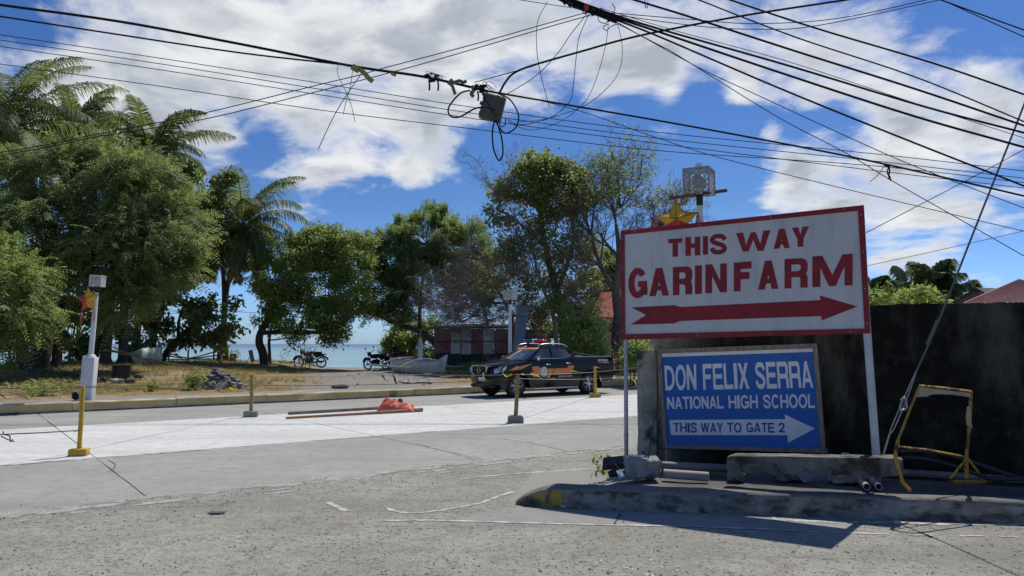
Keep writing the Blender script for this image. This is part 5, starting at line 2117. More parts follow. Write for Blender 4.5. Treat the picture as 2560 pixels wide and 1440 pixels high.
        b.box((-4.075, sg * .80, .98), (.10, .13, .40), bev=.03)
        part('tail_light', b, m_redl, sm=50)
        # mud flap
        b = B()
        b.box((-3.50, sg * .76, .34), (.02, .22, .26))
        part('mud_flap', b, m_black)
        # stripes
        yq = HW * .985 + .006

        def dec(poly, mt, lab=None, off=0.0):
            bb = B()
            tri = tessellate_polygon([[Vector((x, z, 0)) for x, z in poly]])

            def yy_(z):
                return sg * (HW * (1 - .035 * max(0, z - .95) / .3 - .03 * max(0, .55 - z) / .25) + .004 + off)
            bb.add([(x, yy_(z), z) for x, z in poly], [list(t) for t in tri])
            part('stripe', bb, mt, label=lab)
        dec([(-.56, .98), (-.82, .98), (-.84, .92), (-.95, .93), (-.96, .82), (-.86, .80), (-.84, .64), (-.60, .64), (-.56, .76), (-.60, .82), (-.56, .86)], m_orange)
        dec([(-1.20, .90), (-1.46, .895), (-1.26, .60), (-1.12, .60), (-1.20, .72)], m_orange)
        dec([(-1.49, .895), (-2.00, .90), (-2.05, .985), (-2.30, .985), (-2.16, .70), (-1.36, .70)], m_orange)
        dec([(.30, .885), (.06, 1.0), (-.04, .985), (-.38, 1.04), (-.50, 1.04), (-.12, .925), (-.02, .93), (.22, .86)], m_orange)
        dec([(.42, .87), (.16, .905), (-.06, .91), (-.50, 1.065), (-.54, 1.05), (-.08, .895), (.14, .88)], m_gold, off=.001)
        dec([(-3.32, 1.085), (-3.82, 1.10), (-3.86, 1.045), (-3.58, 1.045), (-3.62, 1.06), (-3.40, 1.06)], m_orange)
        # seal
        b = B()
        seg = [(-1.03 + .155 * math.cos(R(a)), .80 + .165 * math.sin(R(a))) for a in range(0, 360, 15)]
        b.add([(x, sg * (HW + .005), z) for x, z in seg], [list(range(24)) if sg < 0 else list(range(24))[::-1]])
        part('seal', b, m_seal, label='pale round seal on the door')
        # lettering
        X = Vector((-1, 0, 0)) if sg > 0 else Vector((1, 0, 0))
        for txt, x0, z0, hh, wd_ in (('MDRRMC', -3.36, 1.115, .060, .46), ('FOR OFFICIAL USE ONLY', -1.62, .615, .042, .60), ('NUMBER', -1.22, .535, .042, .26)):
            b = B()
            x = 0
            gl = []
            for ch in txt:
                if ch == ' ':
                    x += .4
                    continue
                w_, pol = glyph(ch)
                gl.append((x, pol))
                x += w_ + .14
            k = wd_ / x
            st0 = Vector((x0 if sg > 0 else x0 - wd_, sg * (HW * (1 - .035 * max(0, z0 + .04 - .95) / .3) + .008), z0))
            for gx, pol in gl:
                letter_mesh(b, pol, lambda a, c: st0 + X * ((gx + a) * k) + Vector((0, 0, c * hh)), Vector((0, sg, 0)), .002)
            part('lettering', b, m_decal)
    # bonnet bulge, cowl
    b = B()
    b.box((-.30, 0, 1.19), (.16, 1.40, .02), bev=.008)
    part('cowl', b, m_black)
    # grille
    b = B()
    b.box((.872, 0, .85), (.05, .92, .26), bev=.02, mi=0)
    for k in range(5):
        b.box((.900, 0, .755 + k * .045), (.012, .84, .012), mi=0)
    part('grille', b, m_black)
    b = B()
    b.tube([(.905, .44, .975), (.915, .40, .76), (.925, .22, .725)], .026, 6)
    b.tube([(.905, -.44, .975), (.915, -.40, .76), (.925, -.22, .725)], .026, 6)
    b.tube([(.86, .58, .99), (.90, .3, 1.005), (.91, 0, 1.01), (.90, -.3, 1.005), (.86, -.58, .99)], .014, 6)
    part('grille_trim', b, m_chrome, sm=60)
    b = B()
    b.tube([(.93, .085 * math.cos(R(a)), .86 + .085 * math.sin(R(a))) for a in range(0, 361, 20)], .012, 6, cap=False)
    part('badge', b, m_chrome)
    b = B()
    b.box((.895, .12, .58), (.02, .36, .13))
    part('number_plate', b, m_decal)
    b = B()
    b.box((.76, 0, .36), (.16, 1.30, .10), bev=.03)
    part('skid_plate', b, m_black, sm=50)
    b = B()
    b.box((-4.16, 0, .55), (.14, 1.60, .13), bev=.03)
    part('rear_bumper', b, m_chrome, sm=50)
    # load bed liner
    b = B()
    b.box((-3.24, 0, 1.244), (1.50, 1.46, .03), bev=.01)
    part('bed_cover', b, m_black)
    b = B()
    for sg in (-1, 1):
        b.tube([(-2.50, sg * .80, 1.268), (-4.0, sg * .80, 1.272)], .014, 6)
    part('bed_rail', b, m_silver)
    # underbody
    b = B()
    b.box((-1.5, 0, .42), (4.6, 1.0, .16))
    b.box((0, 0, .36), (.12, 1.5, .12))
    b.box((-3, 0, .36), (.14, 1.5, .14))
    part('chassis', b, m_black)
    # light bar
    lb = B()
    lb.box((-1.30, 0, 1.74), (.10, 1.02, .03), bev=.01)
    for sg in (-1, 1):
        lb.box((-1.30, sg * .40, 1.70), (.06, .05, .08))
    bar = part('light_bar', lb, m_black)
    for nm, y0, y1, mt in (('red_lamp', .06, .56, m_redl), ('blue_lamp', -.56, -.06, m_bluel)):
        b = B()
        b.box((-1.30, (y0 + y1) / 2, 1.80), (.24, y1 - y0, .115), bev=.045)
        part(nm, b, mt, bar, sm=60)
    b = B()
    b.box((-1.30, 0, 1.80), (.20, .13, .13), bev=.03)
    part('centre_speaker', b, m_decal, bar, sm=60)
    # wheels
    for cx in (0, -3.0):
        for sg in (1, -1):
            w0 = B()
            w0.lathe([(.10, sg * .58), (.235, sg * .60), (.235, sg * .755), (.10, sg * .76)], (cx, 0, .36), 'y', 24)
            wheel = part('wheel', w0, m_black, sm=50)
            b = B()
            b.lathe([(.235, sg * .60), (.30, sg * .585), (.345, sg * .60), (.362, sg * .64), (.362, sg * .76), (.345, sg * .80), (.30, sg * .815), (.235, sg * .79)], (cx, 0, .36), 'y', 30, close=True)
            part('tyre', b, m_rubber, wheel, sm=50)
            b = B()
            b.lathe([(.222, sg * .775), (.245, sg * .795), (.245, sg * .77), (.222, sg * .765)], (cx, 0, .36), 'y', 30, close=True)
            for k in range(6):
                for da in (-10, 10):
                    a = R(k * 60 + da + 12)
                    a2 = R(k * 60 + da * .45 + 12)
                    p0 = Vector((cx + .045 * math.cos(a2), sg * .79, .36 + .045 * math.sin(a2)))
                    p1 = Vector((cx + .232 * math.cos(a), sg * .785, .36 + .232 * math.sin(a)))
                    b.tube([p0, p1], [.020, .017], 4)
            b.lathe([(.055, sg * .78), (.055, sg * .805), (.03, sg * .81)], (cx, 0, .36), 'y', 14)
            part('rim', b, m_silver, wheel, sm=50)


build_truck()

# ================================================================== LAMP POSTS WITH LATTICE LANTERNS
m_lat_f = M('lattice_white_paint', (0.62, 0.62, 0.62), (0.54, 0.54, 0.54), 6, .6)
m_lat_n = M('lattice_backlit_tone', (0.30, 0.31, 0.32), (0.24, 0.25, 0.26), 6, .6)  # darker copy of the lattice paint: backlit shade put into the colour
m_bar_wood = M('reddish_wood', (0.22, 0.10, 0.075), (0.16, 0.07, 0.055), 6, .85)
m_globe = M('frosted_globe', (0.36, 0.38, 0.36), None, rough=.35)


def lamp_post(loc, yaw, label, H, ped_h=1.15, ped_w=.34, box=.34, slat=.0095, sp=.047, lean=0.0, pipe=(.085, .07), dense=False):
    m_lat = m_lat_n if dense else m_lat_f
    T = thing('lamp_post', loc, label, 'lamp post', rot=(0, lean, yaw))
    ORG[T.name] = Vector((0, 0, 0))
    b = B()
    b.box((0, 0, ped_h / 2 - .05), (ped_w, ped_w, ped_h + .1), bev=.015)
    b.lathe([(ped_w * .46, ped_h - .01), (ped_w * .42, ped_h + .03), (ped_w * .28, ped_h + .08)], (0, 0, 0), 'z', 16)
    m_ped = M('pedestal_paint', (0.62, 0.62, 0.63), (0.54, 0.54, 0.55), 3, .8, c3=(0.22, 0.215, 0.20), scale3=2.2, th3=(.60, .74), bump=.3)
    obj('pedestal', b, m_ped, T, sm=50)
    zt = H - box
    b = B()
    b.tube([(0, 0, ped_h + .05), (0, 0, ped_h + .8), (0, 0, zt - .12)], [pipe[0], pipe[0], pipe[1]], 14)
    b.tube([(0, 0, ped_h + .78), (0, 0, ped_h + .82)], pipe[0] * 1.08, 14)
    obj('pole', b, M('lamp_pole_white', (0.66, 0.66, 0.67), (0.58, 0.58, 0.59), 4, .55, c3=(.4, .38, .35), scale3=5, th3=(.64, .72)), T, sm=60)
    b = B()
    b.tube([(0, 0, zt - .16), (0, 0, zt)], pipe[1] * 1.12, 14)
    b.box((0, 0, zt + .005), (box * .7, .03, .012))
    b.box((0, 0, zt + .018), (.03, box * .7, .012))
    obj('collar', b, m_black, T, sm=50)
    # lantern: frame, lid, four lattice faces, globe
    L0 = B()
    h = box / 2
    t = .014
    for x in (-h, h):
        for y in (-h, h):
            L0.box((x, y, zt + h), (t * 1.6, t * 1.6, box))
    for z in (zt + t / 2, zt + box - t / 2):
        for s in (-h, h):
            L0.box((0, s, z), (box - t * 1.7, t * 1.4, t))
            L0.box((s, 0, z), (t * 1.4, box - t * 1.7, t))
    lan = obj('lantern', L0, m_lat, T)
    b = B()
    if dense:
        for q in range(7):
            b.box((0, (q - 3) * box / 6.6, zt + box + .006), (box + .02, .012, .008))
        for y in (-1, 1):
            b.box((y * box / 2, 0, zt + box - .002), (.016, box - .02, .008))
    else:
        b.box((0, 0, zt + box + .006), (box + .04, box + .04, .012))
    obj('lid', b, m_lat, lan)
    for face in range(4):
        Rm = rz(face * math.pi / 2)
        k = 0
        off = -box * 2
        cnt = 0
        for sgn in (1, -1):
            o = -box + sp * .5
            while o < box:
                # line x - sgn*z = o in a square [-h,h]^2, 45 degrees
                pts = []
                for x in (-h, h):
                    z = sgn * (x - o)
                    if -h <= z <= h:
                        pts.append((x, z))
                for z in (-h, h):
                    x = sgn * z + o
                    if -h < x < h:
                        pts.append((x, z))
                if len(pts) >= 2:
                    (x0, z0), (x1, z1) = pts[0], pts[1]
                    ln_ = math.hypot(x1 - x0, z1 - z0)
                    if ln_ > .03:
                        q = B()
                        A_ = Vector((x0, -h - .004 * sgn, zt + h + z0))
                        C_ = Vector((x1, -h - .004 * sgn, zt + h + z1))
                        dd = (C_ - A_).normalized()
                        nn = Vector((-dd.z, 0, dd.x)) * slat * .5
                        yv = Vector((0, .004, 0))
                        vs = [A_ - nn - yv, A_ + nn - yv, C_ + nn - yv, C_ - nn - yv, A_ - nn + yv, A_ + nn + yv, C_ + nn + yv, C_ - nn + yv]
                        q.add([Rm @ v for v in vs], [(0, 1, 2, 3), (7, 6, 5, 4), (0, 4, 5, 1), (1, 5, 6, 2), (2, 6, 7, 3), (3, 7, 4, 0)])
                        if dense:
                            obj('slat', q, m_lat, lan)
                        else:
                            b2 = L0
                            (FACE.setdefault((T.name, face), B())).add(q.v, q.f)
                o += sp * 1.414 if dense else sp * 1.8
        if not dense:
            obj('lattice_panel', FACE[(T.name, face)], m_lat, lan)
    g = B()
    rock(g, (0, 0, zt + h * 1.02), (box * .58, box * .58, box * .62), 1, 3, 0.0)
    obj('globe', g, m_globe, lan, sm=80)
    return T, zt


FACE = {}
p_l = gnd(217, 1000, .25)
lamp_post((p_l.x, p_l.y, .235), R(8), 'white lamp post with a star lantern hanging on it, left side', at(229, 690, p_l.y).z - .235, ped_h=1.12, ped_w=.30, lean=R(1.6), box=.28, pipe=(.064, .054))
s_f, _t = to_st(gnd(1275, 975, .25))
yf = 28.3
lamp_post(tuple(Vector(((1275 - 1280) / FPX * yf, yf, .235))), R(30), 'white lamp post with a square lantern standing behind the pickup', at(1275, 727, yf).z - .235, ped_h=1.0, ped_w=.33, box=.34, pipe=(.065, .055))
yn = 10.6
pn = Vector(((1756 - 1280) / FPX * yn, yn, 0))
lamp_post((pn.x, pn.y, 0), R(-27), 'lamp post with a shade-toned lattice lantern rising behind the farm board', at(1756, 425, yn).z, ped_h=at(1756, 548, yn).z - .02, ped_w=.12, box=.355, pipe=(.045, .042), dense=True, sp=.058)
TOPN = at(1756, 492, yn).z


def star(name, c, N, rad, depth, label, cols, tassels, roll=0.0, tilt=0.0):
    """five pointed paper lantern: raised centre, ribs, tassels"""
    N = N.normalized()
    X = Vector((0, 0, 1)).cross(N).normalized()
    U = N.cross(X)
    T = thing(name, c, label, 'star lantern', 'paper star lanterns')
    pts = []
    for i in range(10):
        a = R(90 + roll + i * 36)
        r = rad if i % 2 == 0 else rad * .5
        pts.append(c + (X * math.cos(a) + U * math.sin(a)) * r)
    f, bk = c + N * depth, c - N * depth
    # each point: two facets front, two back
    for i in range(5):
        tip, l, r_ = pts[2 * i], pts[(2 * i - 1) % 10], pts[(2 * i + 1) % 10]
        b = B()
        b.add([tip, l, f, r_, bk], [(0, 1, 2), (0, 2, 3), (0, 4, 1), (0, 3, 4)])
        obj('star_point', b, cols[i], T)
    b = B()
    for i in range(5):
        tip, l, r_ = pts[2 * i], pts[(2 * i - 1) % 10], pts[(2 * i + 1) % 10]
        b.tube([tip, f + N * .004], .006, 4)
        b.tube([l, tip, r_], .006, 4)
    obj('bamboo_rib', b, M('bamboo_rib', (0.25, 0.12, 0.04), None, rough=.8), T)
    for k, i in enumerate(tassels):
        p = pts[2 * i]
        b = B()
        rr = random.Random(k)
        for j in range(9):
            q = p + Vector((rr.uniform(-.03, .03), rr.uniform(-.03, .03), -rr.uniform(.10, .28) * rad / .3))
            b.tube([p, p.lerp(q, .5) + Vector((rr.uniform(-.02, .02), 0, 0)), q], .006, 3)
        obj('tassel', b, M('pink_tassel', (0.55, 0.10, 0.11), (0.42, 0.16, 0.16), 9, .8), T)
    return T


m_sy = M('paper_yellow', (0.72, 0.40, 0.025), (0.64, 0.34, 0.02), 6, .7, trans=.0)
m_sr = M('paper_red', (0.62, 0.06, 0.022), (0.52, 0.045, 0.02), 6, .7)
cs = at(220, 750, p_l.y - .20)
star('star_lantern', cs, Vector((-.25, -1, .05)), 34 * pxm(p_l.y) , .10, 'small red and yellow star lantern tied to the left lamp post', [m_sy, m_sr, m_sr, m_sy, m_sy], [2, 3], roll=6)
cn = at(1692, 552, yn - .25)
star('star_lantern', cn, Vector((-.35, -1, .1)), 55 * pxm(yn), .10, 'yellow and orange star lantern peeking over the farm board', [m_sy, m_sy, m_sr, m_sr, m_sy], [1, 4], roll=2)
# the bar it hangs from
b = B()
A, C = at(1674, 496, yn - .05), at(1817, 476, yn + .1)
d = (C - A).normalized()
b.box((A + C) / 2, ((C - A).length, .03, .045), d.to_track_quat('X', 'Z').to_matrix())
obj('wooden_bar', b, m_bar_wood, label='reddish wooden bar lashed under the near lantern, holding the star', cat='wooden bar')

# ================================================================== STAKES, ROPES, CAUTION TAPE
m_ys = M('stake_yellow', (0.58, 0.36, 0.03), (0.48, 0.29, 0.03), 5, .75, c3=(0.22, 0.15, 0.06), scale3=6, th3=(.62, .70))
m_yb = M('block_yellow', (0.50, 0.36, 0.06), (0.42, 0.29, 0.05), 5, .9, c3=(0.22, 0.19, 0.13), scale3=5, th3=(.58, .68), bump=.4)
m_gb = M('block_grey', (0.30, 0.285, 0.25), (0.22, 0.205, 0.175), 5, .95, bump=.5)
m_wood = M('stake_wood', (0.34, 0.23, 0.09), (0.24, 0.16, 0.07), 5, .9, stretch=(5, 5, 1))
m_tape = M('caution_tape', (0.72, 0.58, 0.03), (0.62, 0.48, 0.03), 3, .45, c3=(0.02, 0.02, 0.02), scale3=26, th3=(.60, .63), trans=.0)
m_rope = M('dark_rope', (0.045, 0.042, 0.04), (0.08, 0.07, 0.06), 12, .9)
m_ropew = M('pale_cord', (0.40, 0.40, 0.38), (0.30, 0.30, 0.28), 12, .9)


def stake(px, py, ptop, label, mt, mb, wpx, bw, bh, hexa=False, tilt=0.0):
    g = gnd(px, py)
    T = thing('road_stake', g, label, 'stake', 'stakes cordoning the fresh concrete')
    k = pxm(g.y)
    top = at(ptop[0], ptop[1], g.y)
    b = B()
    w_, h_ = bw * k, bh * k
    if hexa:
        vs = [(-w_ / 2, 0), (-w_ * .48, h_ * .75), (-w_ * .36, h_), (w_ * .36, h_), (w_ * .48, h_ * .75), (w_ / 2, 0)]
        n = len(vs)
        pts = [g + Vector((x, -w_ * .3, z)) for x, z in vs] + [g + Vector((x, w_ * .3, z)) for x, z in vs]
        b.add(pts, [list(range(n)), list(range(n, 2 * n))[::-1]] + [[i, n + i, n + (i + 1) % n, (i + 1) % n] for i in range(n)])
    else:
        b.box(g + Vector((0, 0, h_ / 2)), (w_, w_ * .75, h_), rz(R(12)), bev=w_ * .06)
    obj('base_block', b, mb, T, sm=35)
    b = B()
    b.tube([g + Vector((0, 0, h_ * .5)), g.lerp(top, .5) + Vector((.004, 0, 0)), top], [wpx * k / 2, wpx * k / 2, wpx * k / 2 * .95], 10)
    obj('post', b, mt, T, sm=60)
    return g, top


S1 = stake(197, 1139, (207, 965), 'yellow painted stake on a yellow block, nearest on the left', m_ys, m_yb, 11, 41, 17)
S2 = stake(627, 1042, (630, 938), 'weathered wooden stake on a grey block beside the planks', m_wood, m_gb, 9, 33, 14)
S3 = stake(1289, 1057, (1294, 934), 'tall wooden stake on a grey block in front of the pickup front wheel', m_wood, m_gb, 10.5, 40, 18, True)
S4 = stake(1488, 993, (1487, 916), 'short yellow stake with fluttering tape in front of the pickup rear wheel', m_ys, m_yb, 7.5, 25, 10)
S0g = gnd(-260, 1190)
S5 = (at(1640, 990, 20), at(1640, 912, 22))


def rope(name, pts, r, label, mat=None, sag=0.06, group=None):
    P = [Vector(p) for p in pts]
    full = []
    for i in range(len(P) - 1):
        n = 10
        for j in range(n):
            f = j / n
            full.append(P[i].lerp(P[i + 1], f) + Vector((0, 0, -sag * 4 * f * (1 - f))))
    full.append(P[-1])
    b = B()
    b.tube(full, r, 5)
    return obj(name, b, mat or m_rope, label=label, cat='rope', group=group)


tp = lambda S, f: S[0].lerp(S[1], f)
rope('rope', [at(-120, 985, 10.2), tp(S1, .985), tp(S2, .76)], .006, 'dark rope strung from the left edge over the nearest stake to the wooden stake')
rope('rope', [at(-120, 958, 11.5), tp(S1, .995), tp(S2, .97)], .005, 'thinner dark rope running just above the other from the left stake')
rope('rope', [tp(S2, .76), tp(S3, .90)], .006, 'dark rope from the wooden stake by the planks to the stake by the pickup')
rope('rope', [tp(S2, .97), at(1050, 936, 17.2), tp(S3, .985)], .0045, 'pale cord running above the dark rope towards the pickup', m_ropew, .02)
rope('rope', [tp(S3, .98), tp(S4, .82), at(1700, 905, 26)], .006, 'upper pale cord crossing in front of the pickup doors', m_ropew, .02)
rope('rope', [tp(S3, .90), tp(S4, .60), at(1700, 934, 26)], .006, 'lower pale cord crossing in front of the pickup side step', m_ropew, .02)
r6 = rope('rope', [tp(S1, .36), at(100, 1082, 11.0), at(8, 1086, 10.6), at(-60, 1090, 10.4)], .008, 'short dark rope tied low on the nearest yellow stake', None, .0)
b = B()
for p in ([(8, 1078), (10, 1086), (24, 1090), (26, 1104), (32, 1098)], [(24, 1088), (25, 1100), (14, 1096), (2, 1090)], [(30, 1102), (36, 1104)]):
    b.tube(catmull([at(a, c, 10.6) for a, c in p], 4), .008, 5)
obj('frayed_end', b, m_rope, r6)


def tape(pts, w_px, label, seed=0):
    """a strip of caution tape: a twisted ribbon through points"""
    P = catmull([Vector(p) for p in pts], 5)
    rr = random.Random(seed)
    b = B()
    L = []
    tw = rr.uniform(0, 3)
    for i, p in enumerate(P):
        d = (P[min(i + 1, len(P) - 1)] - P[max(i - 1, 0)]).normalized()
        s = d.cross(Vector((0, -1, 0.1))).normalized()
        q = Quaternion(d, tw + i * .18)
        s = q @ s
        s = s * .6 + d.cross(Vector((0, -1, 0.1))).normalized() * .6
        L.append((p + s * w_px / 2, p - s * w_px / 2))
    for a, c in L:
        b.v += [tuple(a), tuple(c)]
    for i in range(len(L) - 1):
        b.f.append([2 * i, 2 * i + 1, 2 * i + 3, 2 * i + 2])
        b.m.append(0)
    return obj('caution_tape', b, m_tape, label=label, cat='tape', group='torn strips of yellow caution tape')


def tp_px(pts, Y, w_, label, seed):
    tape([at(a, c, Y + .02 * i) for i, (a, c) in enumerate(pts)], w_ * pxm(Y), label, seed)


def tp_g(pts, w_, label, seed):
    P = []
    for a, c in pts:
        g = fground(a, c)
        P.append(g + Vector((0, 0, .05)))
    tape(P, w_ * pxm(P[0].y), label, seed)


tp_px([(1280, 936), (1268, 941), (1260, 936), (1252, 924)], S3[0].y, 5, 'tape tail flicking left from the top of the tall wooden stake', 1)
tp_px([(1296, 938), (1303, 934), (1310, 937)], S3[0].y, 5, 'stub of tape knotted to the top of the tall wooden stake', 2)
tp_px([(1326, 934), (1340, 938), (1352, 944), (1362, 954)], S3[0].y + 3, 6, 'tape strip blowing over the orange door stripe of the pickup', 3)
tp_px([(1208, 932), (1210, 945), (1218, 952), (1230, 960)], S3[0].y + .6, 4, 'tape strip dangling in front of the pickup grille', 4)
tp_px([(1490, 918), (1500, 920), (1512, 928)], S4[0].y - .2, 5, 'upper tape tail on the short yellow stake', 5)
tp_px([(1491, 942), (1497, 936), (1502, 948), (1504, 952)], S4[0].y - .2, 6, 'lower tape bow on the short yellow stake', 6)
tp_px([(1428, 926), (1440, 929), (1448, 928)], S4[0].y - .5, 3, 'scrap of tape on the upper cord in front of the rear door', 7)
tp_px([(1583, 948), (1588, 956), (1590, 966)], 22, 4, 'scrap of tape hanging between the sign pole and the pickup', 8)
tp_px([(855, 940), (866, 936), (880, 946), (884, 962), (888, 972)], 19, 4, 'tape hanging from the dark rope above the kerb gap', 9)
tp_px([(184, 1080), (196, 1078), (202, 1082), (197, 1088)], S1[0].y - .05, 4, 'scrap of tape knotted low on the nearest yellow stake', 10)
tp_px([(182, 968), (188, 972), (196, 985)], S1[0].y + 6, 7, 'tape scrap fluttering beside the lamp post foot', 16)
tp_g([(2, 985), (12, 992), (22, 1000)], 6, 'tape scrap on the verge at the very left edge', 11)
tp_g([(28, 982), (45, 985), (60, 992), (74, 998)], 7, 'crumpled tape on the verge left of the lamp post', 12)
tp_g([(305, 972), (320, 978), (335, 980), (350, 983)], 5, 'tape strip lying in the dry grass right of the lamp post', 13)
tp_g([(388, 974), (410, 976), (440, 975), (462, 976), (485, 980)], 6, 'long tape strip lying below the lime green weed', 14)
tp_g([(552, 972), (565, 970), (578, 976), (596, 984)], 9, 'tape bunched up at the foot of the rubble heap', 15)
tp_g([(955, 938), (962, 946), (966, 953)], 8, 'short tape flap on the verge before the white boat, left one', 17)
tp_g([(982, 936), (988, 948), (993, 960)], 8, 'longer tape flap on the verge before the white boat, right one', 18)
tp_g([(1070, 955), (1085, 956), (1100, 952)], 6, 'tape remnant lying on the verge behind the kerb near the pickup', 19)
tp_g([(724, 940), (740, 948), (752, 953)], 4, 'thin tape strip on the gravel track', 20)
# ================================================================== SHED WITH STRIPED SHEETS
m_sred = M('faded_red_sheet', (0.34, 0.13, 0.12), (0.28, 0.10, 0.09), 3, .7, c3=(0.10, 0.045, 0.04), scale3=3, th3=(.55, .68), bump=.3)
m_swht = M('faded_white_sheet', (0.60, 0.60, 0.55), (0.50, 0.50, 0.45), 3, .7, c3=(0.22, 0.21, 0.18), scale3=3, th3=(.58, .70), bump=.3)
m_gsheet = M('grey_galvanised_sheet', (0.30, 0.32, 0.345), (0.23, 0.245, 0.27), 2, .5, metal=.35, c3=(0.15, 0.135, 0.12), scale3=2, th3=(.58, .72), bump=.2)
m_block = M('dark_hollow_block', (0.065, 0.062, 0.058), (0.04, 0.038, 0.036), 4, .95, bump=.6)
m_post = M('grey_post_wood', (0.16, 0.125, 0.09), (0.10, 0.08, 0.06), 5, .95, stretch=(5, 5, 1))
m_bamb = M('bamboo_pole', (0.30, 0.25, 0.15), (0.20, 0.165, 0.10), 4, .7)


def corrugated(P0, P1, P2, P3, n, amp, N, thick=.004, rows=1):
    """corrugated sheet through 4 corners (tl, tr, br, bl), waves run from left to right"""
    b = B()
    for j in range(rows + 1):
        for i in range(n + 1):
            f, g = i / n, j / rows
            p = P0.lerp(P1, f).lerp(P3.lerp(P2, f), g)
            b.v.append(tuple(p + N * (amp * (1 if i % 2 else -1))))
    o = len(b.v)
    b.v += [tuple(Vector(v) - N * thick) for v in b.v[:o]]
    w_ = n + 1
    for j in range(rows):
        for i in range(n):
            a = j * w_ + i
            b.f.append([a + w_, a + w_ + 1, a + 1, a])
            b.f.append([o + a, o + a + 1, o + a + w_ + 1, o + a + w_])
            b.m += [0, 0]
    for i in range(n):
        b.f.append([i, i + 1, o + i + 1, o + i])
        a = rows * w_ + i
        b.f.append([a + 1, a, o + a, o + a + 1])
        b.m += [0, 0]
    return b


def build_shed():
    Y = 39.0
    YR = 37.2
    gl = fieldz(at(1085, 900, Y).x, Y)
    T = thing('shed', (at(1190, 900, Y).x, Y, gl), 'low beach shed walled with faded red and white sheets', 'shed')

    def q(px, py):
        f = (px - 1085) / (1290 - 1085)
        return at(px, py, Y + (YR - Y) * f)
    A, C = q(1085, 860), q(1290, 860)
    d = Vector((C.x - A.x, C.y - A.y, 0)).normalized()
    N = Vector((d.y, -d.x, 0))
    cols = [(1085, 1108, 0), (1108, 1128, 0), (1127, 1151, 1), (1153, 1178, 1), (1178, 1208, 0), (1208, 1237, 1), (1238, 1272, 0), (1272, 1292, 0)]
    rr = random.Random(4)
    for k, (x0, x1, c) in enumerate(cols):
        for (y0, y1) in ((822 if k != 2 else 831, 852), (855, 882)):
            j = [rr.uniform(-1.5, 1.5) for _ in range(4)]
            e = rr.uniform(0, 2) + (2 if c else 0)
            off = N * (.012 * (k % 2) + .006)
            P = [q(x0 + .3, y0 + j[0]) + off, q(x1 - .3, y0 + j[1]) + off, q(x1 - .3 + j[2] * .5, y1 + e) + off, q(x0 + .3 + j[3] * .5, y1 + e) + off]
            obj('sheet_panel', corrugated(*P, 12, .008, N), m_swht if c else m_sred, T)
        if k == 2:
            P = [q(x0, 821), q(x1, 821), q(x1, 832), q(x0, 832)]
            obj('sheet_panel', corrugated(*P, 12, .008, N), m_sred, T)
    b = B()
    b.tube([q(1083, 853) + N * .03, q(1292, 853) + N * .03], .03, 5)
    obj('rail', b, m_post, T)
    for px in (1086, 1152, 1207, 1291):
        b = B()
        p0, p1 = q(px, 820) - N * .05, q(px, 912) - N * .05
        b.tube([Vector((p1.x, p1.y, gl - .1)), p0], .045, 6)
        obj('post', b, m_post, T)
    # block wall below
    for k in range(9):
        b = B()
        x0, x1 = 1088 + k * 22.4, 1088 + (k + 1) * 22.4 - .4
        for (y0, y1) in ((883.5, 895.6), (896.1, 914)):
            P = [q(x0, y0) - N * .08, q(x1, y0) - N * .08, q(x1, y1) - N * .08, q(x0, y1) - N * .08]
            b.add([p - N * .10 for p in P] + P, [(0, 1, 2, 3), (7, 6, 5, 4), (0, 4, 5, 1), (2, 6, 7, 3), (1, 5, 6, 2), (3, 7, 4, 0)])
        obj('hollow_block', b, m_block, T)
    # side and back walls, roof
    depth = 4.0
    b = B()
    for P in ((q(1085, 822), q(1085, 912)), (q(1291, 822), q(1291, 912))):
        a_, c_ = P[0] - N * .19, P[1] - N * .19
        b.add([a_, c_, c_ - N * depth, a_ - N * depth], [(0, 1, 2, 3)])
    a_, c_ = q(1085, 822) - N * (depth), q(1291, 822) - N * (depth)
    b.add([a_, c_, Vector((c_.x, c_.y, gl - .1)), Vector((a_.x, a_.y, gl - .1))], [(0, 1, 2, 3)])
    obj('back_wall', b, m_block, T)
    rf = corrugated(q(1078, 806) - N * (depth + .2), q(1298, 806) - N * (depth + .2), q(1298, 818) + N * .35, q(1078, 818) + N * .35, 40, .02, Vector((0, 0, 1)))
    obj('roof', rf, M('rusty_dark_roof', (0.07, 0.055, 0.045), (0.12, 0.085, 0.065), 2, .9), T)
    b = B()
    b.tube([q(1077, 820) + N * .3, q(1299, 820) + N * .3], .035, 5)
    obj('fascia', b, m_post, T)
    # tall grey sheet leaning beside it
    P = [at(1292, 762, 36.2), at(1322, 765, 36), at(1306, 895, 35.6), at(1280, 895, 35.8)]
    obj('leaning_sheet', corrugated(*P, 14, .010, Vector((0, -1, 0)), rows=3), m_gsheet, label='tall grey galvanised sheet leaning at the end of the shed', cat='metal sheet')
    P = [at(1316, 828, 36.6), at(1378, 850, 36.6), at(1380, 905, 36.4), at(1312, 905, 36.4)]
    obj('fence_sheet', corrugated(*P, 22, .014, Vector((0, -1, 0)), rows=2), M('pale_fence_sheet', (0.22, 0.215, 0.20), (0.14, 0.135, 0.125), 2, .7), label='pale corrugated fence sheet with a sloping top behind the pickup roof', cat='metal sheet')


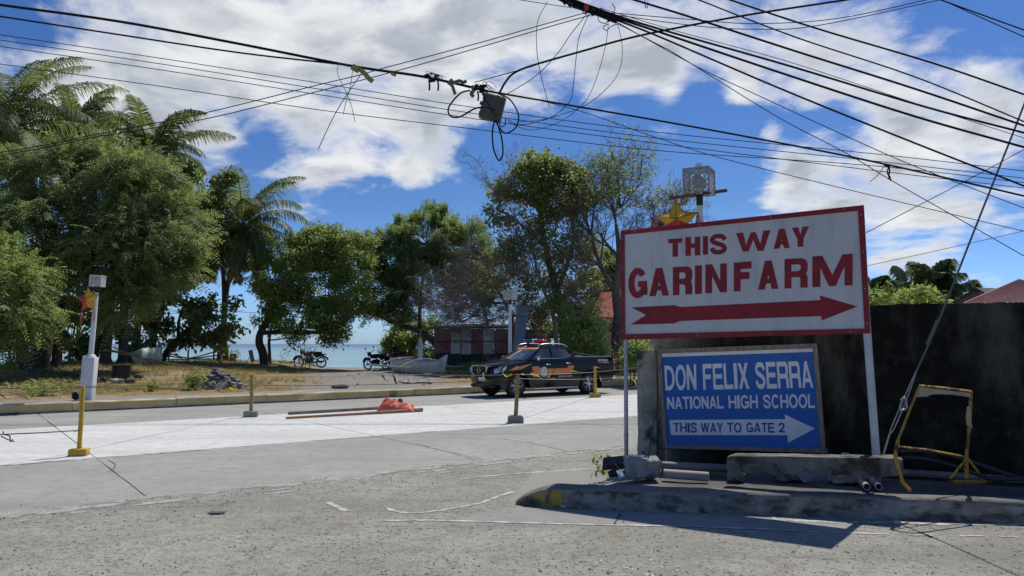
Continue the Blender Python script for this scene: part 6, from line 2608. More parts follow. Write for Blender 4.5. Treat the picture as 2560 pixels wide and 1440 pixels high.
def build_red_roof():
    """small house behind the bare tree; only its red roof shows"""
    Y = 38.0
    T = thing('house', fat(1540, Y + 3), 'house behind the trees with a red sheet metal hip roof', 'house')
    gz = fieldz(at(1540, 800, Y).x, Y)
    ridge = [at(1507, 728, Y + 3), at(1600, 728, Y + 3)]
    eL, eR = at(1478, 792, Y), at(1640, 792, Y)
    eLb, eRb = at(1478, 782, Y + 6), at(1640, 782, Y + 6)
    m_rr = M('red_roof_sheet', (0.30, 0.075, 0.040), (0.24, 0.06, 0.035), 2, .75, c3=(0.17, 0.055, 0.035), scale3=1.2, th3=(.55, .7))
    n = 9
    for i in range(n):
        f0, f1 = i / n, (i + 1) / n
        P = [ridge[0].lerp(ridge[1], f0), ridge[0].lerp(ridge[1], f1), eL.lerp(eR, f1), eL.lerp(eR, f0)]
        obj('roof_sheet', corrugated(*P, 8, .012, Vector((0, -.6, .8))), m_rr, T)
    for P in ([ridge[0], ridge[0] + Vector((.01, 0, 0)), eL, eLb], [ridge[1], ridge[1] + Vector((.01, 0, 0)), eRb, eR], [ridge[1], ridge[0], eLb, eRb]):
        obj('roof_sheet', corrugated(*P, 14, .012, Vector((0, 0, 1))), m_rr, T)
    b = B()
    b.tube([ridge[0], ridge[1]], .07, 6)
    b.tube([ridge[0], eL], .06, 6)
    obj('ridge_cap', b, m_rr, T)
    b = B()
    c = (eL + eR + eLb + eRb) / 4
    b.box((c.x, c.y, (c.z + gz) / 2), ((eR - eL).length * .9, 4.6, c.z - gz - .05))
    obj('wall', b, M('cream_wall', (0.40, 0.37, 0.30), (0.33, 0.30, 0.25), 2, .9), T)


build_shed()
build_red_roof()


def bamboo_fence():
    T = thing('bamboo_fence', fat(1490, 31), 'low bamboo rail fence behind the pickup bed', 'fence')
    Y = 30.5
    for (pts) in ([(1430, 880), (1510, 893)], [(1500, 893), (1620, 893)], [(1500, 903), (1605, 902)], [(1520, 925), (1620, 924)], [(1520, 938), (1620, 937)], [(1440, 897), (1520, 906)]):
        b = B()
        b.tube([at(a, c, Y + .05 * k) for k, (a, c) in enumerate(pts)], .022, 6)
        obj('rail', b, m_bamb, T)
    for px in (1448, 1482, 1530, 1575, 1610):
        b = B()
        p = at(px, 878, Y + .1)
        b.tube([Vector((p.x, p.y, fieldz(p.x, p.y) - .1)), p], .028, 6)
        obj('post', b, m_post, T)


bamboo_fence()

# dark beach fence between the palms and the crooked posts
T = thing('beach_fence', fground(510, 900), 'dark pole fence by the water left of the palm trunks', 'fence')
Yb_ = 41.5
for pts in ([(404, 899), (470, 898), (550, 897)], [(408, 878), (455, 893), (470, 894)], [(470, 896), (500, 890), (548, 876)], [(480, 897), (530, 890), (550, 888)], [(415, 889), (455, 895)]):
    b = B()
    b.tube(catmull([at(a, c, Yb_) for a, c in pts], 3), .035, 5)
    obj('rail', b, BARK, T)
for px, py in ((471, 875), (536, 858), (545, 880), (422, 885)):
    b = B()
    p = at(px, py, Yb_)
    b.tube([Vector((p.x, p.y, fieldz(p.x, p.y) - .2)), p], .045, 6)
    obj('post', b, BARK, T)
b = B()
p0, p1 = at(624, 876, 41), at(634, 904, 41)
b.box((p0 + p1) / 2, (.22, .03, (p0 - p1).length), Matrix.Rotation(R(-14), 3, 'Y'))
b.tube([at(626, 890, 41), at(616, 908, 41)], .02, 5)
obj('board', b, M('blue_grey_board', (0.15, 0.19, 0.22), None, rough=.7), label='small blue grey board propped by the water between the tree trunks', cat='board')
b = B()
c = fground(583, 901)
b.box((c.x, c.y, c.z + .2), (.32, .3, .46), rz(.3))
obj('dark_crate', b, m_block, label='dark crate standing by the foot of the leaning palm', cat='crate')


# ================================================================== OUTRIGGER BOATS
def hull(b, L, W_, H_, n=16, rake=.30, mi=0, mi2=1):
    """plank boat: stations along x from stern (0) to bow (L)"""
    sec = 9
    for i in range(n + 1):
        f = i / n
        w_ = W_ / 2 * (1 - max(0, (f - .35) / .65) ** 2.4) * (.80 + .20 * min(1, f / .3))
        z0 = .30 * H_ * max(0, (f - .72) / .28) ** 2 + .06 * H_ * max(0, (.2 - f) / .2)
        z1 = H_ * (1 + .10 * (1 - 2 * f) ** 2) + H_ * .42 * max(0, (f - .86) / .14) ** 1.6
        for k in range(sec + 1):
            a = k / sec * 2 - 1
            s_ = abs(a)
            y = math.copysign(w_ * (s_ ** .62), a) if a else 0
            z = z0 + (z1 - z0) * s_ ** 1.9
            x = L * f + rake * f ** 6 * (z / H_) * .6 - .06 * (1 - f) ** 6 * z / H_
            b.v.append((x, y, z))
    m = sec + 1
    o = 0
    for i in range(n):
        for k in range(sec):
            b.f.append([i * m + k, (i + 1) * m + k, (i + 1) * m + k + 1, i * m + k + 1])
            b.m.append(mi)
    b.f.append([k for k in range(m)])
    b.m.append(mi)


def boat(loc, yaw, label, c_hull, c_deck, L, W_, H_, tilt=0.0, outr=True, text=None, roll=0.0, near=1):
    T = thing('outrigger_boat', loc, label, 'boat', 'boats drawn up on the shore', rot=(roll, tilt, yaw))
    ORG[T.name] = Vector((0, 0, 0))
    b = B()
    hull(b, L, W_, H_)
    h = obj('hull', b, [c_hull, c_hull], T, sm=50)
    h.modifiers.new('s', 'SOLIDIFY').thickness = .025
    b = B()
    pts = []
    n = 16
    for sg in (-1, 1):
        P = []
        for i in range(n + 1):
            f = i / n
            w_ = W_ / 2 * (1 - max(0, (f - .35) / .65) ** 2.4) * (.80 + .20 * min(1, f / .3))
            z1 = H_ * (1 + .10 * (1 - 2 * f) ** 2) + H_ * .42 * max(0, (f - .86) / .14) ** 1.6
            P.append((L * f + .30 * f ** 6 * .6, sg * (w_ + .01), z1))
        b.tube(P, .022, 5)
    obj('gunwale', b, c_deck, T, sm=60)
    b = B()
    b.box((L * .42, 0, H_ * .95), (L * .55, W_ * .72, .05), bev=.015)
    obj('deck', b, M('boat_deck', (0.45, 0.46, 0.47), (0.36, 0.37, 0.38), 4, .7), T)
    for f in (.22, .5):
        b = B()
        b.box((L * f, 0, H_ * .86), (.10, W_ * .8, .04))
        obj('thwart', b, c_deck, T)
    if outr:
        for k, x in enumerate((L * .18, L * .62)):
            b = B()
            b.tube(catmull([(x, -1.25, H_ * .62), (x, -.6, H_ * 1.02), (x, 0, H_ * 1.14), (x, .6, H_ * 1.02), (x, 1.25, H_ * .62)], 4), .024, 6)
            obj('outrigger_arm', b, M('arm_blue_grey', (0.38, 0.42, 0.42), (0.28, 0.30, 0.29), 5, .7), T, sm=60)
        for sg in (-1, 1):
            b = B()
            b.tube(catmull([(-.35, sg * 1.26, H_ * .66), (0, sg * 1.26, H_ * .60), (L * .5, sg * 1.26, H_ * .60), (L * .82, sg * 1.26, H_ * .62), (L * .92, sg * 1.26, H_ * .70)], 4), .045, 8)
            obj('float', b, M('float_teal', (0.30, 0.42, 0.42), (0.24, 0.34, 0.34), 4, .6), T, sm=60)
    return T


m_bw = M('boat_white', (0.66, 0.64, 0.55), (0.58, 0.56, 0.48), 3, .6, c3=(0.33, 0.31, 0.26), scale3=2, th3=(.56, .72))
m_bm = M('boat_mint', (0.40, 0.52, 0.46), (0.34, 0.45, 0.40), 3, .6, c3=(0.28, 0.35, 0.31), scale3=2, th3=(.58, .72))
Yw = 33.5
gb = fground(1050, 934)
sB = gb.y
L1 = 4.3
sB = 36.6
ob = Vector((at(990, 900, sB).x, sB, fieldz(at(1050, 900, sB).x, sB - 2) - .03))
BT = boat(ob, R(-53), 'white outrigger boat with a furled sail drawn up by the shed', m_bw, M('boat_rim_blue', (0.20, 0.26, 0.32), None, rough=.6), L1, .72, .66, tilt=R(1.2))
Hb = .66
# registration marks on the bow, too small to read
b = B()
x0 = L1 * .66
for k in range(9):
    if k in (2, 5):
        continue
    w_, pol = glyph('HECICOELI'[k])
    letter_mesh(b, pol, lambda a, c: Vector((x0 + .085 * k + a * .06, -.30 + .018 * k + (a * .012), Hb * .60 + c * .085)), Vector((.2, -.98, 0)), .003)
obj('registration_mark', b, M('mark_blue', (0.12, 0.18, 0.26), None, rough=.6), BT, label='row of small faded blue marks near the bow')
# mast, stays and furled sail
sm_ = B()
Hb = .66
mx = L1 * .52
b = B()
b.tube([(mx, 0, Hb * .8), (mx + .02, 0, Hb * 1.2), (mx + .05, 0, Hb + 1.40)], [.03, .028, .02], 6)
b.tube([(mx - .62, .1, Hb * 1.0), (mx + .04, 0, Hb + 1.40)], .02, 5)
b.tube([(mx - .50, -.1, Hb * 1.0), (mx + .02, 0, Hb + 1.36)], .016, 5)
obj('mast', b, m_bamb, BT)
b = B()
rr = random.Random(2)
n, mseg = 10, 14
for i in range(n + 1):
    f = i / n
    z = Hb + 1.02 - f * .98
    r = .03 + .07 * math.sin(math.pi * min(1, f * .8 + .05)) + .05 * f
    for k in range(mseg):
        a = 2 * math.pi * k / mseg
        rr_f = r * (1 + .35 * math.sin(a * 5 + f * 2) + rr.uniform(-.08, .08))
        b.v.append((mx + .04 + rr_f * math.cos(a) + .05 * f, rr_f * .6 * math.sin(a), z + (rr.uniform(-.08, .02) if i == n else 0)))
for i in range(n):
    for k in range(mseg):
        k2 = (k + 1) % mseg
        b.f.append([i * mseg + k, i * mseg + k2, (i + 1) * mseg + k2, (i + 1) * mseg + k])
        b.m.append(0)
obj('furled_sail', b, M('sail_blue_white', (0.42, 0.46, 0.56), (0.60, 0.62, 0.66), 5, .8, stretch=(4, 4, .6)), BT, sm=60)

g2 = fground(345, 925)
B2 = boat((at(352, 900, g2.y + 3).x, g2.y + 3, fieldz(at(345, 900, g2.y + 3).x, g2.y + 3) + .02), R(78), 'pale green boat lying tilted under the trees on the left', m_bm, m_bm, 1.5, .80, .62, outr=False, roll=R(-18), tilt=R(-4))
for k, pts in enumerate([[(262, 875), (310, 885), (420, 908), (540, 922)], [(283, 868), (330, 888), (400, 912)], [(258, 876), (300, 878), (345, 890)]]):
    b = B()
    b.tube([at(a, c, g2.y + 2.8) for a, c in pts], .032, 6)
    obj('boat_pole', b, m_bamb, label=['long weathered pole lying across the pale green boat down to the rubble', 'shorter pole slanting over the pale green boat', 'thin pole resting on the pale green boat near the trunks'][k], cat='pole', group='poles laid across the pale green boat')


# ================================================================== MOTORBIKES (local: +x front)
def motorbike(loc, yaw, label, body, lean=R(8), cover=False):
    T = thing('motorbike', loc, label, 'motorbike', 'motorbikes parked at the beach', rot=(lean, 0, yaw))
    ORG[T.name] = Vector((0, 0, 0))
    for x in (.62, -.62):
        b = B()
        b.lathe([(.235, -.035), (.285, -.04), (.30, 0), (.285, .04), (.235, .035)], (x, 0, .30), 'y', 22, close=True)
        wh = obj('wheel', b, m_rubber, T, sm=60)
        b = B()
        b.lathe([(.225, -.02), (.245, -.02), (.245, .02), (.225, .02)], (x, 0, .30), 'y', 22, close=True)
        for k in range(8):
            a = k * math.pi / 4
            b.tube([(x, 0, .30), (x + .23 * math.cos(a), 0, .30 + .23 * math.sin(a))], .008, 4)
        b.lathe([(.05, -.06), (.05, .06)], (x, 0, .30), 'y', 10)
        obj('rim', b, m_silver, wh)
    b = B()
    for y in (-.09, .09):
        b.tube([(.62, y, .30), (.50, y, .62), (.40, y * .8, .92)], .022, 6)
    obj('fork', b, m_silver, T)
    b = B()
    b.tube([(.38, .34, 1.02), (.36, .12, .98), (.38, 0, .95), (.36, -.12, .98), (.38, -.34, 1.02)], .016, 6)
    for y in (.30, -.30):
        b.tube([(.40, y, 1.02), (.42, y * 1.1, 1.18)], .008, 4)
        b.box((.42, y * 1.12, 1.20), (.02, .11, .07), bev=.008)
    obj('handlebar', b, m_black, T)
    b = B()
    b.box((.46, 0, .86), (.16, .20, .20), bev=.05)
    obj('headlight', b, body, T, sm=60)
    b = B()
    b.box((.14, 0, .74), (.46, .26, .22), bev=.08)
    b.box((-.48, 0, .70), (.56, .24, .16), bev=.06)
    b.tube(catmull([(.92, 0, .42), (.80, 0, .60), (.62, 0, .645), (.42, 0, .58)], 4), .055, 6)
    obj('body', b, body, T, sm=60)
    b = B()
    b.box((-.28, 0, .82), (.74, .25, .10), bev=.04)
    obj('seat', b, m_black, T, sm=60)
    b = B()
    b.box((.05, 0, .42), (.40, .26, .30), bev=.05)
    b.tube([(-.05, .14, .34), (-.4, .17, .32), (-.85, .17, .40)], .04, 8)
    b.tube([(.38, 0, .86), (-.1, 0, .56), (-.62, 0, .32)], .03, 6)
    b.tube([(.0, .1, .3), (-.05, .28, .02)], .012, 5)
    obj('engine', b, m_black, T, sm=60)
    b = B()
    b.box((-.84, 0, .74), (.10, .14, .08), bev=.02)
    obj('tail_light', b, m_redl, T)
    b = B()
    b.tube(catmull([(-.30, 0, .56), (-.62, 0, .66), (-.90, 0, .56), (-1.0, 0, .44)], 4), .05, 6)
    obj('rear_fender', b, m_black, T, sm=60)
    return T


m_mred = M('motorbike_red', (0.22, 0.02, 0.02), (0.16, 0.015, 0.015), 3, .3, coat=.6)
m_mblk = M('motorbike_black', (0.012, 0.012, 0.014), None, rough=.3, coat=.6)
Ym = 41.5
MB1 = motorbike(fat(780, Ym), R(176), 'dark red motorbike seen from the side at the edge of the sea', m_mred, lean=R(-6))
motorbike(fat(946, 41.0), R(150), 'black motorbike parked behind the outrigger of the white boat', m_mblk, lean=R(-8))
motorbike(fat(996, 40.5), R(140), 'red motorbike mostly hidden behind the stern of the white boat', m_mred, lean=R(-8))
tree('weed_clump', 'brushy weed growing in front of the dark red motorbike', fat(772, 40.6), [[(772, 912, 40.6, .02), (775, 880, 40.6, .012)]], [(770, 893, 16, 15, 40.6, .3, 26)], 'broad', L_DRY, 71, per=6, ln=(.10, .2), wd=(.03, .06), cat='plant', branch=False)

# ================================================================== FIELD CLUTTER
def tub():
    g = fground(303, 950)
    k = pxm(g.y)
    T = thing('tub', g, 'round black plastic tub on the field left of the rubble', 'tub')
    b = B()
    r = 21 * k
    h = 36 * k
    b.lathe([(r * .92, 0), (r, h * .5), (r * 1.0, h * .86), (r * 1.08, h * .9), (r * 1.08, h), (r * .95, h), (r * .88, .05)], g, 'z', 24)
    obj('wall', b, m_black, T, sm=40)
    b = B()
    for s in (-1, 1):
        b.tube([g + Vector((s * r * 1.05, -.05, h * .8)), g + Vector((s * r * 1.2, 0, h * .75)), g + Vector((s * r * 1.05, .05, h * .8))], .015, 5)
    obj('handle', b, m_black, T)


tub()
m_rk1 = M('pale_stone', (0.36, 0.34, 0.30), (0.27, 0.25, 0.22), 4, .95, bump=.5)
m_rk2 = M('dark_stone', (0.12, 0.11, 0.10), (0.075, 0.07, 0.065), 4, .95, bump=.6)
m_rk3 = M('grey_concrete_lump', (0.20, 0.195, 0.18), (0.13, 0.125, 0.115), 4, .95, c3=(.07, .07, .06), scale3=3, th3=(.55, .68), bump=.8)


def field_rock(px, py, wpx, hpx, seed, m, label, cat='rock', blocky=0.0, name='rock'):
    g = fground(px, py)
    k = pxm(g.y)
    b = B()
    rock(b, g + Vector((0, 0, hpx * k * .42)), (wpx * k, wpx * k * .8, hpx * k), seed, 3, .35, .8, blocky=blocky)
    return obj(name, b, m, label=label, cat=cat, sm=60)


field_rock(292, 958, 30, 13, 1, m_rk1, 'pale flat stone in front of the black tub')
field_rock(326, 958, 28, 14, 2, m_rk2, 'dark stone right of the pale one by the tub')
field_rock(347, 946, 22, 12, 3, m_rk2, 'small dark stone right of the black tub')
field_rock(240, 958, 14, 14, 4, m_black, 'black plant pot left of the two stones, left one', 'pot', .7, 'pot')
field_rock(257, 956, 14, 14, 5, m_black, 'black plant pot left of the two stones, right one', 'pot', .7, 'pot')
for i, (px, py, w_, h_, lab) in enumerate([(85, 935, 26, 16, 'dark boulder under the feathery tree, leftmost of the row'), (115, 936, 30, 14, 'dark boulder second in the row under the feathery tree'), (165, 942, 26, 13, 'dark boulder third in the row under the feathery tree'), (188, 944, 22, 12, 'brown boulder last in the row near the lamp post')]):
    field_rock(px, py, w_, h_, 10 + i, m_rk2, lab)
# black wheel at the walk
gw = gnd(190, 1000, .24)
b = B()
rw_ = 10 * pxm(gw.y)
b.lathe([(.02, -.03), (rw_ * .6, -.035), (rw_, -.03), (rw_, .03), (rw_ * .6, .035), (.02, .03)], gw + Vector((0, 0, rw_)), 'y', 20)
obj('loose_wheel', b, m_rubber, label='small black wheel standing at the foot of the lamp post', cat='wheel', sm=50)


def rubble_heap():
    """the grey heap: a mound and the lumps one can tell apart"""
    c = fground(557, 970)
    k = pxm(c.y)
    T = thing('rubble_heap', c, 'heap of grey broken concrete on the field', 'rubble heap')
    W_, H_ = 120 * k, 46 * k
    b = B()
    n, m = 26, 12
    for j in range(m + 1):
        for i in range(n):
            a = 2 * math.pi * i / n
            f = j / m
            r = (1 - f) * W_ / 2
            z = H_ * f ** .9
            x, y = r * math.cos(a), r * .8 * math.sin(a)
            nz = .10 * mnoise.noise(Vector((x * 4, y * 4, f * 4))) + .06 * mnoise.noise(Vector((x * 11, y * 11, f * 8)))
            b.v.append((c.x + x - .25 * f + nz, c.y + y + nz, c.z - .05 + z + nz * (1 if j else 0)))
    for j in range(m):
        for i in range(n):
            i2 = (i + 1) % n
            b.f.append([j * n + i, j * n + i2, (j + 1) * n + i2, (j + 1) * n + i])
            b.m.append(0)
    obj('mound', b, m_rk3, T)
    rr = random.Random(9)
    for i in range(85):
        a = rr.uniform(0, 6.28)
        f = rr.random() ** .8
        r = (1 - f) * W_ / 2 * 1.02
        s = rr.uniform(.06, .17)
        b = B()
        rock(b, (c.x + r * math.cos(a) - .25 * f, c.y + r * .8 * math.sin(a), c.z + H_ * f ** .9 + .01), (s * 1.3, s, s * .8), i + 40, 1, .4, blocky=.5, rot=rz(rr.uniform(0, 3)))
        obj('lump', b, rr.choice([m_rk3, m_rk3, m_rk2, m_rk1]), T)


rubble_heap()
field_rock(851, 972, 38, 11, 31, m_rk2, 'long dark stone lying on the kerb top in the middle')
# trash near the boat
gt = fground(1040, 958)
rr = random.Random(8)
b = B()
for i in range(14):
    p = gt + Vector((rr.uniform(-.7, .7), rr.uniform(-.3, .3), .03))
    rock(b, p, (rr.uniform(.1, .35), rr.uniform(.1, .2), rr.uniform(.05, .14)), 60 + i, 1, .5, mi=i % 2)
obj('trash_heap', b, [m_rk1, M('plastic_litter', (0.45, 0.45, 0.44), (0.25, 0.25, 0.26), 6, .6)], label='scatter of pale litter on the verge before the white boat', cat='litter', kind='stuff')
for i, pts in enumerate([[(1090, 942), (1130, 940)], [(1100, 948), (1150, 944)], [(1060, 944), (1100, 940)]]):
    b = B()
    P = [fground(a, c) + Vector((0, 0, .03 + .05 * i)) for a, c in pts]
    b.tube(P, .03, 6)
    obj('driftwood_stick', b, m_bamb, label=['bleached stick lying in the weeds by the boat bow, upper one', 'bleached stick lying in the weeds by the boat bow, lower one', 'bleached stick under the white boat keel'][i], cat='stick', group='bleached sticks by the boat')
# bits lying by the water, right of the crooked tree
for i, (px, py, w_, h_) in enumerate([(690, 912, 30, 6), (715, 905, 34, 7), (705, 918, 26, 6)]):
    field_rock(px, py, w_, h_, 80 + i, m_rk1, ['pale stone slab near the crooked trunk, left one', 'pale stone slab beside the motorbike wheel', 'pale stone slab near the crooked trunk, front one'][i])
# two hollow blocks against the far kerb
for k, px in enumerate((963, 981)):
    g = gnd(px, 993)
    b = B()
    w_, h_, d_ = .24, .10, .16
    Rm = rz(RANG)
    for z in (.0, .11):
        for (cx, cz, sx_, sz_) in ((0, .012, w_, .022), (0, h_ - .012, w_, .022), (-w_ / 2 + .012, h_ / 2, .022, h_ - .048), (w_ / 2 - .012, h_ / 2, .022, h_ - .048), (0, h_ / 2, .022, h_ - .048)):
            b.box(g + Rm @ Vector((cx + .02 * z, 0, 0)) + Vector((0, 0, cz + z)), (sx_, d_, sz_), Rm)
    obj('hollow_blocks', b, m_rk3, label=['stacked hollow blocks against the far kerb, left pair', 'stacked hollow blocks against the far kerb, right pair'][k], cat='blocks', group='hollow blocks at the kerb')

# ================================================================== PLANKS AND RED SACK ON THE FRESH CONCRETE
A, C = gnd(722, 1037), gnd(960, 1023)
b = B()
d = (C - A).normalized()
q_ = d.to_track_quat('X', 'Z').to_matrix()
b.box((A + C) / 2 + Vector((0, 0, .055)), ((C - A).length, .10, .03), q_ @ Matrix.Rotation(R(0), 3, 'X'), bev=.004)
b.box((A + C) / 2 + Vector((0, -.055, .030)), ((C - A).length, .02, .055), q_, bev=.004)
b.box((A + C) / 2 + Vector((0, .055, .030)), ((C - A).length, .02, .055), q_, bev=.004)
obj('formwork_channel', b, M('grey_form_steel', (0.13, 0.125, 0.115), (0.20, 0.19, 0.175), 4, .8), label='grey channel shaped form lying on the fresh concrete', cat='form board')
A, C = gnd(715, 1048), gnd(1056, 1029)
b = B()
b.tube([A + Vector((0, 0, .03)), A.lerp(C, .5) + Vector((0, 0, .035)), C + Vector((0, 0, .05))], [.026, .03, .05], 8)
obj('wooden_pole', b, M('brown_pole', (0.30, 0.175, 0.10), (0.22, 0.12, 0.07), 5, .85), label='long brown pole lying beside the grey form', cat='pole', sm=60)


def sack():
    g = gnd(988, 1031)
    k = pxm(g.y)
    b = B()
    Wd, H_ = 94 * k, 31 * k
    prof = [(-.5, .02), (-.49, .34), (-.40, .50), (-.37, .86), (-.26, 1.0), (-.12, .93), (.02, .84), (.16, .70), (.30, .62), (.40, .52), (.47, .30), (.50, .02)]
    nu, nv = 40, 16
    for i in range(nu + 1):
        u = -.5 + i / nu
        for q in range(len(prof) - 1):
            if prof[q][0] <= u <= prof[q + 1][0] + 1e-9:
                f = (u - prof[q][0]) / (prof[q + 1][0] - prof[q][0])
                hh = prof[q][1] + (prof[q + 1][1] - prof[q][1]) * f
                break
        for j in range(nv + 1):
            a = math.pi * j / nv
            ca, sa = math.cos(a), math.sin(a) ** .75
            cr = abs(mnoise.noise(Vector((u * 6 + ca * 1.6, ca * 2.0, 1.5)))) + .35 * abs(mnoise.noise(Vector((u * 13 - ca * 2, ca * 3, 7.5)))) - .28
            x = u * Wd + .02 * cr
            y = -ca * (.20 + .10 * hh) - .04 * cr
            z = max(.006, H_ * hh * sa * (1 + .45 * cr * sa))
            b.v.append((g.x + x, g.y + .20 + y, z))
    for i in range(nu):
        for j in range(nv):
            p = i * (nv + 1) + j
            b.f.append([p, p + nv + 1, p + nv + 2, p + 1])
            b.m.append(0)
    o = obj('tarp_sack', b, M('coral_red_tarp', (0.66, 0.135, 0.085), (0.58, 0.11, 0.07), 4, .55, bump=.5, bscale=6), label='crumpled coral red tarp weighted with a stone on the fresh concrete', cat='tarp', sm=22)
    b = B()
    rock(b, (g.x + .10, g.y + .16, H_ * .92), (.13, .12, .10), 3, 2, .3)
    obj('stone', b, m_rk2, label='dark stone weighing down the red tarp', cat='stone', sm=60)


sack()
# ================================================================== RUBBISH UNDER THE SIGNS
m_slab = M('mossy_slab', (0.21, 0.205, 0.18), (0.12, 0.115, 0.10), 5, .95, c3=(0.035, 0.033, 0.027), scale3=3, th3=(.48, .64), bump=1.0, bscale=18)
m_lump = M('broken_concrete', (0.34, 0.335, 0.31), (0.23, 0.225, 0.21), 5, .95, c3=(0.06, 0.058, 0.052), scale3=4, th3=(.52, .66), bump=1.0, bscale=22)
m_pvc = M('dirty_pvc', (0.34, 0.28, 0.26), (0.26, 0.21, 0.20), 4, .6, c3=(0.16, 0.14, 0.13), scale3=4, th3=(.58, .7))
m_rust = M('rusty_yellow', (0.42, 0.26, 0.035), (0.34, 0.20, 0.03), 7, .8, c3=(0.09, 0.05, 0.03), scale3=8, th3=(.50, .60), bump=.3)
m_hose = M('black_hose', (0.018, 0.019, 0.022), (0.03, 0.03, 0.034), 4, .5)


def slab_block(name, TL, BRt, Y0, depth, label, cat, m, seed, sub=5, ends=.04):
    """rough cast beam between two pixels: TL=(px,py top left), BR=(px,py bottom right) at depth Y0"""
    a, c = at(TL[0], TL[1], Y0[0]), at(BRt[0], TL[2], Y0[1])
    h0 = (TL[3] - TL[1]) * pxm(Y0[0])
    b = B()
    d = (c - a)
    L = d.length
    d.normalize()
    n = 26
    per = [(0, 0), (0, -.5), (0, -1), (.5, -1), (1, -1), (1, -.5), (1, 0), (.5, 0)]
    back = Vector((-d.y, d.x, 0)).normalized()
    for i in range(n + 1):
        s = L * i / n
        for (e, z) in per:
            p = a + d * s + back * (e * depth) + Vector((0, 0, z * h0))
            w1 = mnoise.noise(p * 6 + Vector((seed, 0, 0))) * .014 + mnoise.noise(p * 17 + Vector((seed, 0, 0))) * .008
            end = min(s, L - s)
            r = 1 - max(0, (ends - end) / ends) * .25
            mid = a + d * s + back * depth * .5 + Vector((0, 0, -.5 * h0))
            p = mid + (p - mid) * r + (p - mid).normalized() * w1
            b.v.append(tuple(p))
    m_ = len(per)
    for i in range(n):
        for j in range(m_):
            j2 = (j + 1) % m_
            b.f.append([i * m_ + j, i * m_ + j2, (i + 1) * m_ + j2, (i + 1) * m_ + j])
            b.m.append(0)
    b.f.append(list(range(m_))[::-1])
    b.f.append([n * m_ + j for j in range(m_)])
    b.m += [0, 0]
    o = obj(name, b, m, label=label, cat=cat)
    bm = bmesh.new()
    bm.from_mesh(o.data)
    bmesh.ops.recalc_face_normals(bm, faces=bm.faces[:])
    bm.to_mesh(o.data)
    bm.free()
    smooth(o.data, 45)
    return o


slab_block('concrete_beam', (1815, 1140, 1146, 1180), (2257, 0), (8.25, 7.55), .24, 'long mossy concrete beam lying across the rubble under the signs', 'concrete beam', m_slab, 1)


def lump_at(px, pb, wpx, hpx, seed, m, label, name='concrete_lump', dy=.0, rot=0.0, blocky=.75, rough=.22, depth=.8, z0=ZW):
    g = gnd(px, pb, z0)
    k = pxm(g.y)
    b = B()
    w_, h_ = wpx * k, hpx * k
    rock(b, Vector((g.x, g.y + w_ * depth * .5 + dy, z0 + h_ * .5 - .01)), (w_ * .86, w_ * depth, h_ * .95), seed, 4, rough, .95, rz(rot), blocky=blocky)
    return obj(name, b, m, label=label, cat='concrete lump', sm=50)


lump_at(1612, 1203, 94, 58, 3, m_lump, 'big broken concrete lump with a rod stuck in it, below the left pole', rot=.15, depth=.8, blocky=.7)
lump_at(2153, 1210, 134, 46, 5, m_lump, 'rough concrete block propping the right end of the beam', rot=.1, depth=.45, blocky=.85)
lump_at(1846, 1205, 44, 34, 7, m_slab, 'small dark stone propping the left end of the beam', blocky=.3, rough=.4)
lump_at(1990, 1205, 90, 34, 9, m_slab, 'dark broken block in the middle under the beam', blocky=.6, rough=.3, depth=.5)
lump_at(2215, 1150, 90, 26, 12, m_lump, 'pale rubble packed round the foot of the white pole', blocky=.5, rough=.35, z0=ZW, dy=.35)
lump_at(2118, 1143, 22, 12, 13, M('pale_chunk', (0.42, 0.41, 0.38), (0.33, 0.32, 0.30), 5, .95), 'small pale chunk lying on the beam', blocky=.5, z0=.47)
# steel rod and crushed grille
b = B()
P = gnd(1612, 1203, ZW)
b.tube(catmull([at(1619, 1158, P.y + .12), at(1625, 1120, P.y + .12), at(1633, 1060, P.y + .14), at(1652, 1018, P.y + .2)], 5), .007, 6)
obj('steel_rod', b, m_rope, label='thin bent steel rod sticking up out of the big lump', cat='rod')
# pipes
yy1 = gnd(1720, 1200, ZW).y
b = B()
A, C = at(1660, 1184, yy1 + .05), at(1772, 1192, yy1 - .1)
b.tube([A, C], .052, 16)
obj('pipe', b, m_pvc, label='short thick pinkish pipe lying right of the big lump', cat='pipe', sm=40)
b = B()
b.tube([at(1655, 1163, yy1 + .35), at(1740, 1167, yy1 + .35), at(1840, 1172, yy1 + .3)], .045, 12)
obj('pipe', b, m_pipe_g if 'm_pipe_g' in globals() else M('grey_pvc', (0.20, 0.20, 0.195), None), label='long grey bamboo like pipe behind the pinkish one', cat='pipe', sm=40)
for k, px in enumerate((2168, 2198)):
    g = gnd(px, 1226, ZW)
    b = B()
    r = .036
    dirn = Vector((.25, 1, 0)).normalized()
    c = g + Vector((0, 0, r))
    n = 16
    side = Vector((dirn.y, -dirn.x, 0))
    for (rr_, s) in ((r, 0), (r, .5), (r * .8, .5), (r * .8, 0)):
        for i in range(n):
            a = 2 * math.pi * i / n
            b.v.append(tuple(c + dirn * s + (side * math.cos(a) + Vector((0, 0, 1)) * math.sin(a)) * rr_))
    for q in range(4):
        for i in range(n):
            i2 = (i + 1) % n
            q2 = (q + 1) % 4
            b.f.append([q * n + i, q * n + i2, q2 * n + i2, q2 * n + i])
            b.m.append(0)
    obj('pipe', b, M('pale_pipe_end', (0.40, 0.38, 0.37), (0.3, 0.28, 0.27), 5, .6), label=['open pipe end under the concrete block, left one', 'open pipe end under the concrete block, right one'][k], cat='pipe', sm=50, group='open pipe ends under the block')
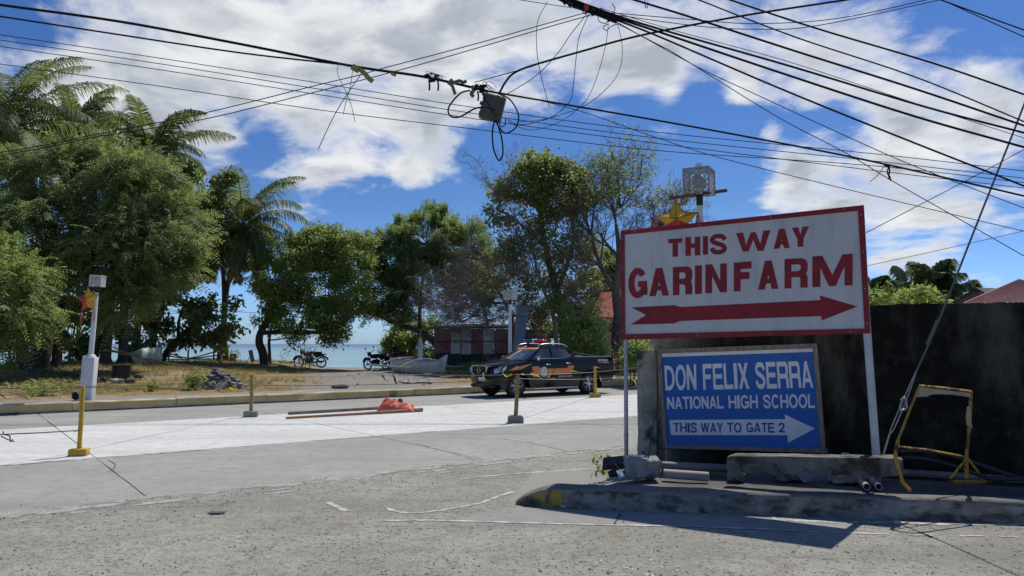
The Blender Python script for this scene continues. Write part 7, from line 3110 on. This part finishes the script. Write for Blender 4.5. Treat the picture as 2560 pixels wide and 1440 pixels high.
# crumpled dark boards, plant, little scoop left of the lump
Yk = gnd(1560, 1200, ZW).y
b = B()
A, C = at(1508, 1160, Yk + .35), at(1585, 1152, Yk + .25)
q_ = (C - A).normalized().to_track_quat('X', 'Z').to_matrix()
b.box((A + C) / 2, ((C - A).length, .16, .06), q_ @ Matrix.Rotation(R(30), 3, 'X'), bev=.004)
b.box((A + C) / 2 + Vector((.02, -.08, -.05)), ((C - A).length * .9, .06, .035), q_ @ Matrix.Rotation(R(-15), 3, 'Y'), bev=.004)
obj('dark_boards', b, M('charred_board', (0.035, 0.03, 0.028), (0.07, 0.06, 0.05), 5, .8), label='dark splintered boards wedged beside the left pole', cat='boards')
b = B()
A = at(1541, 1176, Yk + .1)
b.add([at(1541, 1176, Yk + .1), at(1552, 1172, Yk + .1), at(1564, 1190, Yk), at(1548, 1198, Yk - .05)], [(0, 1, 2, 3)])
b.add([p - Vector((0, -.012, .004)) for p in [at(1541, 1176, Yk + .1), at(1552, 1172, Yk + .1), at(1564, 1190, Yk), at(1548, 1198, Yk - .05)]], [(3, 2, 1, 0)])
b.tube([at(1547, 1174, Yk + .1), at(1538, 1160, Yk + .2), at(1532, 1150, Yk + .25)], .010, 6, mi=1)
obj('scoop', b, [M('bluish_plastic', (0.50, 0.53, 0.60), None, rough=.5), m_rope], label='small pale plastic scoop with a dark handle by the big lump', cat='scoop')
b = B()
b.tube([at(1522, 1187, Yk + .2), at(1575, 1182, Yk + .15)], .03, 12)
obj('pipe', b, m_hose, label='short dark pipe stub under the splintered boards', cat='pipe', sm=40)
gpl = gnd(1508, 1188, ZW * .6)
t = thing('potted_weed', gpl, 'yellow green leafy weed at the left end of the splintered boards', 'plant')
rg = np.random.default_rng(3)
tips = np.array(gpl) + np.stack([rg.normal(0, .05, 26), rg.normal(0, .05, 26), rg.uniform(.03, .2, 26)], 1)
np_obj('leaves', broad_leaves(rg, tips, unit(rg.normal(size=(26, 3)) + np.array([0, 0, .6])), 2, (.06, .11), (.03, .05), .03, .2), 4, L_BUSH, t)
b = B()
for i in range(5):
    b.tube([tuple(gpl), tuple(tips[i])], .004, 4)
obj('stem', b, TWIG, t)
# crushed mesh under the beam
b = corrugated(at(1985, 1178, 7.6), at(2080, 1176, 7.5), at(2070, 1200, 7.42), at(2010, 1206, 7.45), 30, .005, Vector((0, -1, .2)), rows=2)
obj('ribbed_scrap', b, m_slab, label='crushed ribbed scrap hanging under the middle of the beam', cat='scrap')
# loose stones on the kerb foot
for i, (px, py, s) in enumerate([(1410, 1268, .07), (1535, 1273, .045), (1700, 1278, .07), (2120, 1300, .06), (2240, 1308, .07), (2180, 1303, .035), (1480, 1270, .03), (1900, 1288, .03), (2290, 1310, .03)]):
    g = gnd(px, py + 2)
    b = B()
    rock(b, g + Vector((0, -.01, s * .2)), (s, s * .8, s * .6), 20 + i, 2, .4, .6)
    obj('kerb_stone_chip', b, m_peb2 if i % 2 == 0 else m_peb, label='loose stone at the foot of the mossy kerb, number %s from the yellow end' % ['one', 'three', 'four', 'six', 'eight', 'seven', 'two', 'five', 'nine'][i], cat='stone', group='loose stones along the kerb')

# ================================================================== YELLOW BARRICADE FRAME
def barricade():
    Y = 7.75
    base = Vector((at(2330, 1200, Y).x, Y, ZW))
    T = thing('barricade_frame', base, 'rusty yellow barricade frame standing crooked before the black wall', 'barricade')
    YL, YR_ = 7.55, 7.95

    def q(px, py):
        f = (px - 2240) / (2430 - 2240)
        return at(px, py, YL + (YR_ - YL) * f)

    def bar(name, pts, r=.017, m=m_rust):
        b = B()
        b.tube([q(*p) for p in pts], r, 4)
        return obj(name, b, m, T)
    bar('upright', [(2300, 963), (2272, 1030), (2245, 1100)], .017)
    bar('upright', [(2428, 978), (2424, 1060), (2416, 1140)], .018)
    bar('top_rail', [(2298, 964), (2360, 970), (2429, 979)], .014)
    bar('bottom_rail', [(2243, 1116), (2320, 1124), (2414, 1142)], .010)
    bar('leg', [(2245, 1100), (2238, 1140), (2246, 1172)], .020)
    bar('leg', [(2246, 1168), (2256, 1204), (2275, 1226)], .018)
    bar('leg', [(2416, 1138), (2417, 1196)], .022)
    bar('brace', [(2416, 1146), (2375, 1198)], .014)
    bar('brace', [(2420, 1146), (2462, 1202)], .014)
    bar('foot', [(2376, 1204), (2440, 1205), (2512, 1200)], .018)
    m_board = M('peeling_board', (0.42, 0.36, 0.24), (0.33, 0.28, 0.18), 5, .85, c3=(0.12, 0.10, 0.07), scale3=9, th3=(.62, .68))
    top = [(2297, 967), (2326, 971), (2360, 975), (2395, 979), (2424, 982)]
    bot = [(2424, 993), (2405, 990), (2370, 986), (2345, 985), (2325, 986), (2316, 991), (2290, 992)]
    b = B()
    P = [q(*p) + Vector((0, -.02, 0)) for p in top + bot]
    tri = tessellate_polygon([P])
    n = len(P)
    b.add(P + [p + Vector((0, .01, 0)) for p in P], [list(t) for t in tri] + [[n + i for i in t][::-1] for t in tri] + [[i, (i + 1) % n, n + (i + 1) % n, n + i] for i in range(n)])
    obj('torn_board', b, m_board, T, label='torn strip of pale board left under the top rail')
    poly = [(2415, 1017), (2422, 1016), (2424, 1050), (2428, 1072), (2422, 1064), (2414, 1062), (2412, 1040)]
    b = B()
    P = [q(*p) + Vector((0, -.025, 0)) for p in poly]
    tri = tessellate_polygon([P])
    n = len(P)
    b.add(P + [p + Vector((0, .01, 0)) for p in P], [list(t) for t in tri] + [[n + i for i in t][::-1] for t in tri] + [[i, (i + 1) % n, n + (i + 1) % n, n + i] for i in range(n)])
    obj('torn_board', b, m_board, T, label='scrap of pale board on the right upright')


barricade()
for k, (pts, lab) in enumerate([([(2250, 1128), (2320, 1128), (2400, 1145), (2480, 1172), (2540, 1192), (2600, 1200)], 'upper black hose looping along the wall behind the barricade'), ([(2255, 1142), (2310, 1146), (2370, 1160), (2430, 1180), (2480, 1196), (2580, 1197)], 'lower black hose looping along the wall behind the barricade')]):
    b = B()
    b.tube(catmull([at(a, c, 8.25 - .08 * i) for i, (a, c) in enumerate(pts)], 5), .022, 8)
    obj('hose', b, m_hose, label=lab, cat='hose', sm=60, group='black hoses at the wall')

# ================================================================== OVERHEAD CABLES
m_cab = M('black_cable', (0.010, 0.010, 0.013), (0.016, 0.016, 0.02), 3, .85, spec=.15)
m_cab2 = M('grey_service_wire', (0.022, 0.023, 0.028), None, rough=.85, spec=.15)


def cable(pts, wpx, label, cat='cable', m=None, parent=None, name='overhead_cable', k=6, n=6, maxr=9.0):
    """pts: (px, py, Y)"""
    P = catmull([at(a, c, y) for a, c, y in pts], k)
    # cables that leave the picture run on to their next pole
    for e in (0, -1):
        a, c, y = pts[e]
        if a < -20 or a > 2590 or c < -5:
            q = P[1] if e == 0 else P[-2]
            d = (P[e] - q).normalized()
            sg = -1 if a < 1280 else 1
            if c < -5 and -20 <= a <= 2590:
                d2 = Vector((d.x * .8, -1.0, .42))          # overhead, towards the pole behind the photographer
            else:
                d2 = Vector((sg * 1.0, -.75, max(.12, .3 * d.z)))
            ext = [P[e] + d * min(L_, 1.2) * .5 + d2 * L_ for L_ in (1.0, 2.5, 5, 8, 11)]
            P = ext[::-1] + P if e == 0 else P + ext
    b = B()
    rad = []
    for i, p in enumerate(P):
        rad.append(min(maxr, max(.0025, wpx * max(p.y, 4.5) / FPX / 2)))
    b.tube(P, rad, n)
    if parent:
        return obj(name, b, m or m_cab, parent, sm=70)
    return obj(name, b, m or m_cab, label=label, cat=cat, sm=70)


def lin(pts, y0, y1):
    x0, x1 = pts[0][0], pts[-1][0]
    return [(a, c, y0 + (y1 - y0) * (a - x0) / ((x1 - x0) or 1)) for a, c in pts]


Yb = 7.0
W1 = [(-140, -10), (0, 12), (300, 54), (600, 110), (880, 165), (1060, 192), (1220, 228)]
main = cable(lin(W1, 7.8, Yb), 7, 'thickest black cable sloping from the top left down to the splice box')
cable(lin([(1220, 228), (1400, 259), (1700, 311), (2000, 367), (2220, 412), (2560, 490), (2700, 526)], Yb, 6.6), 5, 'black cable running on from the splice box down to the right edge')
cable(lin([(-140, 22), (0, 41), (300, 87), (600, 132), (860, 162), (1000, 184)], 7.9, 7.1), 4.5, 'second black cable just below the thickest one, top left')
# bundle of bare lines under it
for i, (yl, y8, y12, yr, lab) in enumerate([(87, 208, 268, 428, 'uppermost of four thin lines crossing the whole sky'), (100, 223, 283, 446, 'second of four thin lines crossing the whole sky'), (116, 237, 296, 470, 'third of four thin lines crossing the whole sky'), (160, 275, 322, 458, 'lowest of four thin lines, passing the first palm')]):
    cable(lin([(-140, yl - 19), (0, yl), (400, yl + (y8 - yl) * .5 - 2), (800, y8), (1180, y12), (1640, y12 + 62 if i < 3 else 376), (2200, yr - 42), (2700, yr + 16)], 21, 19), 2.0, lab, m=m_cab2)
# two service drops that climb from the left trees to the bundle
cable(lin([(-140, 405), (150, 356), (214, 341), (500, 285), (780, 216), (901, 187), (960, 170), (1180, 112), (1363, 60), (1470, 30)], 8.4, 6.3), 2.4, 'upper of two service wires climbing from the left trees to the cable knot', m=m_cab2, maxr=.0055)
cable(lin([(-140, 414), (150, 362), (224, 345), (500, 300), (780, 232), (970, 183), (1083, 152), (1200, 118), (1390, 62), (1476, 38)], 8.4, 6.3), 2.4, 'lower of two service wires climbing from the left trees to the cable knot', m=m_cab2, maxr=.0055)
cable([(1186, 206, 7), (1281, 180, 6.85), (1330, 166, 6.75)], 2.4, 'short wire from the splice box up to the thick rising cable', m=m_cab2)
cable(lin([(1246, 236), (1252, 226), (1262, 208), (1283, 184), (1330, 164), (1448, 130), (1595, 90), (1841, 42), (2112, 0), (2300, -30)], 6.95, 5.6), 5.5, 'thick cable curling out of the splice box and rising to the upper right')
# fan that spreads right from the knot at the top
FAN = [([(1420, -6), (1521, 32), (1654, 74), (1964, 162), (2309, 266), (2560, 332), (2720, 376)], 6, 'thick cable of the fan, second pair upper'),
       ([(1420, 0), (1521, 38), (1654, 82), (1964, 186), (2284, 290), (2560, 368), (2720, 415)], 6, 'thick cable of the fan, second pair lower'),
       ([(1430, 4), (1536, 48), (1644, 90), (1940, 217), (2235, 337), (2560, 465), (2720, 530)], 5, 'cable of the fan dropping steepest to the right edge'),
       ([(1540, -14), (1640, 16), (1743, 48), (1989, 128), (2284, 221), (2560, 314), (2720, 366)], 6, 'thick cable of the fan, uppermost of the thick ones'),
       ([(1700, -20), (1748, 0), (1989, 93), (2284, 191), (2560, 304), (2720, 370)], 4, 'medium cable crossing the right sky above the thick ones'),
       ([(1780, -20), (1827, 0), (2038, 70), (2333, 158), (2560, 236), (2720, 290)], 5, 'medium cable highest across the right sky'),
       ([(2300, -20), (2353, 0), (2560, 75), (2720, 132)], 4, 'cable cutting the top right corner, upper one'),
       ([(2310, -20), (2360, 2), (2560, 92), (2720, 162)], 3, 'cable cutting the top right corner, lower one'),
       ([(1546, 60), (1654, 116), (1694, 138), (1940, 290), (2112, 381), (2230, 452), (2420, 560), (2560, 640)], 2.2, 'thin wire bending down steeply from the knot to the sign side'),
       ([(1536, 52), (1743, 167), (1890, 236), (2038, 305), (2235, 394), (2358, 443), (2560, 520), (2720, 580)], 2.2, 'thin wire beside the steepest cable of the fan'),
       ([(1300, 240), (1448, 277), (1644, 345), (1792, 392), (2038, 454), (2284, 513), (2560, 578), (2720, 616)], 2.0, 'thin wire leaving the splice box and sinking over the lantern'),
       ([(1516, 31), (1743, 50), (1890, 59), (2087, 47), (2314, 0), (2400, -24)], 2.2, 'thin slack wire under the top edge, upper one'),
       ([(1516, 34), (1743, 65), (1890, 73), (2038, 65), (2348, 0), (2430, -22)], 2.2, 'thin slack wire under the top edge, lower one'),
       ([(1500, 20), (1700, 80), (1964, 152), (2300, 262), (2560, 345), (2720, 400)], 1.8, 'thin wire running beside the thick pair of the fan'),
       ([(1250, -8), (1380, 12), (1450, 22)], 2.0, 'thin wire entering the knot from the upper left')]
for pts, wpx, lab in FAN:
    x1 = pts[-1][0]
    cable(lin(pts, 6.3 if pts[0][0] < 1560 and pts[0][0] > 1310 else 6.8, 5.6), wpx, lab, m=m_cab if wpx > 3 else m_cab2)
cable(lin([(2165, 582), (2284, 520), (2432, 443), (2560, 374), (2700, 300)], 16, 13), 2.0, 'thin wire rising from behind the farm board to the right edge', m=m_cab2)
cable(lin([(2170, 664), (2300, 636), (2470, 598), (2700, 545)], 40, 34), 1.4, 'faint far wire above the palms on the right', m=m_cab2)
cable(lin([(380, 775), (600, 780), (900, 793), (1200, 788), (1500, 800)], 34, 33), 1.2, 'faint far wire strung low in front of the trees', m=m_cab2)
# knot of cables at the top
kn_ = thing('cable_knot', at(1450, 18, 6.3), 'tangled knot of cables and clamps at the top with a red tie', 'cable knot')
for i, (dx, dy) in enumerate(((0, -5), (0, 4), (2, 10), (-2, -1))):
    cable([(1380 + dx, -20 + dy, 6.36), (1440 + dx, 8 + dy, 6.3), (1490 + dx, 26 + dy, 6.28), (1540 + dx, 46 + dy, 6.25)], 8, '', parent=kn_, name='strand', n=7)
rr = random.Random(12)
for i in range(26):
    x = rr.uniform(1405, 1535)
    y = -16 + (x - 1380) * .41 + rr.uniform(-9, 12)
    b = B()
    s = rr.uniform(.011, .026)
    c = at(x, y, 6.27 + rr.uniform(-.06, .06))
    b.box(c, (s * 1.8, s, s), rz(rr.uniform(0, 3)) @ Matrix.Rotation(rr.uniform(-.6, .6), 3, 'Y'), bev=s * .2)
    obj('clamp', b, m_cab, kn_)
b = B()
rock(b, at(1465, 18, 6.2), (.04, .04, .07), 4, 2, .4)
obj('red_tie', b, M('red_tape', (0.40, 0.04, 0.02), None, rough=.5), kn_)
for pts in ([(1495, 30), (1497, 52), (1515, 58), (1522, 44)], [(1520, 60), (1508, 68), (1516, 76), (1528, 66), (1545, 60)], [(1455, 22), (1460, 34), (1468, 32), (1466, 24)], [(1530, 8), (1537, 20), (1535, 30)], [(1612, 0), (1614, 18), (1618, 18), (1620, 4)]):
    cable([(a, c, 6.22) for a, c in pts], 2.2, '', parent=kn_, name='loop', k=5)
# hanging wires between knot and box
for pts, wpx, lab in [([(1369, 4), (1344, 54), (1342, 123), (1352, 187), (1374, 268)], 1.8, 'loose wire end hanging straight down left of the knot'),
                      ([(1472, 36), (1448, 93), (1440, 148), (1430, 236), (1418, 261), (1374, 295), (1300, 312), (1268, 296)], 2.0, 'slack wire from the knot swinging down into the splice box'),
                      ([(1467, 36), (1428, 84), (1398, 128), (1349, 182), (1300, 216), (1258, 240)], 2.0, 'slack wire from the knot curving left to the splice box top'),
                      ([(1521, 60), (1512, 123), (1487, 207), (1457, 261), (1398, 305), (1330, 325), (1285, 312), (1262, 296)], 1.6, 'thin wire sagging lowest between the knot and the splice box'),
                      ([(1544, 58), (1556, 123), (1546, 182), (1512, 226), (1467, 261), (1408, 285), (1350, 300), (1290, 305)], 1.6, 'thin wire bowing furthest right below the knot')]:
    x0, xe = pts[0], pts[-1]
    n = len(pts)
    cable([(a, c, 6.25 + .7 * (i / (n - 1))) for i, (a, c) in enumerate(pts)], wpx, lab, m=m_cab2)
for pts, wpx, lab in [([(882, 172), (876, 215), (866, 250), (858, 286)], 1.6, 'short wire end hanging from the thick cable by the yellow rag'), ([(905, 182), (868, 235), (835, 290), (795, 374)], 2.0, 'long stiff wire end slanting down left from the thick cable'),
                      ([(846, 163), (844, 185), (868, 236), (880, 270), (887, 304)], 1.6, 'thin curled wire end hanging under the thick cable')]:
    cable([(a, c, 7.2) for a, c in pts], wpx, lab, m=m_cab2)

# splice box
sb = thing('splice_box', at(1230, 300, Yb), 'grey green cable splice box hanging from the thick cable', 'junction box')
m_box = M('box_grey_green', (0.085, 0.09, 0.075), (0.06, 0.062, 0.054), 4, .6, c3=(.13, .13, .11), scale3=3, th3=(.58, .7))
k = pxm(Yb)
c = at(1231, 270, Yb)
Rm = Matrix.Rotation(R(17), 3, 'Y') @ Matrix.Rotation(R(-12), 3, 'Z') @ Matrix.Rotation(R(10), 3, 'X')
b = B()
b.box(c, (58 * k, 24 * k, 68 * k), Rm, bev=6 * k)
obj('body', b, m_box, sb, sm=40)
b = B()
b.box(c + Rm @ Vector((0, -13 * k, 0)), (50 * k, 4 * k, 60 * k), Rm, bev=1.5 * k)
obj('lid', b, m_box, sb, sm=40)
for (x, z) in ((-24, 20), (-24, -20), (24, 22), (24, -22), (-28, 28), (-28, 4)):
    b = B()
    b.box(c + Rm @ Vector((x * k, -14 * k, z * k)), (6 * k, 7 * k, 9 * k), Rm, bev=1.2 * k)
    obj('latch', b, m_box, sb)
b = B()
b.tube([c + Rm @ Vector((-18 * k, -16 * k, 14 * k)), c + Rm @ Vector((20 * k, -16.5 * k, -22 * k))], 1.0 * k, 5)
obj('strap', b, m_cab2, sb)
for pts, wpx in (([(1176, 226), (1150, 234), (1122, 268), (1126, 290), (1150, 292), (1186, 272), (1215, 268), (1236, 276)], 4.5), ([(1250, 236), (1276, 250), (1296, 286), (1290, 318), (1264, 333), (1248, 318), (1238, 300)], 4.0),
                 ([(1236, 303), (1231, 330), (1234, 372), (1247, 401), (1257, 384), (1254, 345), (1242, 304)], 4.5), ([(1246, 300), (1252, 316), (1262, 312), (1264, 296)], 3), ([(1205, 232), (1212, 244), (1214, 254)], 3)):
    cable([(a, c_, Yb - .13) for a, c_ in pts], wpx, '', parent=sb, name='cable_loop', k=6)
# clamps and rags along the main cable
for (px, py, w_, h_, lab) in [(1078, 196, 36, 18, 'black clamp cluster on the thick cable, left of the splice box'), (1200, 222, 30, 16, 'black clamp cluster on the thick cable, right above the splice box')]:
    t = thing('cable_clamp', at(px, py, Yb), lab, 'cable clamp', 'clamp clusters on the thick cable')
    rr = random.Random(int(px))
    for i in range(16):
        b = B()
        s = rr.uniform(4, 8) * k
        b.box(at(px + rr.uniform(-.5, .5) * w_, py + rr.uniform(-.5, .5) * h_, Yb + rr.uniform(-.05, .05)), (s * 1.6, s, s * .8), rz(rr.uniform(0, 3)) @ Matrix.Rotation(rr.uniform(-.8, .8), 3, 'Y'), bev=s * .2)
        obj('clamp_piece', b, m_cab, t)
    for i in range(5):
        x, y = px + rr.uniform(-14, 14), py + rr.uniform(-4, 4)
        cable([(x, y, Yb), (x + rr.uniform(-12, 12), y - rr.uniform(6, 16), Yb), (x + rr.uniform(10, 26), y - rr.uniform(4, 14), Yb), (x + rr.uniform(24, 36), y + rr.uniform(0, 8), Yb)], 1.4, '', parent=t, name='wire_end', k=4)
    for i in range(2):
        x = px - 6 + i * 22
        cable([(x, py + 6, Yb), (x + 2, py + 18, Yb), (x + 1, py + 30, Yb)], 5, '', parent=t, name='connector', k=3)
m_rag = M('yellow_rag', (0.36, 0.29, 0.08), (0.26, 0.20, 0.06), 5, .8)
m_strap = M('steel_strap', (0.16, 0.15, 0.12), None, rough=.5, metal=.5)
for i, (pts, w_, m, lab) in enumerate([([(880, 166), (890, 172), (898, 176)], 16, m_rag, 'yellow rag wrapped round the thick cable'), ([(898, 172), (912, 184), (922, 196), (932, 204)], 12, m_rag, 'frayed yellow rag end hanging from the thick cable'), ([(978, 182), (984, 186), (990, 188)], 8, m_rag, 'small yellow scrap on the thick cable, midway to the box'),
                                    ([(1126, 198), (1134, 206), (1148, 202), (1158, 206), (1166, 202)], 8, m_strap, 'wavy metal strap sticking up from the thick cable'), ([(1120, 206), (1130, 214), (1134, 224), (1138, 236)], 8, m_strap, 'bent metal strap dangling under the thick cable'), ([(1180, 214), (1184, 226), (1178, 234), (1184, 242)], 9, m_strap, 'curled metal strap just left of the splice box')]):
    P = catmull([at(a, c_, Yb - .05) for a, c_ in pts], 4)
    b = B()
    for q in range(len(P)):
        d = (P[min(q + 1, len(P) - 1)] - P[max(q - 1, 0)]).normalized()
        s = d.cross(Vector((0, -1, 0))).normalized() * (w_ * k / 2)
        y_ = Vector((0, .006, 0))
        b.v += [tuple(P[q] + s - y_), tuple(P[q] - s - y_), tuple(P[q] - s + y_), tuple(P[q] + s + y_)]
    for q in range(len(P) - 1):
        for e in range(4):
            e2 = (e + 1) % 4
            b.f.append([4 * q + e, 4 * q + e2, 4 * q + 4 + e2, 4 * q + 4 + e])
            b.m.append(0)
    b.f += [[0, 1, 2, 3], [4 * len(P) - 4 + e for e in range(4)][::-1]]
    b.m += [0, 0]
    obj('rag' if i < 3 else 'metal_strap', b, m, label=lab, cat='rag' if i < 3 else 'strap')
# tangle on the right part of the cable
t = thing('wire_tangle', at(2222, 440, 6.75), 'small tangle of wire ends hanging from the cable above the farm board', 'wire tangle')
for pts, wpx in (([(2210, 410), (2220, 416), (2226, 412)], 6), ([(2218, 412), (2224, 425), (2222, 440), (2228, 452)], 4), ([(2222, 416), (2218, 432), (2226, 444), (2220, 448)], 3), ([(2212, 412), (2202, 428), (2190, 442), (2174, 455)], 1.8)):
    cable([(a, c_, 6.75) for a, c_ in pts], wpx, '', parent=t, name='wire_end', k=4)
# guy wire with its turnbuckle
t = thing('guy_wire', at(2214, 1130, 8.6), 'steel guy wire slanting from the top right down to the wall foot', 'guy wire')
cable([(2640, 40, 7.0), (2560, 262, 7.4), (2450, 540, 7.65), (2345, 806, 7.85), (2290, 930, 7.95)], 5, '', parent=t, name='strand', m=M('guy_strand', (0.11, 0.11, 0.12), None, rough=.6))
cable([(2345, 800, 7.83), (2330, 835, 7.86), (2318, 862, 7.9)], 8, '', parent=t, name='grip', m=M('grip_grey', (0.10, 0.10, 0.105), None, rough=.6))
for o_ in (-4, 4):
    cable([(2290 + o_ * .2, 930, 7.95), (2262 + o_, 1000, 8.0), (2232 + o_, 1070, 8.05), (2224, 1085, 8.07)], 3, '', parent=t, name='turnbuckle', m=m_galv)
cable([(2252, 1002, 7.98), (2262, 995, 7.98), (2266, 1020, 7.98), (2250, 1024, 7.98), (2256, 1000, 7.98)], 6, '', parent=t, name='clip', m=m_galv)
cable([(2226, 1080, 8.07), (2218, 1105, 8.09), (2208, 1140, 8.1)], 5, '', parent=t, name='anchor_rod', m=m_galv)

# ================================================================== BEYOND THE WALL
def zwall(px, py, Y):
    return at(px, py, Y)


def wind_palm(px, py, Y, L, seed, label, n=16):
    c = at(px, py, Y)
    palm('windblown_palm', label, (c.x + .2, Y, 0), c, L, seed, n, leaflet=.9, dead=1, trunk_r=(.16, .12), wind=(.55, 0), elmin=-.6, droop=(.8, 1.5))


wind_palm(2330, 722, 34, 1.45, 81, 'bushy windblown palm with silvery fronds above the wall', 22)
wind_palm(2275, 738, 38, 1.35, 82, 'windblown palm left of the bushy one above the wall', 15)
wind_palm(2178, 740, 40, 1.3, 83, 'windblown palm half hidden behind the right edge of the farm board', 14)
wind_palm(2232, 728, 44, 1.2, 84, 'thin young palm standing alone above the wall', 6)
wind_palm(2395, 747, 36, 1.1, 85, 'low palm just left of the maroon roof', 12)
for i, (px, py, rx, ry, Y, lab) in enumerate([(2200, 755, 60, 16, 33, 'yellow green foliage along the wall top beside the farm board'), (2300, 752, 60, 22, 32, 'leafy bushes under the windblown palms')]):
    gx = at(px, 900, Y).x
    tree('garden_bush', lab, (gx, Y, 0), [[(px, 840, Y, .06), (px, py, Y, .03)]], [(px, py, rx, ry, Y, 1.2, 90)], 'broad', L_BUSH, 90 + i, per=8, ln=(.2, .34), wd=(.07, .12), cat='bush', branch=False)


def maroon_house():
    Y = 24.0
    T = thing('house', (at(2520, 860, Y).x, Y + 3, 0), 'house beyond the black wall with a maroon corrugated roof', 'house')
    m_mr = M('maroon_roof', (0.20, 0.075, 0.068), (0.15, 0.058, 0.052), 2, .6, c3=(0.26, 0.12, 0.10), scale3=1.5, th3=(.56, .7), stretch=(1, 1, .2))
    top0, top1 = at(2548, 700, Y + 3), at(2900, 690, Y + 3)
    bot0, bot1 = at(2410, 760, Y), at(2900, 745, Y - 2)
    n = 8
    for i in range(n):
        f0, f1 = i / n, (i + 1) / n
        P = [top0.lerp(top1, f0), top0.lerp(top1, f1), bot0.lerp(bot1, f1), bot0.lerp(bot1, f0)]
        obj('roof_sheet', corrugated(*P, 8, .03, Vector((0, -.4, .9)).normalized()), m_mr, T)
    P = [top0, top0 + Vector((.02, 0, 0)), bot0, at(2440, 757, Y + 6)]
    obj('roof_sheet', corrugated(*P, 12, .03, Vector((-.4, 0, .9)).normalized()), m_mr, T)
    b = B()
    b.tube([top0, bot0], .05, 6)
    obj('ridge_cap', b, m_mr, T)
    b = B()
    c = (bot0 + bot1) / 2
    b.box((c.x + .6, Y + 3, (bot0.z - .3) / 2), ((bot1 - bot0).length * .8, 4.2, bot0.z - .3))
    obj('wall', b, M('grey_house_wall', (0.28, 0.27, 0.25), None, rough=.9), T)
    Y2 = 28.0
    T2 = thing('house', (at(2445, 860, Y2).x, Y2 + 2, 0), 'small dark gabled roof peeking left of the maroon roof', 'house')
    pk, l, r = at(2440, 721, Y2), at(2385, 757, Y2), at(2470, 738, Y2)
    pkb = at(2490, 722, Y2 + 5)
    m_dk = M('dark_gable', (0.05, 0.048, 0.048), (0.08, 0.075, 0.07), 2, .8)
    for P in ([l, pk], [pk, r]):
        b = B()
        d = pkb - pk
        p = [P[0], P[1], P[1] + d, P[0] + d]
        b.add([x + Vector((0, 0, .03)) for x in p] + [x - Vector((0, 0, .05)) for x in p], [(0, 1, 2, 3), (7, 6, 5, 4), (0, 4, 5, 1), (1, 5, 6, 2), (2, 6, 7, 3), (3, 7, 4, 0)])
        obj('roof_slope', b, m_dk, T2)
    b = B()
    b.add([l + Vector((.2, .1, -.05)), pk + Vector((0, .1, -.1)), r + Vector((-.1, .1, -.05)), Vector((r.x - .1, r.y + .1, 0)), Vector((l.x + .2, l.y + .1, 0))], [(0, 1, 2, 3, 4)])
    obj('gable_wall', b, M('gable_wall', (0.20, 0.17, 0.13), None, rough=.9), T2)


maroon_house()
# the light blue hut far behind
Y3 = 46
T3 = thing('house', (at(2225, 860, Y3).x, Y3, 0), 'far pale blue gabled hut between the palms above the wall', 'house')
b = B()
l, pk, r = at(2200, 748, Y3), at(2212, 733, Y3), at(2252, 746, Y3)
b.add([l, pk, r, r + Vector((0, 2, 0)), pk + Vector((0, 2, 0)), l + Vector((0, 2, 0))], [(0, 1, 4, 5), (1, 2, 3, 4)])
obj('roof', b, M('pale_blue_roof', (0.32, 0.40, 0.46), None, rough=.6), T3)
b = B()
b.add([l + Vector((0, .02, 0)), pk + Vector((0, .02, 0)), r + Vector((0, .02, 0)), Vector((r.x, r.y + .02, 0)), Vector((l.x, l.y + .02, 0))], [(0, 1, 2, 3, 4)])
obj('gable_wall', b, M('pale_blue_wall', (0.36, 0.42, 0.45), None, rough=.8), T3)
